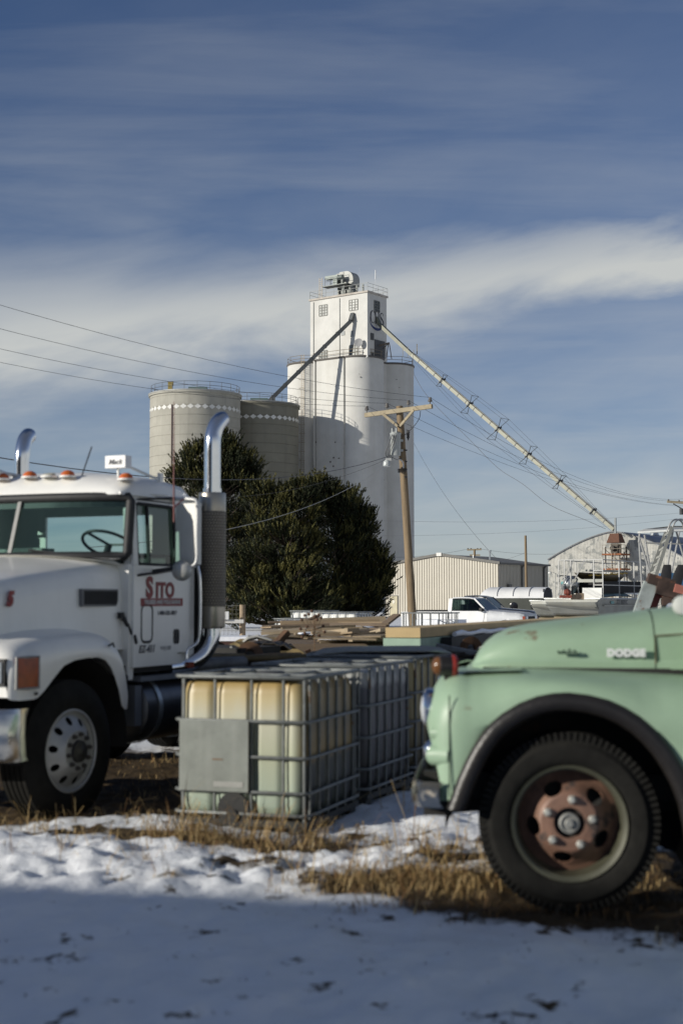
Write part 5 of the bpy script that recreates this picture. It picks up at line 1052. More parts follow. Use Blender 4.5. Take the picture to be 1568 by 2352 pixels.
    m = MB(); m.b2((-1.32, -.197, 1.115), (-1.80, -.19, 1.185)); m.build('number_plate', wht, t)
    text('lettering', '1G 1905ZH', .065, dkt, t, ax_(-1.56, 1.15, .014), .001, .001)
    hx = axes((.33, -.345, 1.66), (-1, -.06, 0), (0, 0, 1)); text('lettering', '5', .145, red, t, hx, .004, .010, .25)
    # hood vent and rubber latch
    m = MB(); m.b2((-.50, -.325, 1.605), (-1.02, -.268, 1.745)); vt = m.build('hood_vent', mat('vent_grey', (.17, .17, .175), .6, .2, .2, 30), t, bevel=.012)
    m = MB()
    for k in range(26): f = -.53 - k * .0185; m.b2((f, -.268, 1.62), (f - .006, -.262, 1.73))
    for k in range(6): z = 1.625 + k * .02; m.b2((-.52, -.2675, z), (-1.0, -.2635, z + .005))
    m.build('vent_mesh', black(), vt)
    m = MB(); m.tube(smooth_path([(-1.04, -.235, 1.52), (-1.06, -.215, 1.47), (-1.10, -.19, 1.39), (-1.125, -.18, 1.35), (-1.15, -.18, 1.29)], 4), [.018] * 6 + [.013] * 5 + [.024] * 5 + [.010], 8); m.box((-1.02, -.24, 1.53), (.05, .03, .05)); m.build('hood_latch', black(), t, smooth=60)
    m = MB(); m.tube([(-1.085, -.262, 1.97), (-1.09, -.245, 1.3), (-1.08, -.24, 1.12)], .006, 5); m.build('hood_seam', seam, t)
    # mirrors
    for far in (0, 1):
        q = mir if far else (lambda p: V(p))
        m = MB(); m.box(q((-1.53, .10, 2.215)), (.06, .225, .52), Matrix.Rotation(R(-8 if not far else 8), 3, 'Z')); mr = m.build('mirror', mat('mirror_back', (.60, .59, .55), .5, .1, .1, 3), t, bevel=.03, seg=3, smooth=40)
        m = MB(); m.tube(smooth_path([q((-1.5, -.20, 2.53)), q((-1.48, .0, 2.515)), q((-1.47, .17, 2.505)), q((-1.47, .215, 2.46)), q((-1.47, .215, 2.2)), q((-1.47, .215, 2.0)), q((-1.46, .17, 1.94)), q((-1.44, .0, 1.91)), q((-1.4, -.18, 1.88))], 4), .015, 8); m.build('mirror_arm', mat('arm_white', (.55, .55, .54), .4, .3), mr, smooth=60)
        m = MB(); m.tube([q((-1.4, -.19, 1.90)), q((-1.43, .03, 1.93))], .014, 6); m.tube([q((-1.15, -.18, 1.86)), q((-1.3, -.12, 1.88)), q((-1.42, .02, 1.92))], .012, 6); m.tube([q((-1.2, -.19, 2.50)), q((-1.46, .0, 2.52))], .010, 6); m.build('mirror_brace', black(), mr)
        m = MB(); m.lathe([(0, .06), (.05, .052), (.085, .02), (.09, 0), (.086, -.015), (0, -.02)], q((-1.44, .09, 1.905)), (1, .1, 0), 24); m.build('round_mirror', mat('round_mirror', (.45, .45, .43), .4, .3), mr, smooth=50)
        # exhaust: elbow, heat shield, stack
        c = V((-2.36, -.13 - .04 * far, 0)); qs = lambda x, y, z: q((c.x + x, c.y + y, z))
        m = MB(); m.tube(smooth_path([qs(.55, -.15, 1.06), qs(.30, -.12, 1.08), qs(.10, -.05, 1.16), qs(.01, 0, 1.30), qs(0, 0, 1.46)], 6), .078, 18); m.build('exhaust_elbow', chrome(), t, smooth=60)
        ms = mat('muffler_steel', (.36, .33, .28), .32, 1, .2, 6); m = MB(); m.lathe([(.085, 1.40), (.122, 1.41), (.125, 1.43), (.125, 1.60)], q((c.x, c.y, 0)), (0, 0, 1), 32); mf = m.build('muffler', ms, t, smooth=40); m = MB(); m.lathe([(.125, 2.46), (.125, 2.615), (.118, 2.63), (.08, 2.63)], q((c.x, c.y, 0)), (0, 0, 1), 32); m.build('muffler_cap', ms, mf, smooth=40)
        # perforated heat shield
        m = MB(); rows, cols = 32, 30
        for i in range(rows):
            for k in range(cols):
                z = 1.60 + .86 * i / rows; a = 2 * math.pi * (k + (i % 2) * .5) / cols; da = 2 * math.pi / cols * .5; dz = .86 / rows * .9; o = q((c.x, c.y, 0)); P4 = []
                pt = lambda aa, zz, r=.128: V((o.x + r * math.cos(aa), o.y + r * math.sin(aa), zz))
                m.poly([pt(a - da * .55, z), pt(a, z - dz * .42), pt(a + da * .55, z), pt(a, z + dz * .42, .131)])
        m.build('heat_shield', mat('shield_perforation', (.40, .345, .27), .5, .4, .2, 8), mf)
        m = MB(); m.lathe([(.1245, 1.60), (.1245, 2.46)], q((c.x, c.y, 0)), (0, 0, 1), 32); m.build('shield_core', mat('shield_dark', (.13, .115, .095), .55, .3), mf, smooth=40)
        m = MB(); m.tube(smooth_path([qs(0, 0, 2.60), qs(0, 0, 2.9), qs(0, 0, 3.08 - .05 * far), qs(-.012, .0, 3.16 - .05 * far), qs(-.05, .01, 3.25 - .05 * far), qs(-.115, .02, 3.31 - .05 * far), qs(-.15, .03, 3.32 - .05 * far)], 6), .074, 24, caps=False); m.lathe([(.083, 2.63), (.083, 2.67)], q((c.x, c.y, 0)), (0, 0, 1), 24); m.build('exhaust_stack', chrome(), mf, smooth=60)
        m = MB(); m.tube(smooth_path([q((-2.12, -.14, 1.96)), q((-2.12, -.115, 1.8)), q((-2.12, -.115, 1.4)), q((-2.10, -.13, 1.28)), q((-2.0, -.17, 1.22)), q((-1.98, -.17, 1.14))], 5), .014, 8); m.build('grab_bar', chrome(), t, smooth=60)
        m = MB(); m.b2(q((-2.2, -.35, 1.2)), q((-2.3, -.18, 2.5))); m.build('stack_bracket', dark(), t)
    # roof: marker lights, lit box, horn, aerials
    am = mat('marker_amber', (.55, .12, .02), .25, 0, .2, 10, spec=.7); gy = mat('marker_clear', (.5, .48, .38), .4)
    for l, k in ((-.28, am), (-.86, am), (-1.05, gy), (-1.25, am), (2 * C + .86 - .0, am), (2 * C + .28, am)):
        z = 2.655 + .06 * (1 - ((l - C) / 1.0) ** 2) ; m = MB(); m.lathe([(.075, -.01), (.075, .006), (0, .01)], (-1.14, l, z), (0, 0, 1), 16); mk = m.build('marker_light', wp, t, smooth=40)
        m = MB(); m.lathe([(.062, .0), (.055, .026), (.03, .045), (0, .05)] if k is am else [(.06, .0), (.05, .02), (0, .028)], (-1.14, l, z + .005), V((.25, 0, 1)), 16); m.build('lens', k, mk, smooth=50)
    m = MB(); m.box((-1.35, -.49, 2.835), (.10, .20, .105)); bx = m.build('roof_sign', mat('sign_white', (.74, .74, .73), .35, 0, .03), t, bevel=.018, seg=2)
    mt = axes((-1.297, -.49, 2.832), (0, 1, 0), (0, 0, 1)); text('lettering', 'Mack', .062, dkt, bx, mt, .001, .001, .3)
    m = MB(); m.tube([(-1.35, -.49, 2.80), (-1.35, -.49, 2.70)], .012, 6); m.tube([(-1.4, -.42, 2.80), (-1.62, -.26, 2.70)], .012, 6); m.bar((-1.68, -.27, 2.64), (-1.68, -.27, 2.76), .03, .05); m.build('sign_bracket', wp, bx)
    m = MB(); m.lathe([(.045, .16), (.03, .1), (.018, .0), (.016, -.25), (.03, -.3), (0, -.31)], (-1.2, -1.55, 2.76), (1, 0, .02), 16); m.tube([(-1.3, -1.55, 2.76), (-1.3, -1.55, 2.68)], .012, 6); m.build('horn', mat('arm_white', (.55, .55, .54), .4, .3), t, smooth=50)
    m = MB(); m.tube([(-1.25, -.80, 2.70), (-1.35, -.76, 2.98)], .006, 5); m.build('antenna', black(), t)
    m = MB(); m.tube([(-1.20, .15, 2.30), (-1.19, .15, 2.8), (-1.185, .15, 3.30)], [.008, .006, .003], 5); m.tube([(-1.20, .15, 2.42), (-1.4, .12, 2.5)], .008, 5); m.build('whip_antenna', mat('aerial_red', (.16, .05, .045), .5), t)
    # wheels
    def semi_wheel(c, ax, steer=0., dual=False, outer=True):
        ax = Matrix.Rotation(R(steer), 3, 'Z') @ V(ax); c = V(c); w_ = tyre(t, c, ax, .53, .30, .29, 0, name='wheel')
        al = mat('wheel_aluminium', (.40, .40, .395), .5, .45, .15, 5, bump=.05)
        m = MB(); m.lathe([(.302, -.015), (.312, -.003), (.300, .0), (.290, -.012)], c, ax, 56); s = 1 if not dual else -1
        holes = [(R(8 + 36 * i), .225, .030, .026) for i in range(10)]
        disc_with_holes(m, c, ax, [.07, .155, .165, .19, .262, .292], [.055, .055, .045, .02, -.03, -.02] if not dual else [-.14, -.14, -.135, -.13, -.12, -.02], holes); rm = m.build('rim', al, w_, smooth=40)
        m = MB(); m.lathe([(.27, -.10), (.27, -.2), (0, -.2)], c, ax, 30); m.build('brake_drum', dark(), w_)
        o = .055 if not dual else -.14; x, y = frame(ax)
        m = MB(); m.lathe([(.085, o), (.08, o + .025), (.065, o + .03), (.03, o + .032), (.02, o + .04), (0, o + .042)], c, ax, 30); m.build('hub', mat('hub_oily', (.06, .058, .055), .45, .5), w_, smooth=40)
        for i in range(10):
            a = R(26 + 36 * i); p = c + (x * math.cos(a) + y * math.sin(a)) * .125; m = MB(); m.lathe([(.019, o), (.019, o + .018), (.011, o + .02), (.011, o + .032), (0, o + .032)], p, ax, 6); m.build('nut', mat('nut_dark', (.10, .09, .085), .5, .6), w_)
        return w_
    semi_wheel((-.02, -.02, .53), (0, 1, 0), -3); semi_wheel((-.02, 2 * C + .02, .53), (0, -1, 0), -3)
    for f in (-3.9, -5.2):
        semi_wheel((f, -.02, .53), (0, 1, 0), 0, True); semi_wheel((f, 2 * C + .02, .53), (0, -1, 0), 0, True)
    # chassis, tank, steps, fifth wheel
    for l in (-.78, 2 * C + .78): MB().b2((.7, l - .04, .72), (-6.3, l + .04, 1.0)).build('frame_rail', dark(), t)
    m = MB(); m.cyl((0, -.3, .53), (0, 2 * C + .3, .53), .07); m.b2((.55, -.75, .62), (-1.0, 2 * C + .75, 1.5)); m.build('engine', dark(), t)
    tk = mat('tank_steel', (.10, .10, .105), .35, .7, .3, 3); m = MB(); m.lathe([(0, 0), (.24, .0), (.29, .03), (.29, 1.1), (.24, 1.13), (0, 1.13)], (-1.25, -.42, .74), (-1, 0, 0), 28); m.build('fuel_tank', tk, t, smooth=40)
    m = MB(); m.b2((-1.18, -.55, .98), (-2.25, -.14, 1.02)); m.b2((-1.12, -.6, .62), (-1.22, -.16, .95)); m.build('step', mat('step_grey', (.20, .21, .23), .5, .5), t, bevel=.01)
    for f in (-1.45, -2.1): m = MB(); m.lathe([(.295, 0), (.302, 0), (.302, .06), (.295, .06)], (f, -.42, .74), (-1, 0, 0), 28); m.build('tank_strap', steel(), t, smooth=40)
    m = MB(); m.b2((-2.0, -.20, 1.06), (-2.1, -.16, 1.11)); m.build('side_marker', mat('signal_amber', (.25, .04, .012), .25), t)
    m = MB(); m.box((-4.6, C, 1.12), (.9, .9, .08)); m.build('coupling_plate', dark(), t, bevel=.02)
    m = MB(); m.tube([(-2.3, -.5, 1.1), (-2.6, -.9, 1.5), (-2.4, C, 1.6)], .02, 6); m.build('air_hose', black(), t)
make_semi()
# ------------------------------------------------------------------ caged bulk tanks
def hdpe(name, stops, noise_amt=.06, side=None):
    """tank plastic: colour by height (dried residue, plus shade painted into side), ragged by noise"""
    if name in MATS: return MATS[name]
    m = bpy.data.materials.new(name); m.use_nodes = True; t = m.node_tree; L = t.links.new; b = t.nodes['Principled BSDF']
    tc = N(t, 'ShaderNodeTexCoord'); sx = N(t, 'ShaderNodeSeparateXYZ'); L(tc.outputs['Object'], sx.inputs[0])
    mp = N(t, 'ShaderNodeMapping'); L(tc.outputs['Object'], mp.inputs[0]); mp.inputs['Scale'].default_value = (1, 1, .18)
    k = N(t, 'ShaderNodeTexNoise'); L(mp.outputs[0], k.inputs['Vector']); k.inputs['Scale'].default_value = 9; k.inputs['Detail'].default_value = 6
    def ramp(stops):
        z = math_node(t, 'ADD', sx.outputs[2], math_node(t, 'MULTIPLY', math_node(t, 'SUBTRACT', k.outputs[0], .5), noise_amt * 3))
        z = math_node(t, 'DIVIDE', z, 1.2); r = N(t, 'ShaderNodeValToRGB'); L(z, r.inputs[0]); e = r.color_ramp.elements
        while len(e) < len(stops): e.new(.5)
        for q, (p, c) in zip(e, stops): q.position = p / 1.2; q.color = (*c, 1)
        return r.outputs[0]
    c = ramp(stops)
    if side:  # right face: amber stain, with its shade painted into the colour
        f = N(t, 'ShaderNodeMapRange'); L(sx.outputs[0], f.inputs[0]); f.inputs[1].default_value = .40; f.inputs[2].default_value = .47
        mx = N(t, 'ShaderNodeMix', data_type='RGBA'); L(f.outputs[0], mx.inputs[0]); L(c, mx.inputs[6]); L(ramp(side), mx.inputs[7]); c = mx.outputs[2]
    L(c, b.inputs['Base Color']); b.inputs['Roughness'].default_value = .42; b.inputs['Subsurface Weight'].default_value = .0
    MATS[name] = m; return m
HD_Y = hdpe('stained_and_shaded_plastic', [(.14, (.06, .08, .05)), (.22, (.30, .36, .28)), (.30, (.34, .40, .325)), (.60, (.37, .39, .28)), (.86, (.44, .43, .33)), (1.0, (.43, .355, .19)), (1.1, (.36, .255, .10))], .05,
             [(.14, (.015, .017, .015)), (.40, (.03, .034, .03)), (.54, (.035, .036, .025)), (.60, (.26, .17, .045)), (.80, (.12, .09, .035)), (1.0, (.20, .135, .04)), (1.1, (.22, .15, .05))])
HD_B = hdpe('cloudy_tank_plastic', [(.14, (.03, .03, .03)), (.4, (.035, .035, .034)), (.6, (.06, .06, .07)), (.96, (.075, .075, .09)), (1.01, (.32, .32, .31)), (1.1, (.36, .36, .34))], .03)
HD_W = hdpe('white_tank_plastic', [(.14, (.4, .42, .4)), (.4, (.66, .68, .64)), (1.06, (.74, .74, .70))], .05)
HD_A = hdpe('amber_tank_plastic', [(.14, (.04, .035, .02)), (.5, (.17, .135, .06)), (1.06, (.34, .27, .12))], .05)
def make_tote(label, loc, rz, pl, group='caged bulk tanks', front=False, bottle=True, base=True):
    t = thing('caged_tank', label, 'tank', loc, R(rz), group); fx = [-.44, -.20, .08, .32, .475] if front else [-.42, -.21, 0, .21, .42]; sy = [-.5, -.3, -.1, .1, .3, .5]
    if bottle:
        def outline(z, ins):
            out = []; hx, hy, r = .475 - ins, .575 - ins, .10
            def groove(q, arr): return .030 * max(0, 1 - min(abs(q - a) for a in arr) / .045) ** .6
            n = 44
            for k in range(n): x = lerp(-hx + r, hx - r, k / n); out.append((x, -hy + groove(x, fx)))
            for a in range(-90, 0, 15): out.append((hx - r + r * math.cos(R(a)), -hy + r + r * math.sin(R(a))))
            for k in range(n): y = lerp(-hy + r, hy - r, k / n); out.append((hx - groove(y, sy), y))
            for a in range(0, 90, 15): out.append((hx - r + r * math.cos(R(a)), hy - r + r * math.sin(R(a))))
            for k in range(n): x = lerp(hx - r, -hx + r, k / n); out.append((x, hy - groove(x, fx)))
            for a in range(90, 180, 15): out.append((-hx + r + r * math.cos(R(a)), hy - r + r * math.sin(R(a))))
            for k in range(n): y = lerp(hy - r, -hy + r, k / n); out.append((-hx + groove(y, sy), y))
            for a in range(180, 270, 15): out.append((-hx + r + r * math.cos(R(a)), -hy + r + r * math.sin(R(a))))
            return [V((x, y, z)) for x, y in out]
        m = MB(); m.loft([outline(z, i) for z, i in ((.155, .08), (.16, .04), (.19, .012), (.25, .0), (.6, -.006), (1.03, .0), (1.095, .015), (1.122, .05), (1.128, .12))], closed=True, caps=True); bt = m.build('bottle', pl, t, smooth=40)
        m = MB(); m.lathe([(.11, 1.12), (.11, 1.155), (.095, 1.165), (0, 1.167)], (0, 0, 0), (0, 0, 1), 24); m.build('lid', mat('lid_dark', (.06, .06, .06), .5), bt, smooth=40)
    g = mat('cage_steel', (.17, .18, .175), .5, .25, .25, 14, rust=.2, rustcol=(.17, .12, .08), rs=9); m = MB(); X, Y = .505, .605
    def ring(z, r=.012): m.tube([(x, y, z) for x, y in ((-X + .04, -Y), (X - .04, -Y), (X, -Y + .04), (X, Y - .04), (X - .04, Y), (-X + .04, Y), (-X, Y - .04), (-X, -Y + .04))], r, 8, closed=True)
    for z in (1.15, .84, .59, .345, .19): ring(z, .014 if z > 1.1 else .0125)
    for x in fx:
        for y in (-Y + .02, Y - .02): m.tube([(x, y, .13), (x, y, 1.15)], .0115, 7)
    for y in sy:
        for x in (-X + .02, X - .02): m.tube([(x, y, .13), (x, y, 1.15)], .0115, 7)
    m.build('cage', g, t, smooth=50)
    m = MB()
    for y in (-.3, .3): m.tube([(-X, y, 1.15), (X, y, 1.15)], .013, 7)
    for x in (-.25, .25): m.tube([(x, -Y, 1.152), (x, Y, 1.152)], .010, 6)
    m.build('top_bars', g, t, smooth=50)
    if base:
        m = MB(); m.b2((-.5, -.6, .105), (.5, .6, .15)); dm = mat('pallet_dark', (.04, .042, .04), .7, .2, .4, 6)
        for x in (-.42, 0, .42):
            for y in (-.52, 0, .52): m.b2((x - .06, y - .07, .0), (x + .06, y + .07, .106))
        m.build('pallet', dm, t)
    if front:
        m = MB(); m.b2((-.455, -.632, .345), (.072, -.622, .843)); pt = m.build('sign_plate', mat('dull_zinc_plate', (.195, .21, .19), .6, .3, .16, 5, bump=.06, streak=.25, dirt=(.33, .33, .31)), t, bevel=.003)
        m = MB(); m.b2((-.19, -.635, .378), (.035, -.631, .415)); m.build('paper_label', mat('paper_label', (.30, .30, .28), .7, 0, .1, 20), pt)
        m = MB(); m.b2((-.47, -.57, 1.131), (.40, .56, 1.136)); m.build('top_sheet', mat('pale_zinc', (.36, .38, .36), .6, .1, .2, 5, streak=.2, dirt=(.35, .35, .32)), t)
        m = MB(); m.b2((-.20, -.635, .565), (-.12, -.631, .574)); m.build('rust_mark', mat('rust_spot', (.18, .11, .06), .8), pt)
        m = MB(); m.lathe([(.12, 0), (.12, .02), (0, .02)], (-.05, -.585, .22), (0, -1, 0), 24, 0, math.pi * 2); m.cyl((-.05, -.5, .18), (-.05, -.63, .18), .04); m.build('valve', mat('valve_black', (.015, .015, .015), .5), t)
    return t
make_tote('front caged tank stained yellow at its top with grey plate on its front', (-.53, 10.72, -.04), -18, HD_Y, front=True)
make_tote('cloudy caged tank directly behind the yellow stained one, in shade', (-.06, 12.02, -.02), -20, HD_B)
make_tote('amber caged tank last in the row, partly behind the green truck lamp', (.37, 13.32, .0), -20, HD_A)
for i, (u, D, rz, lb) in enumerate(((795, 34, -20, 'white caged tank on a pallet before the pines, the right and nearest of three'), (688, 35.5, -14, 'white caged tank on a pallet, lower left of the three before the pines'), (722, 38.5, -18, 'white caged tank at the back of the three before the pines'))):
    p = at(u, 1400, D); z = .23 if i != 1 else .06
    make_tote(lb, (p.x, D, z), rz, HD_W, 'white tanks in the middle ground')
    m = MB()
    for k in range(6): y = -.55 + k * .22; m.b2((-.55, y - .07, z - .04), (.55, y + .07, z - .015))
    for x in (-.5, 0, .5): m.b2((x - .05, -.62, 0), (x + .05, .62, z - .04))
    o = m.build('pallet', wood(), None); o.location = (p.x, D, 0); o.rotation_euler = (0, 0, R(rz)); tag(o, 'wooden pallet under the ' + ('right nearest', 'lower left', 'rearmost')[i] + ' white tank before the pines', 'pallet', 'pallets under white tanks')
p = at(988, 1400, 33); wc_ = make_tote('empty wire cage without its tank near the white pickup', (p.x, 33, .22), -24, HD_W, 'white tanks in the middle ground', bottle=False); wc_.name = 'wire_cage'; wc_['category'] = 'wire cage'; del wc_['group']
m = MB(); m.box((0, 0, .35), (.95, 1.05, .6)); o = m.build('snow_block', snow_m(), None, bevel=.12, seg=3, smooth=60); q = at(1015, 1400, 34.2); o.location = (q.x, 34.4, .55); o.rotation_euler = (0, 0, R(-20)); tag(o, 'white collapsed tank liner heaped with snow behind the empty wire cage', 'tank liner')
# ------------------------------------------------------------------ scrap, lumber and vehicles of the middle ground
rnd = random.Random(21)
TX, TY = V((.945, -.326, 0)), V((.326, .945, 0))               # the yard's rows: along the front, away from the photographer
def loose(name, label, cat, mb, m, group=None, at_=None, **k):
    o = mb.build(name, m, None, **k); cs = [V(c) for c in o.bound_box]; c = at_ or V((sum(p.x for p in cs) / 8, sum(p.y for p in cs) / 8, min(p.z for p in cs)))
    o.data.transform(Matrix.Translation(-V(c))); o.location = c; return tag(o, label, cat, group)
def make_scrap():
    # tread plate cover with a rounded end
    a = at(668, 1500, 13.6).x; m = MB(); S = []
    for y in (13.15, 14.7): S.append([V((a, y, .1)), V((a, y, .75)), V((a + .02, y, .90)), V((a + .08, y, 1.03)), V((a + .17, y, 1.115)), V((a + .30, y, 1.165)), V((a + .55, y, 1.185)), V((a + 1.35, y, 1.19)), V((a + 1.5, y, 1.17))])
    m.loft(S); 
    tm = bpy.data.materials.new('tread_plate'); tm.use_nodes = True; b = tm.node_tree.nodes['Principled BSDF']; b.inputs['Metallic'].default_value = .0; b.inputs['Roughness'].default_value = .6; b.inputs['Base Color'].default_value = (.30, .30, .27, 1)
    tc = N(tm.node_tree, 'ShaderNodeTexCoord'); mp = N(tm.node_tree, 'ShaderNodeMapping'); mp.inputs['Rotation'].default_value = (0, 0, R(45)); mp.inputs['Scale'].default_value = (24, 24, 24); tm.node_tree.links.new(tc.outputs['Object'], mp.inputs[0])
    ck = N(tm.node_tree, 'ShaderNodeTexVoronoi'); ck.inputs['Randomness'].default_value = 0; tm.node_tree.links.new(mp.outputs[0], ck.inputs['Vector']); bp = N(tm.node_tree, 'ShaderNodeBump'); bp.inputs['Strength'].default_value = .9; bp.inputs['Distance'].default_value = .02; tm.node_tree.links.new(ck.outputs['Distance'], bp.inputs['Height']); tm.node_tree.links.new(bp.outputs[0], b.inputs['Normal'])
    loose('tread_plate_cover', 'rounded grey tread plate cover standing behind the caged tanks', 'metal cover', m, tm, smooth=40, solid=.01)
    # wrecked engine and axle heap
    c = at(640, 1482, 16.5); t = thing('engine_wreck', 'dark rusty engine wreck with pale bent sheet on top', 'engine', (c.x, 16.5, 0))
    m = MB(); m.b2((-.40, -.35, .35), (.30, .45, .95)); m.b2((-.30, -.5, .0), (-.2, .5, .4)); m.b2((.2, -.5, 0), (.3, .5, .4)); m.cyl((-.1, -.6, .8), (-.1, .5, .8), .16); m.cyl((.2, -.42, .62), (.2, -.35, .62), .16); m.build('block', dark(), t, bevel=.02)
    m = MB(); rows = []
    for i in range(19):
        x = -.46 + i * .054; rows.append([V((x + .03 * mnoise.noise(V((i * .9, j, 5))), -.5 + j * .13, 1.0 + .17 * math.exp(-((x + .12) / .33) ** 4) + .05 * mnoise.noise(V((i * .55, j * .9, 2))) + .03 * mnoise.noise(V((i * 1.7, j * 2.2, 7))))) for j in range(8)])
    for i in range(18):
        for j in range(7):
            if mnoise.noise(V((i * .8, j * .8, 11))) > -.35: m.poly([rows[i][j], rows[i + 1][j], rows[i + 1][j + 1], rows[i][j + 1]])
    m.build('cover', mat('scorched_sheet', (.05, .042, .032), .6, .3, .6, 3, rust=.4, rustcol=(.16, .11, .06)), t, solid=.012, weld=.001)
    m = MB(); m.loft([[(-.44, y, 1.15), (-.33, y, 1.235 + .03 * math.cos(y * 21)), (-.22, y + .02, 1.25 + .02 * math.sin(y * 31)), (-.06, y, 1.215)] for y in (-.52, -.47, -.42, -.36, -.3, -.24)]); m.build('bent_sheet', mat('bent_sheet', (.5, .49, .44), .5, .3, .3, 8), t, solid=.012)
    for k in range(16): m = MB(); p = V((rnd.uniform(-.45, .45), rnd.uniform(-.62, -.4), rnd.uniform(.78, 1.05))); m.bar(p, p + V((rnd.uniform(-.16, .16), rnd.uniform(-.1, .1), rnd.uniform(-.05, .08))), rnd.uniform(.015, .05), rnd.uniform(.02, .06)); m.build('scrap_piece', mat('scrap_piece_%d' % (k % 3), ((.19, .14, .06), (.06, .045, .03), (.13, .07, .04))[k % 3], .75, .2, .4, 9), t)
    m = MB(); m.cyl((-.25, -.45, 1.0), (-.25, -.52, 1.0), .10, n=16); m.cyl((.05, -.40, 1.02), (.05, -.52, 1.02), .06, n=12); m.build('pulley', mat('pulley_rust', (.16, .10, .05), .7, .3), t)
    for k in range(5):
        z = .82 + .06 * k; m = MB(); x0 = rnd.uniform(-.45, -.1); m.bar((x0, -.55, z), (x0 + rnd.uniform(.3, .6), -.52, z + rnd.uniform(-.03, .03)), .025, .03); m.build('bracket', mat('olive_rust', (.15, .115, .05), .7, .2, .4, 8), t)
    # rusty pipes, beams and frames lying between the trucks
    SC = [(400, 1500, 560, 1497, 15.5, .045, (.20, .20, .22)), (410, 1522, 700, 1510, 13.2, .035, (.16, .12, .06)), (430, 1512, 560, 1507, 14.2, .03, (.17, .13, .07)), (405, 1535, 560, 1522, 12.8, .06, (.16, .165, .17)), (560, 1512, 690, 1505, 14.5, .03, (.2, .13, .06)), (1060, 1500, 1330, 1494, 15, .03, (.16, .08, .05)), (1090, 1508, 1300, 1515, 14, .025, (.14, .07, .05)), (1000, 1497, 1150, 1492, 16.5, .05, (.05, .045, .04))]
    for i, (u0, v0, u1, v1, D, r, c) in enumerate(SC):
        a, b = at(u0, v0, D), at(u1, v1, D + .6); m = MB(); m.tube([a, a.lerp(b, .5) + V((0, 0, .012)), b], r, 8); lb = ('long grey pipe behind the exhaust elbow', 'long brown pipe just above the front tank', 'short olive pipe between the white truck and the engine wreck', 'thick grey pipe beside the front tank', 'thin rusty pipe below the engine wreck', 'straight rusty pipe over the dark scrap behind the green truck nose', 'bent rusty rod behind the amber lamp', 'thick black pipe under the mint green beams')[i]
        loose('scrap_pipe', lb, 'pipe', m, mat('scrap_pipe_%d' % i, c, .65, .4, .4, 4, rust=.35), 'scrap pipes', smooth=50)
    # low dark machinery frames they lie on
    for i, (u0, u1, D, D2, z, lb) in enumerate(((395, 560, 13.6, 16, 1.02, 'low dark machine frame between the white truck and the tread plate cover'), (560, 715, 14.3, 15.6, 1.0, 'low dark trailer frame in front of the engine wreck'), (985, 1350, 14.6, 17.5, 1.06, 'low dark trailer frame behind the nose of the green truck'))):
        x0, x1 = at(u0, 1500, D).x, at(u1, 1500, D).x; t = thing('machine_frame', lb, 'machine frame', ((x0 + x1) / 2, D, 0)); m = MB()
        for k in range(5): y = lerp(D, D2, k / 4); m.bar((x0, y, z - .05), (x1, y, z - .05), .09, .10)
        for k in range(4): x = lerp(x0, x1, k / 3); m.bar((x, D - .05, z - .16), (x, D2 + .05, z - .16), .10, .12)
        m.build('deck_bars', mat('frame_dark', (.04, .034, .028), .7, .3, .5, 4, rust=.4, rustcol=(.10, .055, .03)), t, world=True)
        for x in (x0 + .12, x1 - .12):
            for y in (D + .1, D2 - .1): m = MB(); m.bar((x, y, 0), (x, y, z - .2), .10, .10); m.build('leg', dark(), t, world=True)
        m = MB(); m.b2((x0 + .05, D + .2, .45), (x1 - .05, D2 - .2, .80)); m.build('belly_tank', dark(), t, world=True, bevel=.05)
    m = MB()
    for k in range(26): m.box((0, k * .0, 0), (.01, .01, .01)) if False else None
    # orange implement and blue snow covered box further left
    c = at(445, 1475, 27); m = MB(); m.b2((c.x - .9, 26.6, .55), (c.x + .75, 27.6, .86)); m.b2((c.x - .9, 26.6, .3), (c.x - .7, 27.6, .56)); m.b2((c.x + .5, 26.6, .0), (c.x + .7, 27.6, .56)); loose('implement', 'orange farm implement seen beside the exhaust elbow', 'implement', m, mat('implement_orange', (.42, .12, .03), .6, 0, .3, 3, rust=.2))
    c = at(545, 1488, 24); m = MB(); m.b2((c.x - .42, 23.6, 0), (c.x + .42, 24.6, .98)); loose('crate', 'dark low crate with snow beside the fence post', 'crate', m, mat('crate_brown', (.07, .03, .022), .7, 0, .3, 3), bevel=.02)
    m = MB(); m.box((c.x, 24.1, 1.02), (.86, 1.0, .07)); loose('snow_heap', 'flat heap of snow lying on the dark low crate', 'snow', m, snow_m(), bevel=.03, seg=2, smooth=60)
    # dried weed with round seed heads
    c = at(722, 1480, 17.6); t = thing('dried_weed', 'dry brown weed with round seed heads against the snowy lumber', 'weed', (c.x, 17.6, 0)); m = MB(); heads = []
    top = at(720, 1412, 17.6); m.tube([(c.x, 17.6, 0), c, c.lerp(top, .6) + V((.01, 0, 0)), top], [.007, .006, .005, .003], 5)
    for u, v in ((693, 1424), (700, 1414), (709, 1411), (716, 1404), (724, 1415), (732, 1412), (737, 1420), (728, 1424), (690, 1445), (745, 1452), (705, 1440), (742, 1438), (694, 1464), (733, 1460), (700, 1455)):
        e = at(u, v, 17.6 + rnd.uniform(-.1, .1)); s = c.lerp(top, rnd.uniform(.25, .7)); m.tube([s, s.lerp(e, .6) + V((0, 0, -.01)), e], .003, 4); heads.append(e)
    m.build('stem', mat('weed_stem', (.16, .095, .05), .8), t, world=True)
    for e in heads: m = MB(); m.lathe([(0, -.018), (.018, -.008), (.022, .004), (.012, .018), (0, .02)], e, (.1, 0, 1), 8); m.build('seed_head', mat('seed_head', (.10, .05, .03), .9), t, smooth=60, world=True)
make_scrap()
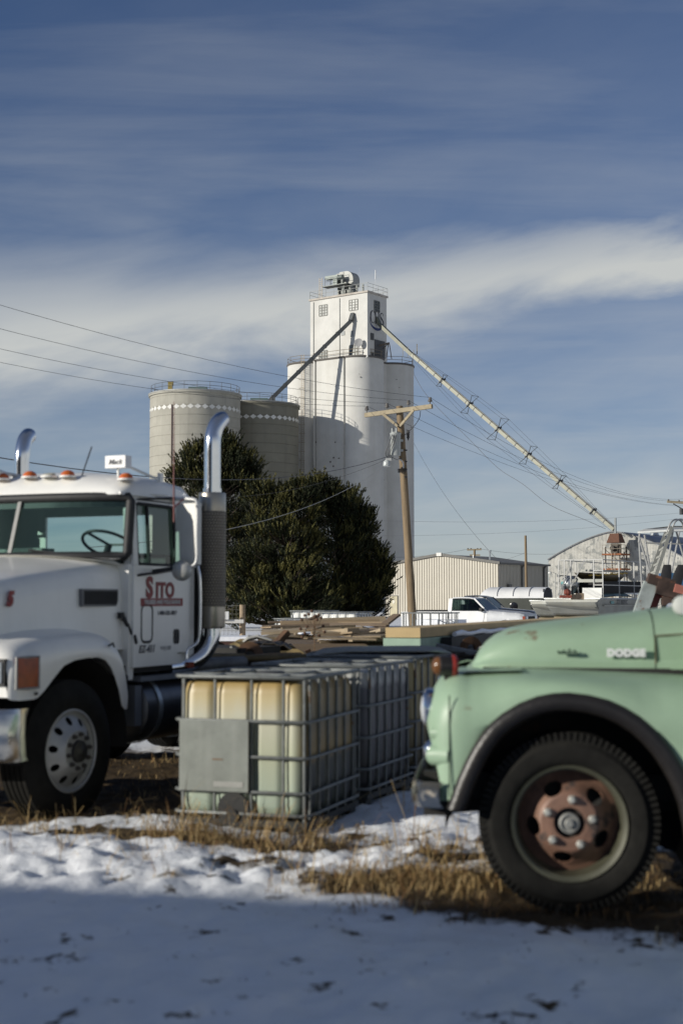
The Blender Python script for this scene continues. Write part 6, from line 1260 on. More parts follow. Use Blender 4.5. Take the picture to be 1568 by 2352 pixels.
def make_heap(name, label, cat, u0, u1, D0, D1_, z0, z1, n, cols, seed):
    r = random.Random(seed); c = at((u0 + u1) / 2, 1480, (D0 + D1_) / 2); t = thing(name, label, cat, (c.x, c.y, 0)); ms = [mat('%s_%d' % (name, i), q, .75, .2, .45, 7, rust=.3) for i, q in enumerate(cols)]
    m = MB(); x0, x1 = at(u0, 1480, D0).x, at(u1, 1480, D1_).x; rows = [[V((lerp(x0, x1, i / 16), lerp(D0, D1_, j / 8), max(0, lerp(z0, z1, .35) * math.sin(math.pi * (i + .6) / 17.2) ** .4 * math.sin(math.pi * (j + .6) / 9.2) ** .4 + .10 * mnoise.noise(V((i * .6, j * .7, seed)))))) for i in range(17)] for j in range(9)]
    m.loft(rows); m.build('heap_core', dark(), t, world=True)
    for k in range(n):
        u, D, z = r.uniform(u0, u1), r.uniform(D0, D1_), lerp(z0, z1, r.random() ** .6); p = at(u, 1480, D); p.z = z; L_ = r.uniform(.15, .9); d = V((r.gauss(0, 1), r.gauss(0, .7), r.gauss(0, .10))).normalized() * L_; m = MB(); q = r.random()
        if q < .55: m.bar(p, p + d, r.uniform(.02, .10), r.uniform(.015, .07)); nm = 'scrap_bar'
        elif q < .8: m.tube(smooth_path([p, p + d * .5 + V((0, 0, r.uniform(-.04, .06))), p + d], 4), r.uniform(.010, .03), 6); nm = 'scrap_rod'
        else: m.lathe([(.05, 0), (.13, 0), (.14, .03), (.05, .04)], p, (r.gauss(0, .5), -1, r.gauss(0, .3)), 14); nm = 'scrap_disc'
        m.build(nm, ms[r.randrange(len(ms))], t, world=True)
RC = ((.19, .14, .06), (.055, .042, .03), (.12, .065, .035), (.22, .22, .21), (.30, .22, .12))
make_heap('scrap_heap', 'rusty scrap heap between the white truck and the engine wreck', 'scrap heap', 408, 575, 14.6, 18.5, .80, 1.10, 42, RC, 4)
make_heap('scrap_heap', 'low dark scrap heap under the engine wreck beside the tread plate cover', 'scrap heap', 560, 720, 14.4, 17.2, .78, 1.06, 46, RC, 5)
make_heap('scrap_heap', 'dark scrap heap of rods behind the amber lamp of the green truck', 'scrap heap', 985, 1330, 14.6, 17.0, .85, 1.12, 50, ((.05, .045, .04), (.10, .05, .035), (.14, .13, .11), (.24, .17, .08)), 6)
def make_lumber():
    old = [mat('old_board_%d' % i, c, .85, 0, .25, 3, bump=.3, stretch=(.3, 2, 2)) for i, c in enumerate(((.27, .20, .125), (.20, .155, .10), (.34, .27, .18), (.15, .11, .075)))]
    # the broad stack: bearers, layers of old trusses, snow lying on top
    x0, x1 = at(615, 1460, 20).x, at(893, 1460, 19).x
    t = thing('lumber_stack', 'broad low stack of old grey lumber under patches of snow', 'lumber stack', ((x0 + x1) / 2, 18, 0)); m = MB()
    for k in range(5):
        for j in range(12): y = 18.3 + j * .98; m.b2((x0 + rnd.uniform(-.15, .15) + (j - 3) * .12, y, .15 + k * .2), (x1 + rnd.uniform(-.1, .3) + j * .16, y + .75, .15 + k * .2 + .15))
    m.build('boards', old[3], t, world=True); m = MB()
    for j in range(6): y = 18.5 + j * 2.2; m.b2((x0 + .2, y, 0), (x1, y + .12, .15))
    m.build('bearers', dark(), t, world=True)
    for k in range(46):                                         # loose boards, battens and split planks thrown on top
        D = 17.6 + 12.5 * rnd.random() ** 1.2; u0 = rnd.uniform(600, 800) + (D < 20) * 70; u1 = u0 + rnd.uniform(40, 190); u1 = min(u1, 890); z = 1.155 + .02 * rnd.randrange(4)
        a, b = at(u0, 1450, D), at(u1, 1450, D + rnd.uniform(-.5, .5)); a.z = z; b.z = z + rnd.uniform(-.01, .05); m = MB(); m.bar(a, b, rnd.choice((.10, .15, .22, .3)), rnd.choice((.02, .04, .06)), up=(0, rnd.uniform(-.15, .15), 1)); m.build('loose_plank', old[rnd.randrange(4)], t, world=True, bevel=.004)
    B = [(690, 1427, 884, 1421, 29.5, .24, .10, 2, 'pale board along the back of the snowy lumber stack'), (644, 1431, 870, 1428, 27.0, .22, .09, 0, 'long grey board with a square cut end across the back of the stack'), (730, 1464, 888, 1461, 19.4, .16, .11, 0, 'short thick board at the front of the snowy stack'), (735, 1478, 900, 1474, 18.5, .08, .05, 1, 'thin slat along the front edge of the snowy stack'), (850, 1462, 884, 1443, 20.2, .26, .04, 3, 'dark bent board leaning at the right of the snowy stack'), (884, 1433, 911, 1412, 24.5, .20, .035, 3, 'black splintered board sticking up near the empty cage'), (700, 1428, 730, 1415, 28.4, .12, .05, 3, 'reddish strut leaning on the boards before the white tanks')]
    for u0, v0, u1, v1, D, w_, h, k, lb in B:
        a, b = at(u0, v0, D), at(u1, v1, D + .15); m = MB(); m.bar(a, b, w_, h); loose('board', lb, 'board', m, old[k], 'loose boards on the stack', bevel=.008)
    m = MB(); q = [at(592, 1465, 20.5), at(655, 1448, 24.5), at(862, 1441, 25.0), at(850, 1455, 21.2), at(730, 1460, 20.6)]
    m.prism(q, (0, 0, -.05)); loose('brown_sheet', 'large brown fibrous sheet lying across the snowy lumber stack', 'sheet', m, mat('fibre_sheet', (.20, .155, .095), .95, 0, .4, 14, bump=.5))
    def snow_patch(pts, h, lb):
        c = sum((V(p) for p in pts), V()) / len(pts); m = MB(); n = 48; ring = []
        P = smooth_path(pts + [pts[0]], 10); rows = []
        for s, z in ((1, 0), (.97, h * .6), (.88, h), (.6, h * 1.1), (.3, h * 1.15)): rows.append([c + (p - c) * s * (1 + .05 * mnoise.noise(p * 3)) + V((0, 0, z + .25 * h * mnoise.noise(p * 2 + V((0, 0, s * 3))))) for p in P[:-1]])
        m.loft(rows, closed=True); m.face([m.bm.verts.new(q) for q in rows[-1]]); loose('snow_patch', lb, 'snow', m, snow_m(), 'snow lying on the lumber', smooth=70)
    zt = 1.15
    def xy(u, D, z=zt): p = at(u, 1440, D); return V((p.x, D, z))
    snow_patch([xy(652, 26.3, 1.17), xy(700, 26.6, 1.17), xy(850, 26.6, 1.17), xy(846, 25.4, 1.17), xy(760, 25.3, 1.17), xy(690, 25.8, 1.17)], .022, 'snow strip behind the brown sheet on the lumber')
    snow_patch([xy(672, 21.2, 1.17), xy(760, 20.6, 1.17), xy(860, 20.9, 1.17), xy(858, 20.0, 1.17), xy(750, 19.9, 1.17), xy(690, 20.5, 1.17)], .025, 'snow strip in front of the brown sheet on the lumber')
    snow_patch([xy(722, 19.0), xy(800, 19.1), xy(880, 19.0), xy(890, 18.4), xy(800, 18.3), xy(735, 18.35)], .025, 'snow at the front edge of the lumber stack')
    # the tidy yellow and mint green beams, running away to the right
    o = at(885, 1441, 15.9); W_ = .40
    def beam(z0, z1, m_, lb, off=0., ln=13., wd=W_):
        p = V((o.x, o.y, 0)) + TX * off + TY * off; m = MB(); a, b, c, d = p, p + TX * wd, p + TX * wd + TY * ln, p + TY * ln
        m.prism([V((q.x, q.y, z0)) for q in (a, b, c, d)], (0, 0, z1 - z0)); return loose('beam', lb, 'beam', m, m_, 'stacked painted beams', bevel=.008)
    yl = mat('yellow_timber', (.50, .37, .19), .75, 0, .12, 2.5, bump=.1); mn = mat('mint_beam_paint', (.30, .42, .33), .6, 0, .12, 5, rust=.15, rustcol=(.14, .15, .12), rs=6)
    beam(1.243, 1.352, yl, 'long yellow wooden beam lying on top of the mint green beams')
    beam(1.115, 1.235, mn, 'mint green beam directly beneath the long yellow beam', -.02, 13, .43); beam(1.03, 1.10, mn, 'lowest mint green beam, partly hidden by dark scrap', .0, 13, .42)
    for k in range(4):
        p = V((o.x, o.y, 0)) + TX * .2 + TY * (1 + k * 3.6); m = MB(); m.box((p.x, p.y, .51), (.42, .25, 1.02), rz=math.atan2(TX.y, TX.x)); loose('support_block', ('nearest', 'second', 'third', 'farthest')[k] + ' dark timber block carrying the mint green beams', 'block', m, dark(), 'blocks under the beams')
    p = V((o.x, o.y, 0)); a = p + TX * .43; m = MB(); m.tube([V((q.x, q.y, 1.255 + .012 * math.sin(k * 2.1))) + TX * .05 for k, q in [(k, a + TY * (1.2 + k * .35)) for k in range(18)]], [.03 + .008 * math.sin(k * 1.7) for k in range(18)], 8)
    loose('snow_strip', 'thin ridge of snow along the shaded side of the yellow beam', 'snow', m, snow_m(), smooth=70)
    m = MB(); a = p + TX * .43; m.prism([V((q.x, q.y, 1.10)) for q in (a + TY * .8, a + TX * .12 + TY * .8, a + TX * .12 + TY * 8, a + TY * 8)], (0, 0, .13)); loose('black_beam', 'black beam carrying a snow ridge beside the mint green beams', 'beam', m, mat('black_timber', (.025, .025, .025), .7))
make_lumber()
# ------------------------------------------------------------------ parked pickups
def make_pickup(label, loc, rz, paint, worn, crew=False, hgt=1.82):
    t = thing('pickup_truck', label, 'pickup', loc, R(rz), 'pickups parked before the cream shed'); k = hgt / 1.82
    W2 = .93; tr = lambda f, z, y: V((f, y, z * k)); blk = black(); trim = mat('pickup_trim', (.05, .05, .05), .5)
    m = MB(); pr = [(2.75, .55), (2.78, .95), (2.70, 1.12), (2.2, 1.19), (1.18, 1.25), (1.18, .5)]     # hood and front wings, crowned
    S = []
    for f, z in ((2.80, 1.00), (2.76, 1.10), (2.55, 1.155), (2.0, 1.20), (1.15, 1.27)):
        s = [tr(f, .5, -W2), tr(f, .85, -W2 - .01), tr(f, z - .12, -W2 + .01), tr(f, z - .03, -W2 + .06), tr(f, z, -W2 + .18), tr(f, z + .03, 0)]; S.append(s + [V((p.x, -p.y, p.z)) for p in s[-2::-1]])
    m.loft(S, caps=True); m.build('hood', worn, t, smooth=40)
    m = MB(); m.b2((-.55, -W2, .45 * k), (1.17, W2, 1.22 * k)); m.build('cab_body', paint, t, bevel=.03, seg=2)
    top = [(1.12, 1.22), (.55, 1.76), (.35, 1.81), (-.35, 1.82), (-.50, 1.76), (-.55, 1.22)]; w_in = lambda z: W2 - .03 - .16 * max(0, (z - 1.22) / .6)
    m = MB()                                                       # roof and pillars
    ro = [(.55, 1.755), (.35, 1.80), (-.05, 1.815), (-.4, 1.80), (-.52, 1.74)]
    m.loft([[tr(f, z - .05, -w_in(z) - .0), tr(f, z - .01, -w_in(z) + .03), tr(f, z, -w_in(z) + .14), tr(f, z + .012, 0), tr(f, z, w_in(z) - .14), tr(f, z - .01, w_in(z) - .03), tr(f, z - .05, w_in(z))] for f, z in ro], caps=True)
    m.build('roof', paint, t, smooth=40)
    for s in (-1, 1):
        for (a, b, w_) in (((1.12, 1.22), (.55, 1.74), .06), ((-.50, 1.2), (-.49, 1.74), .16)):
            m = MB(); m.bar(tr(a[0], a[1], s * w_in(a[1])), tr(b[0], b[1], s * w_in(b[1])), .05, w_, up=(1, 0, 0)); m.build('pillar', paint, t)
        m = MB(); g = [tr(1.05, 1.24, s * (w_in(1.24) - .01)), tr(.55, 1.71, s * (w_in(1.71) - .01)), tr(-.45, 1.72, s * (w_in(1.72) - .01)), tr(-.45, 1.24, s * (w_in(1.24) - .01))]; m.poly(g); sg = m.build('side_window', glass('pickup_glass', (.26, .35, .33), .06, .3), t)
        m = MB(); m.tube([p + V((0, s * .012, 0)) for p in g], .014, 5, closed=True); m.build('window_rubber', blk, sg)
        m = MB(); m.tube([tr(-.42, 1.22, s * (W2 + .004)), tr(-.42, .55, s * (W2 + .004)), tr(.95, .55, s * (W2 + .004)), tr(1.08, 1.22, s * (W2 + .004))], .008, 5); dr = m.build('door_seam', trim, t)
        m = MB(); m.box(tr(.93, 1.28, s * (W2 + .10)), (.12, .17, .15)); m.build('side_mirror', blk, t, bevel=.03)
        m = MB(); m.box(tr(2.76, .93, s * (W2 - .05)), (.10, .14, .15)); m.build('turn_signal', mat('signal_amber', (.38, .075, .02), .25), t)
        m = MB(); m.box(tr(2.79, .93, s * (W2 - .28)), (.06, .26, .15)); m.build('headlight', mat('headlight_glass', (.62, .66, .70), .08), t)
        for f in (1.95, -1.38):
            m = MB(); m.lathe([(.2, -.2), (.33, -.2), (.37, -.17), (.37, -.03), (.34, .0), (.22, .01), (.2, -.01)], tr(f, .37 / k, s * (W2 - .02)), (0, s, 0), 24); wh = m.build('wheel', tyre_m(), t, smooth=40)
            m = MB(); m.lathe([(.21, -.02), (.15, .0), (.06, .02), (0, .02)], tr(f, .37 / k, s * (W2 - .02)), (0, s, 0), 18); m.build('rim', steel(), wh, smooth=40)
            m = MB(); m.lathe([(.45, -.15), (.46, .008), (.40, .012), (.40, -.15)], tr(f, .42, s * W2), (0, s, 0), 24, R(180 if s > 0 else 0) if False else 0, 2 * math.pi); m.build('wheel_arch', trim, t, smooth=40)
    m = MB(); m.poly([tr(1.13, 1.24, -w_in(1.24) + .05), tr(1.13, 1.24, w_in(1.24) - .05), tr(.56, 1.74, w_in(1.74) - .05), tr(.56, 1.74, -w_in(1.74) + .05)]); m.build('windshield', glass('pickup_glass', (.26, .35, .33), .06, .3), t)
    m = MB(); m.poly([tr(-.52, 1.26, -.72), tr(-.52, 1.26, .72), tr(-.50, 1.7, .66), tr(-.50, 1.7, -.66)]); m.build('rear_window', glass('pickup_glass', (.26, .35, .33), .06, .3), t)
    m = MB(); m.b2((2.74, -.62, .80 * k), (2.81, .62, 1.0 * k)); m.build('grille', mat('grille_black', (.012, .012, .012), .8), t); m = MB(); m.b2((2.72, -.92, .50 * k), (2.92, .92, .68 * k)); m.build('bumper', trim, t, bevel=.03)
    m = MB()
    for s in (-1, 1): m.b2((-2.7, s * W2, .55 * k), (-.6, s * (W2 - .07), 1.18 * k))
    m.b2((-2.7, -W2 + .07, .55 * k), (-2.64, W2 - .07, 1.18 * k)); m.b2((-.66, -W2 + .07, .55 * k), (-.6, W2 - .07, 1.18 * k)); m.b2((-2.64, -W2 + .07, .55 * k), (-.66, W2 - .07, .62 * k)); m.build('bed', paint, t)
    m = MB(); m.b2((.0, -.6, .7 * k), (.4, .6, 1.2 * k)); m.b2((-.15, -.55, 1.0 * k), (-.02, -.1, 1.5 * k)); m.b2((-.15, .1, 1.0 * k), (-.02, .55, 1.5 * k)); m.build('seat', mat('seat_grey', (.07, .075, .075), .9), t, bevel=.03)
    return t
wpk = mat('peeling_white_paint', (.72, .72, .71), .4, 0, .06, 2, rust=.10, rustcol=(.36, .37, .38), rs=1.6); wpk2 = mat('worn_silver_hood', (.46, .47, .48), .4, .2, .15, 2, rust=.40, rustcol=(.70, .70, .70), rs=1.8)
def front_at(u, D, rz, ln=2.8):
    p = at(u, 1400, D); d = V((math.cos(R(rz)), math.sin(R(rz)), 0)); q = p - d * ln; return (q.x, q.y, .0)
make_pickup('white pickup with peeling silver hood parked before the cream shed', front_at(1219, 60, -24), -24, wpk, wpk2)
blkp = mat('black_pickup_paint', (.018, .018, .02), .3, 0, .3, 2, coat=.3); make_pickup('black pickup half hidden behind the white pickup', front_at(1236, 64, -18), -18, blkp, blkp, hgt=1.90)
# barrel topped trailer
def make_trailer():
    D = 70; a = at(1108, 1372, D); b = at(1252, 1372, D); L_ = (b - a).length * 1.06; d = V((.93, -.37, 0)).normalized(); t = thing('barrel_top_trailer', 'dark camping trailer with white ribbed barrel roof behind the pickups', 'trailer', (a.x, D, 0), math.atan2(d.y, d.x))
    z0 = at(1200, 1374, D).z; hh = at(1200, 1349, D).z - z0; m = MB(); S = []
    for i in range(17):
        x = L_ * i / 16; e = 1 - .75 * max(0, 1 - x / (L_ * .13)) ** 2; S.append([V((x, -.95 * math.cos(R(q)) * (e * .15 + .85), z0 + hh * e * math.sin(R(q)) ** .75)) for q in range(0, 181, 12)])
    m.loft(S); m.face([m.bm.verts.new(p) for p in S[0]]); sh = m.build('roof', mat('white_fibreglass', (.70, .70, .69), .4, 0, .08, 2), t, smooth=50, solid=.02)
    for f in (.30, .54, .78): m = MB(); m.tube([V((L_ * f, -.97 * math.cos(R(q)), z0 + (hh + .015) * math.sin(R(q)) ** .75)) for q in range(6, 175, 12)], .022, 5); m.build('roof_rib', mat('rib_grey', (.40, .40, .40), .5), sh)
    body = mat('trailer_dark_green', (.045, .05, .04), .5, .1, .2, 2); m = MB(); m.b2((L_ * .12, -.9, .55), (L_ * .985, .9, z0 + .01)); m.build('body', body, t); m = MB(); m.b2((L_ * .987, -.86, .8), (L_ * .995, .86, z0 + hh * .82)); m.build('rear_opening', mat('grille_black', (.012, .012, .012), .8), t)
    for x in (.55, .86): m = MB(); m.lathe([(.16, -.0), (.19, .02), (.16, .03), (0, .012)], (L_ * x, -.9, z0 - .38), (0, -1, 0), 20); m.build('porthole', mat('porthole_black', (.01, .01, .012), .2), t, smooth=40)
    m = MB(); m.b2((L_ * .12, -.93, z0 - .62), (L_, -.9, z0 - .56)); m.build('trim', mat('trim_grey', (.3, .3, .29), .5, .3), t)
    for s in (-1, 1): m = MB(); m.lathe([(.15, 0), (.33, 0), (.36, -.05), (.36, -.15), (.33, -.2)], (L_ * .6, s * .95, .36), (0, s, 0), 20); m.build('wheel', tyre_m(), t)
make_trailer()
# ------------------------------------------------------------------ boats on trailers
alu = mat('weathered_aluminium', (.27, .275, .25), .5, .3, .15, 2, bump=.05, streak=.35, dirt=(.26, .24, .18)); tan = mat('stained_keel', (.30, .25, .15), .7, .1, .3, 3)
BX, BY = V((math.cos(R(-30)), math.sin(R(-30)), 0)), V((-math.sin(R(-30)), math.cos(R(-30)), 0))
def boat(label, corner, wd, ln, z0, z1, text_=None):
    t = thing('jon_boat', label, 'boat', corner, R(-30), 'aluminium boats on trailers'); h = z1 - z0
    # local x across (0 = near right corner, negative to the left), y away
    def sec(y, zb, inset, flare): return [V((-wd, y, z1)), V((-wd + flare, y, lerp(zb, z1, .35))), V((-wd + inset, y, zb)), V((-inset, y, zb)), V((-flare, y, lerp(zb, z1, .35))), V((0, y, z1))]
    m = MB(); S = [sec(-.26, z1 - .10, .04, .02), sec(-.18, z0 + h * .50, .08, .04), sec(.0, z0 + .10, .14, .06), sec(.35, z0, .14, .05), sec(ln, z0, .14, .05)]
    m.loft(S); m.poly(S[0]); m.poly(S[-1][::-1]); m.build('hull', alu, t, smooth=20, solid=.012)
    m = MB(); m.tube([S[-1][0], S[0][0], S[0][5], S[-1][5]], .025, 6); m.build('gunwale', mat('gunwale', (.42, .43, .41), .45, .6), t)
    m = MB(); m.bar((.005, .1, z0 + h * .62), (.005, ln, z0 + h * .62), .03, .03); m.build('spray_rail', alu, t); m = MB(); m.loft([[(-wd + .02, -.25, z1 - .18), (-wd * .5, -.31, z1 - .22), (-.02, -.25, z1 - .25)], [(-wd + .04, -.20, z1 - .22), (-wd * .5, -.23, z1 - .29), (-.04, -.20, z1 - .32)]]); m.build('bow_crease', mat('crease_dark', (.20, .20, .18), .6, .4), t)  # darker strip paints in the crease shading of the bow
    m = MB(); m.b2((-wd + .12, .2, z0 - .05), (-.12, ln - .2, z0 - .004)); m.build('keel', tan, t)
    if text_:
        M_ = axes((.016, 1.75, z0 + h * .80), (0, 1, 0), (.06, 0, 1)); text('lettering', text_, .19, mat('dark_sign_paint', (.09, .09, .10), .6), t, M_, .002, .003)
        m = MB(); m.b2((.006, .70, z0 + h * .72), (.014, .98, z0 + h * .86)); m.build('sticker', mat('teal_sticker', (.10, .28, .28), .5), t)
    tr = MB()
    for x in (-wd + .2, -.2): tr.bar((x, -.9, z0 - .12), (x, ln - .2, z0 - .12), .07, .1)
    tr.bar((-wd / 2, -2.0, z0 - .25), (-wd + .2, -.9, z0 - .12), .07); tr.bar((-wd / 2, -2.0, z0 - .25), (-.2, -.9, z0 - .12), .07); tr.bar((-wd / 2, -1.9, 0), (-wd / 2, -1.9, z0 - .2), .06)
    for y in (.4, ln * .6): tr.bar((-wd + .1, y, z0 - .12), (-.1, y, z0 - .12), .06)
    for x in (-wd + .15, -.15):
        for y in (ln * .55, ln * .72): tr.cyl((x - .1, y, .36), (x + .1, y, .36), .36); 
        tr.bar((x, ln * .63, .36), (x, ln * .63, z0 - .1), .08)
    o = tr.build('boat_trailer', mat('boat_trailer_dark', (.05, .05, .05), .6, .4), None); o.location = corner; o.rotation_euler = (0, 0, R(-30)); tag(o, 'dark two axle trailer under the ' + ('boat with painted number' if text_ else 'plain boat farther left'), 'trailer', 'boat trailers')
    return t
def make_boats():
    D = 42; c = at(1383, 1400, D); zt, zb = at(1383, 1375, D).z, at(1383, 1417, D).z
    big = boat('big aluminium boat with painted registration number and white rails above it', (c.x, D, 0), 1.72, 5.4, zb, zt, 'CL 3102 FC')
    c2 = at(1304, 1400, 45.5); boat('plain smaller aluminium boat at the left of the numbered boat', (c2.x, 45.5, 0), 1.2, 4.2, at(1296, 1419, 45.5).z, at(1296, 1380, 45.5).z)
    to = lambda x, y, z: V((c.x, D, 0)) + BX * x + BY * y + V((0, 0, z))
    rl = mat('white_boat_rail', (.34, .34, .33), .5, .3, .1, 4)
    # deck box sides above the hull and rails around the deck, read as one deck frame on the boat
    zt0 = zt + .0; zr = at(1383, 1285, D).z
    pa = [(0, .05), (0, 1.5), (0, 2.9), (0, 4.2), (0, 5.3), (-1.38, .05), (-1.38, 1.5), (-1.38, 2.9), (-1.38, 4.2), (-1.0, .05), (-.28, .05), (-1.2, .05)]
    ra = [(V((0, .05, z)), V((0, 5.3, z))) for z in (zr, lerp(zt0, zr, .35))] + [(V((-1.38, .05, z)), V((-1.38, 5.3, z))) for z in (zr, lerp(zt0, zr, .6))] + [(V((-1.38, .05, zr)), V((0, .05, zr))), (V((-.28, .05, lerp(zt0, zr, .35))), V((0, .05, lerp(zt0, zr, .35)))), (V((-.28, .05, lerp(zt0, zr, .72))), V((0, .05, lerp(zt0, zr, .72))))]
    m = MB()
    for q in ra: m.bar(q[0], q[1], .028)
    t = m.build('deck_railing', rl, big)
    for x, y in pa: MB().bar(V((x, y, zt0)), V((x, y, zr)), .030).build('post', rl, t)
    for q in ((V((-1.35, -.1, zt0 + .1)), V((-.9, .05, zr))), (V((-1.1, -.05, zt0 + .1)), V((-.55, .05, zr)))): MB().bar(q[0], q[1], .028).build('brace', rl, t)
    m = MB(); m.b2((-.62, .0, zt0), (-.02, .04, zt0 + .32)); m.build('gate_panel', mat('gate_white', (.58, .58, .56), .5, .2, .1, 4), t)
    m = MB(); m.b2((-1.39, .06, lerp(zt0, zr, .42)), (.0, .08, lerp(zt0, zr, .50))) ; m.build('cross_board', alu, t)
    # hopper shaped tank at the bow
    t = thing('spreader_hopper', 'silver domed hopper with cone bottom at the bow of the numbered boat', 'hopper', to(-1.12, .30, zt + .02)); m = MB(); m.lathe([(.05, .05), (.08, .08), (.27, .34), (.29, .37), (.29, .44), (.25, .56), (.15, .64), (.0, .67)], (0, 0, 0), (0, 0, 1), 28); m.build('drum', mat('hopper_steel', (.45, .46, .45), .32, .8, .15, 4), t, smooth=35)
    for q in range(4): a = R(45 + 90 * q); m = MB(); m.bar((.32 * math.cos(a), .32 * math.sin(a), 0), (.28 * math.cos(a), .28 * math.sin(a), .40), .03); m.build('leg', rl, t)
    m = MB(); m.box((-.24, -.17, .45), (.03, .12, .08), rz=R(35)); m.build('sticker', mat('teal_sticker', (.10, .28, .28), .5), t)
    m = MB(); p = at(1302, 1360, 41.2); m.lathe([(0, -.10), (.07, -.08), (.10, 0), (.07, .08), (0, .10)], p + V((0, 0, .0)), (1, .2, 0), 18); m.box(p + V((-.05, 0, -.13)), (.32, .2, .08)); loose('winch', 'rusty red winch drum on the bow of the numbered boat', 'winch', m, mat('winch_red', (.20, .05, .03), .7, 0, .3, 6), smooth=40)
    for k, (u, v) in enumerate(((1318, 1371), (1332, 1370))): m = MB(); m.box(at(u, v, 41.4), (.18, .2, .16 + .03 * k)); loose('wood_block', ('left', 'right')[k] + ' of two wooden blocks beside the silver hopper', 'block', m, wood(), 'blocks by the hopper')
    # tarpaulin heap, boards, dark interior, roof boat
    m = MB(); rows = []
    for i in range(15):
        y = .35 + i * .22; e = math.sin(math.pi * (i + .3) / 14.6) ** .6; rows.append([to(-.15 - 1.1 * j / 8, y + .1 * math.sin(j * 2.), zt + .02 + .27 * e * math.sin(math.pi * (j + .2) / 8.4) ** .5 * (1 + .45 * mnoise.noise(V((i * .7, j * .8, 3))))) for j in range(9)])
    m.loft(rows); loose('tarpaulin', 'crumpled blue grey tarpaulin heaped on the numbered boat', 'tarpaulin', m, mat('tarpaulin_blue', (.20, .30, .34), .45, 0, .3, 3, bump=.2, bs=4), smooth=35)
    m = MB(); m.prism([to(-1.3, .6, zt + .16), to(-.2, .5, zt + .16), to(-.2, 4.9, zt + .2), to(-1.3, 4.9, zt + .2)], (0, 0, .36)); loose('dark_canvas', 'dark block filling the interior behind the railing of the numbered boat', 'canvas', m, mat('canvas_dark', (.018, .018, .018), .9))  # plain dark block in place of the boat's dark interior
    m = MB(); S = []
    for i in range(13):
        f = i / 12; e = math.sin(math.pi * min(max(f, .02), .98)) ** .6; S.append([to(-.9 + .42 * e * math.cos(R(q)), .3 + 4.2 * f, zt + .76 - .30 * e * math.sin(R(q)) + .03 * (2 * f - 1) ** 2) for q in range(0, 181, 15)])
    m.loft(S); loose('canoe', 'dark canoe with yellow lining lying across the railing of the numbered boat', 'canoe', m, mat('canoe_paint', (.10, .075, .035), .5, 0, .5, 2), smooth=50, solid=.015)
    m = MB(); m.tube([to(-.48 - .2 * abs(2 * i / 14 - 1) ** 3, .7 + 3.6 * i / 14, zt + .70 + .02 * math.sin(i * 2.4) + .14 * i / 14) for i in range(15)], .022, 6); loose('yellow_rope', 'yellow rope strung along the dark canoe', 'rope', m, mat('rope_yellow', (.50, .33, .04), .7))
    m = MB(); m.bar(to(-.6, .2, zt + .84), to(-.6, 5.0, zt + .88), .25, .05); loose('pale_plank', 'pale plank lying above the dark canoe', 'plank', m, alu)
    m = MB(); S = []
    for i in range(11):
        f = i / 10; w_ = .85 * math.sin(math.pi * (.12 + .78 * f)) ** .5; S.append([to(-2.3 + w_ * math.cos(R(q)), 4.4 + 4.5 * f, zt + .15 + .5 * math.sin(R(q)) + .0) for q in range(0, 181, 15)])
    m.loft(S); m.face([m.bm.verts.new(p) for p in S[0]]); loose('white_boat', 'white hull of another boat behind the railing', 'boat', m, mat('boat_white', (.62, .61, .56), .4, 0, .1, 2), smooth=50)
    # canopy frame, ladder, slides and paddles at the right edge
    D2 = 40; t = thing('canopy_frame', 'pale tubular canopy frame with flat roof at the right edge', 'canopy', (at(1510, 1400, D2).x, D2, 0)); g = lambda u, v, d=0: at(u, v, D2 + d)
    z = zt
    for p, q in ((g(1466, 1232), g(1500, 1345)), (g(1479, 1228), g(1490, 1300)), (g(1545, 1214), g(1532, 1300)), (g(1550, 1214), g(1580, 1320)), (g(1466, 1232, 2), g(1475, 1380, 2)), (g(1560, 1216, 2.), g(1530, 1370, 2))):
        m = MB(); m.tube([p, q, V((q.x, q.y, zt))], .028, 8); m.build('post', rl, t, world=True)
    m = MB(); m.prism([g(1463, 1225), g(1478, 1219), g(1545, 1212), g(1640, 1213), g(1640, 1219, -1.5), g(1545, 1220, -1.2)], (0, 0, .05)); m.build('roof', mat('canopy_pale', (.5, .51, .49), .5, .3, .1, 2), t, world=True)
    m = MB(); m.tube([g(1466, 1246), g(1468, 1222), g(1485, 1219), g(1545, 1212), g(1640, 1214)], .03, 8); m.tube([g(1480, 1247), g(1640, 1252)], .022, 6); m.build('roof_tube', rl, t, world=True)
    t = thing('ladder', 'aluminium ladder with arched handrails leaning against the canopy frame', 'ladder', (at(1500, 1400, 39).x, 39, 0)); A0, A1 = at(1466, 1366, 39), at(1528, 1222, 39); B0, B1 = at(1484, 1366, 38.8), at(1542, 1210, 38.8)
    A0b, B0b = A0 + (A0 - A1) * .75, B0 + (B0 - B1) * .75; A0b.z = B0b.z = .02
    for p, q in ((A0b, A1), (B0b, B1)): m = MB(); m.bar(p, q, .035, .09); m.build('rail', alu, t, world=True)
    for k in range(17):
        f = (k + .5) / 17; p, q = A0b.lerp(A1, f), B0b.lerp(B1, f); m = MB(); m.bar(p, q, .035, .05); m.build('rung', alu, t, world=True)
    for d in (0, 1): m = MB(); m.tube(smooth_path([at(1530 + 12 * d, 1222 - 8 * d, 39), at(1540 + 10 * d, 1200 - 2 * d, 39), at(1553 + 10 * d, 1193, 39.3), at(1566 + 6 * d, 1202, 39.6), at(1570 + 4 * d, 1230, 39.8)], 5), .024, 7); m.build('handrail', rl, t, world=True, smooth=60)
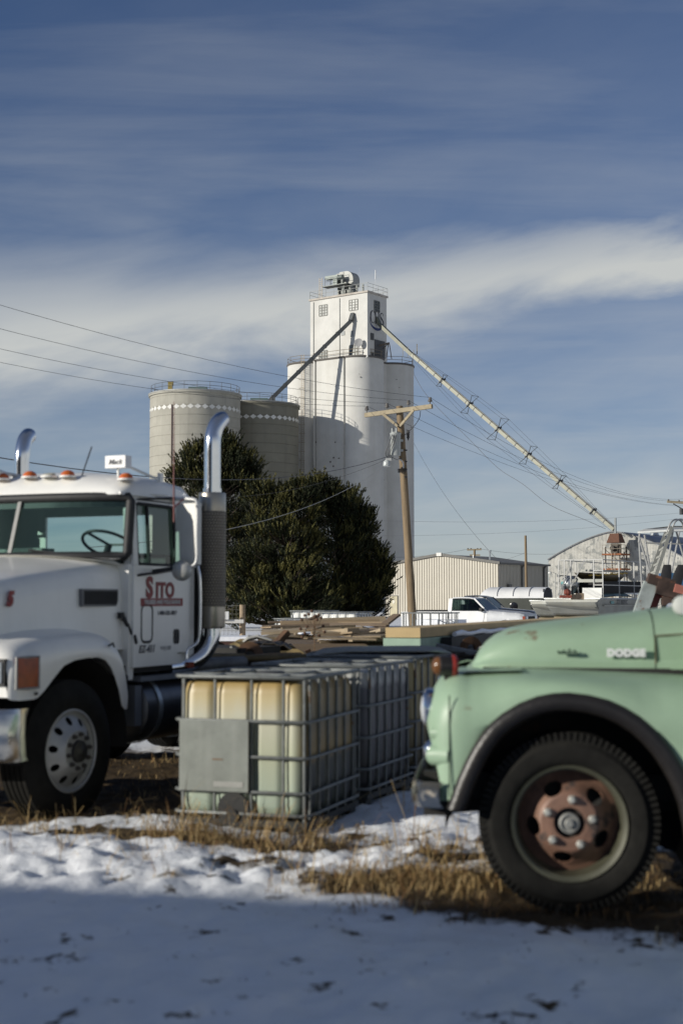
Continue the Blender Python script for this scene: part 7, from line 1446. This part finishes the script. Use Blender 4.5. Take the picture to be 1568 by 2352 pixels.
    for k, (u0, v0, u1, v1) in enumerate(((1524, 1368, 1531, 1297), (1544, 1368, 1564, 1297))):
        a, b = at(u0, v0, 37), at(u1, v1, 37); m = MB(); S = []
        for i in range(9): f = i / 8; w_ = .19 + .10 * math.sin(math.pi * min(1, f * 1.05)) ** .5; p = a.lerp(b, f); S.append([p + V((-w_ / 2, 0, 0)), p + V((0, -.04, 0)), p + V((w_ / 2, 0, 0)), p + V((0, .02, 0))])
        a0 = V((a.x, a.y, .4)); m.loft(S, closed=True, caps=True); m.bar(V((a.x - .02, a.y, 0)), a, .07); loose('paddle_blade', ('left', 'right')[k] + ' of two upright black blades near the ladder', 'blade', m, black(), 'upright black blades', smooth=50)
    m = MB(); p = at(1550, 1350, 36.5); m.box(p, (1.1, .3, .10), rz=.1); loose('orange_board', 'orange board behind the rusty boom at the right edge', 'board', m, mat('float_orange', (.55, .10, .03), .5))
    m = MB(); p = at(1556, 1338, 38); m.box(p, (.9, .6, .5)); loose('bundle', 'blue bundle behind the black blades', 'bundle', m, mat('bundle_blue', (.03, .10, .20), .6), bevel=.1, seg=2)
    # rusty boom of a machine standing behind the green truck
    D3 = 21; g = lambda u, v, d=0: at(u, v, D3 + d); t = thing('loader_boom', 'rusty pale blue machine boom leaning up behind the green truck hood', 'machine boom', (g(1460, 1400).x, D3, 0))
    a, b = g(1452, 1424), g(1493, 1340); base = a + (a - b) * 1.6; base.z = 0; m = MB(); m.bar(base, b, .10, .20); m.build('boom', mat('boom_paint', (.36, .40, .38), .7, .1, .3, 4, rust=.5, rustcol=(.17, .07, .035), rs=3), t, world=True)
    m = MB(); m.bar(base + V((.1, .1, 0)), b + V((.13, .06, -.10)), .12, .12); m.build('back_beam', mat('boom_red', (.15, .04, .03), .8, 0, .4, 4), t, world=True)
    dr = mat('machine_rust', (.07, .045, .035), .8, .2, .6, 4, rust=.45, rustcol=(.20, .08, .04), rs=5)
    m = MB(); m.bar(g(1486, 1328), g(1545, 1345), .17, .15); m.bar(g(1505, 1348), g(1580, 1368), .22, .2); m.bar(g(1530, 1340), g(1530, 1390), .14, .14); m.cyl(g(1536, 1352), g(1536, 1352, .4), .12); m.bar(g(1540, 1375), g(1600, 1345), .1, .12); m.build('head', dr, t, world=True)
    m = MB(); m.bar(g(1548, 1350, -.3), g(1590, 1362, -.3), .05, .12); m.build('hydraulic_arm', mat('arm_pale_red', (.38, .14, .10), .7, 0, .4, 5), t, world=True); m = MB(); m.bar(g(1486, 1362, .2), g(1493, 1334, .2), .05, .06); m.build('hydraulic_arm', mat('arm_pale_red', (.38, .14, .10), .7, 0, .4, 5), t, world=True)
    m = MB(); m.bar(g(1530, 1390), V((g(1530, 1390).x, D3, 0)), .13, .13); m.build('post', dark(), t, world=True)
    m = MB(); p = g(1538, 1395, -.3); m.lathe([(0, -.03), (.06, -.02), (.065, .02), (0, .03)], p, (0, -1, 0), 18); m.build('work_lamp', chrome(), t, world=True, smooth=40)
make_boats()
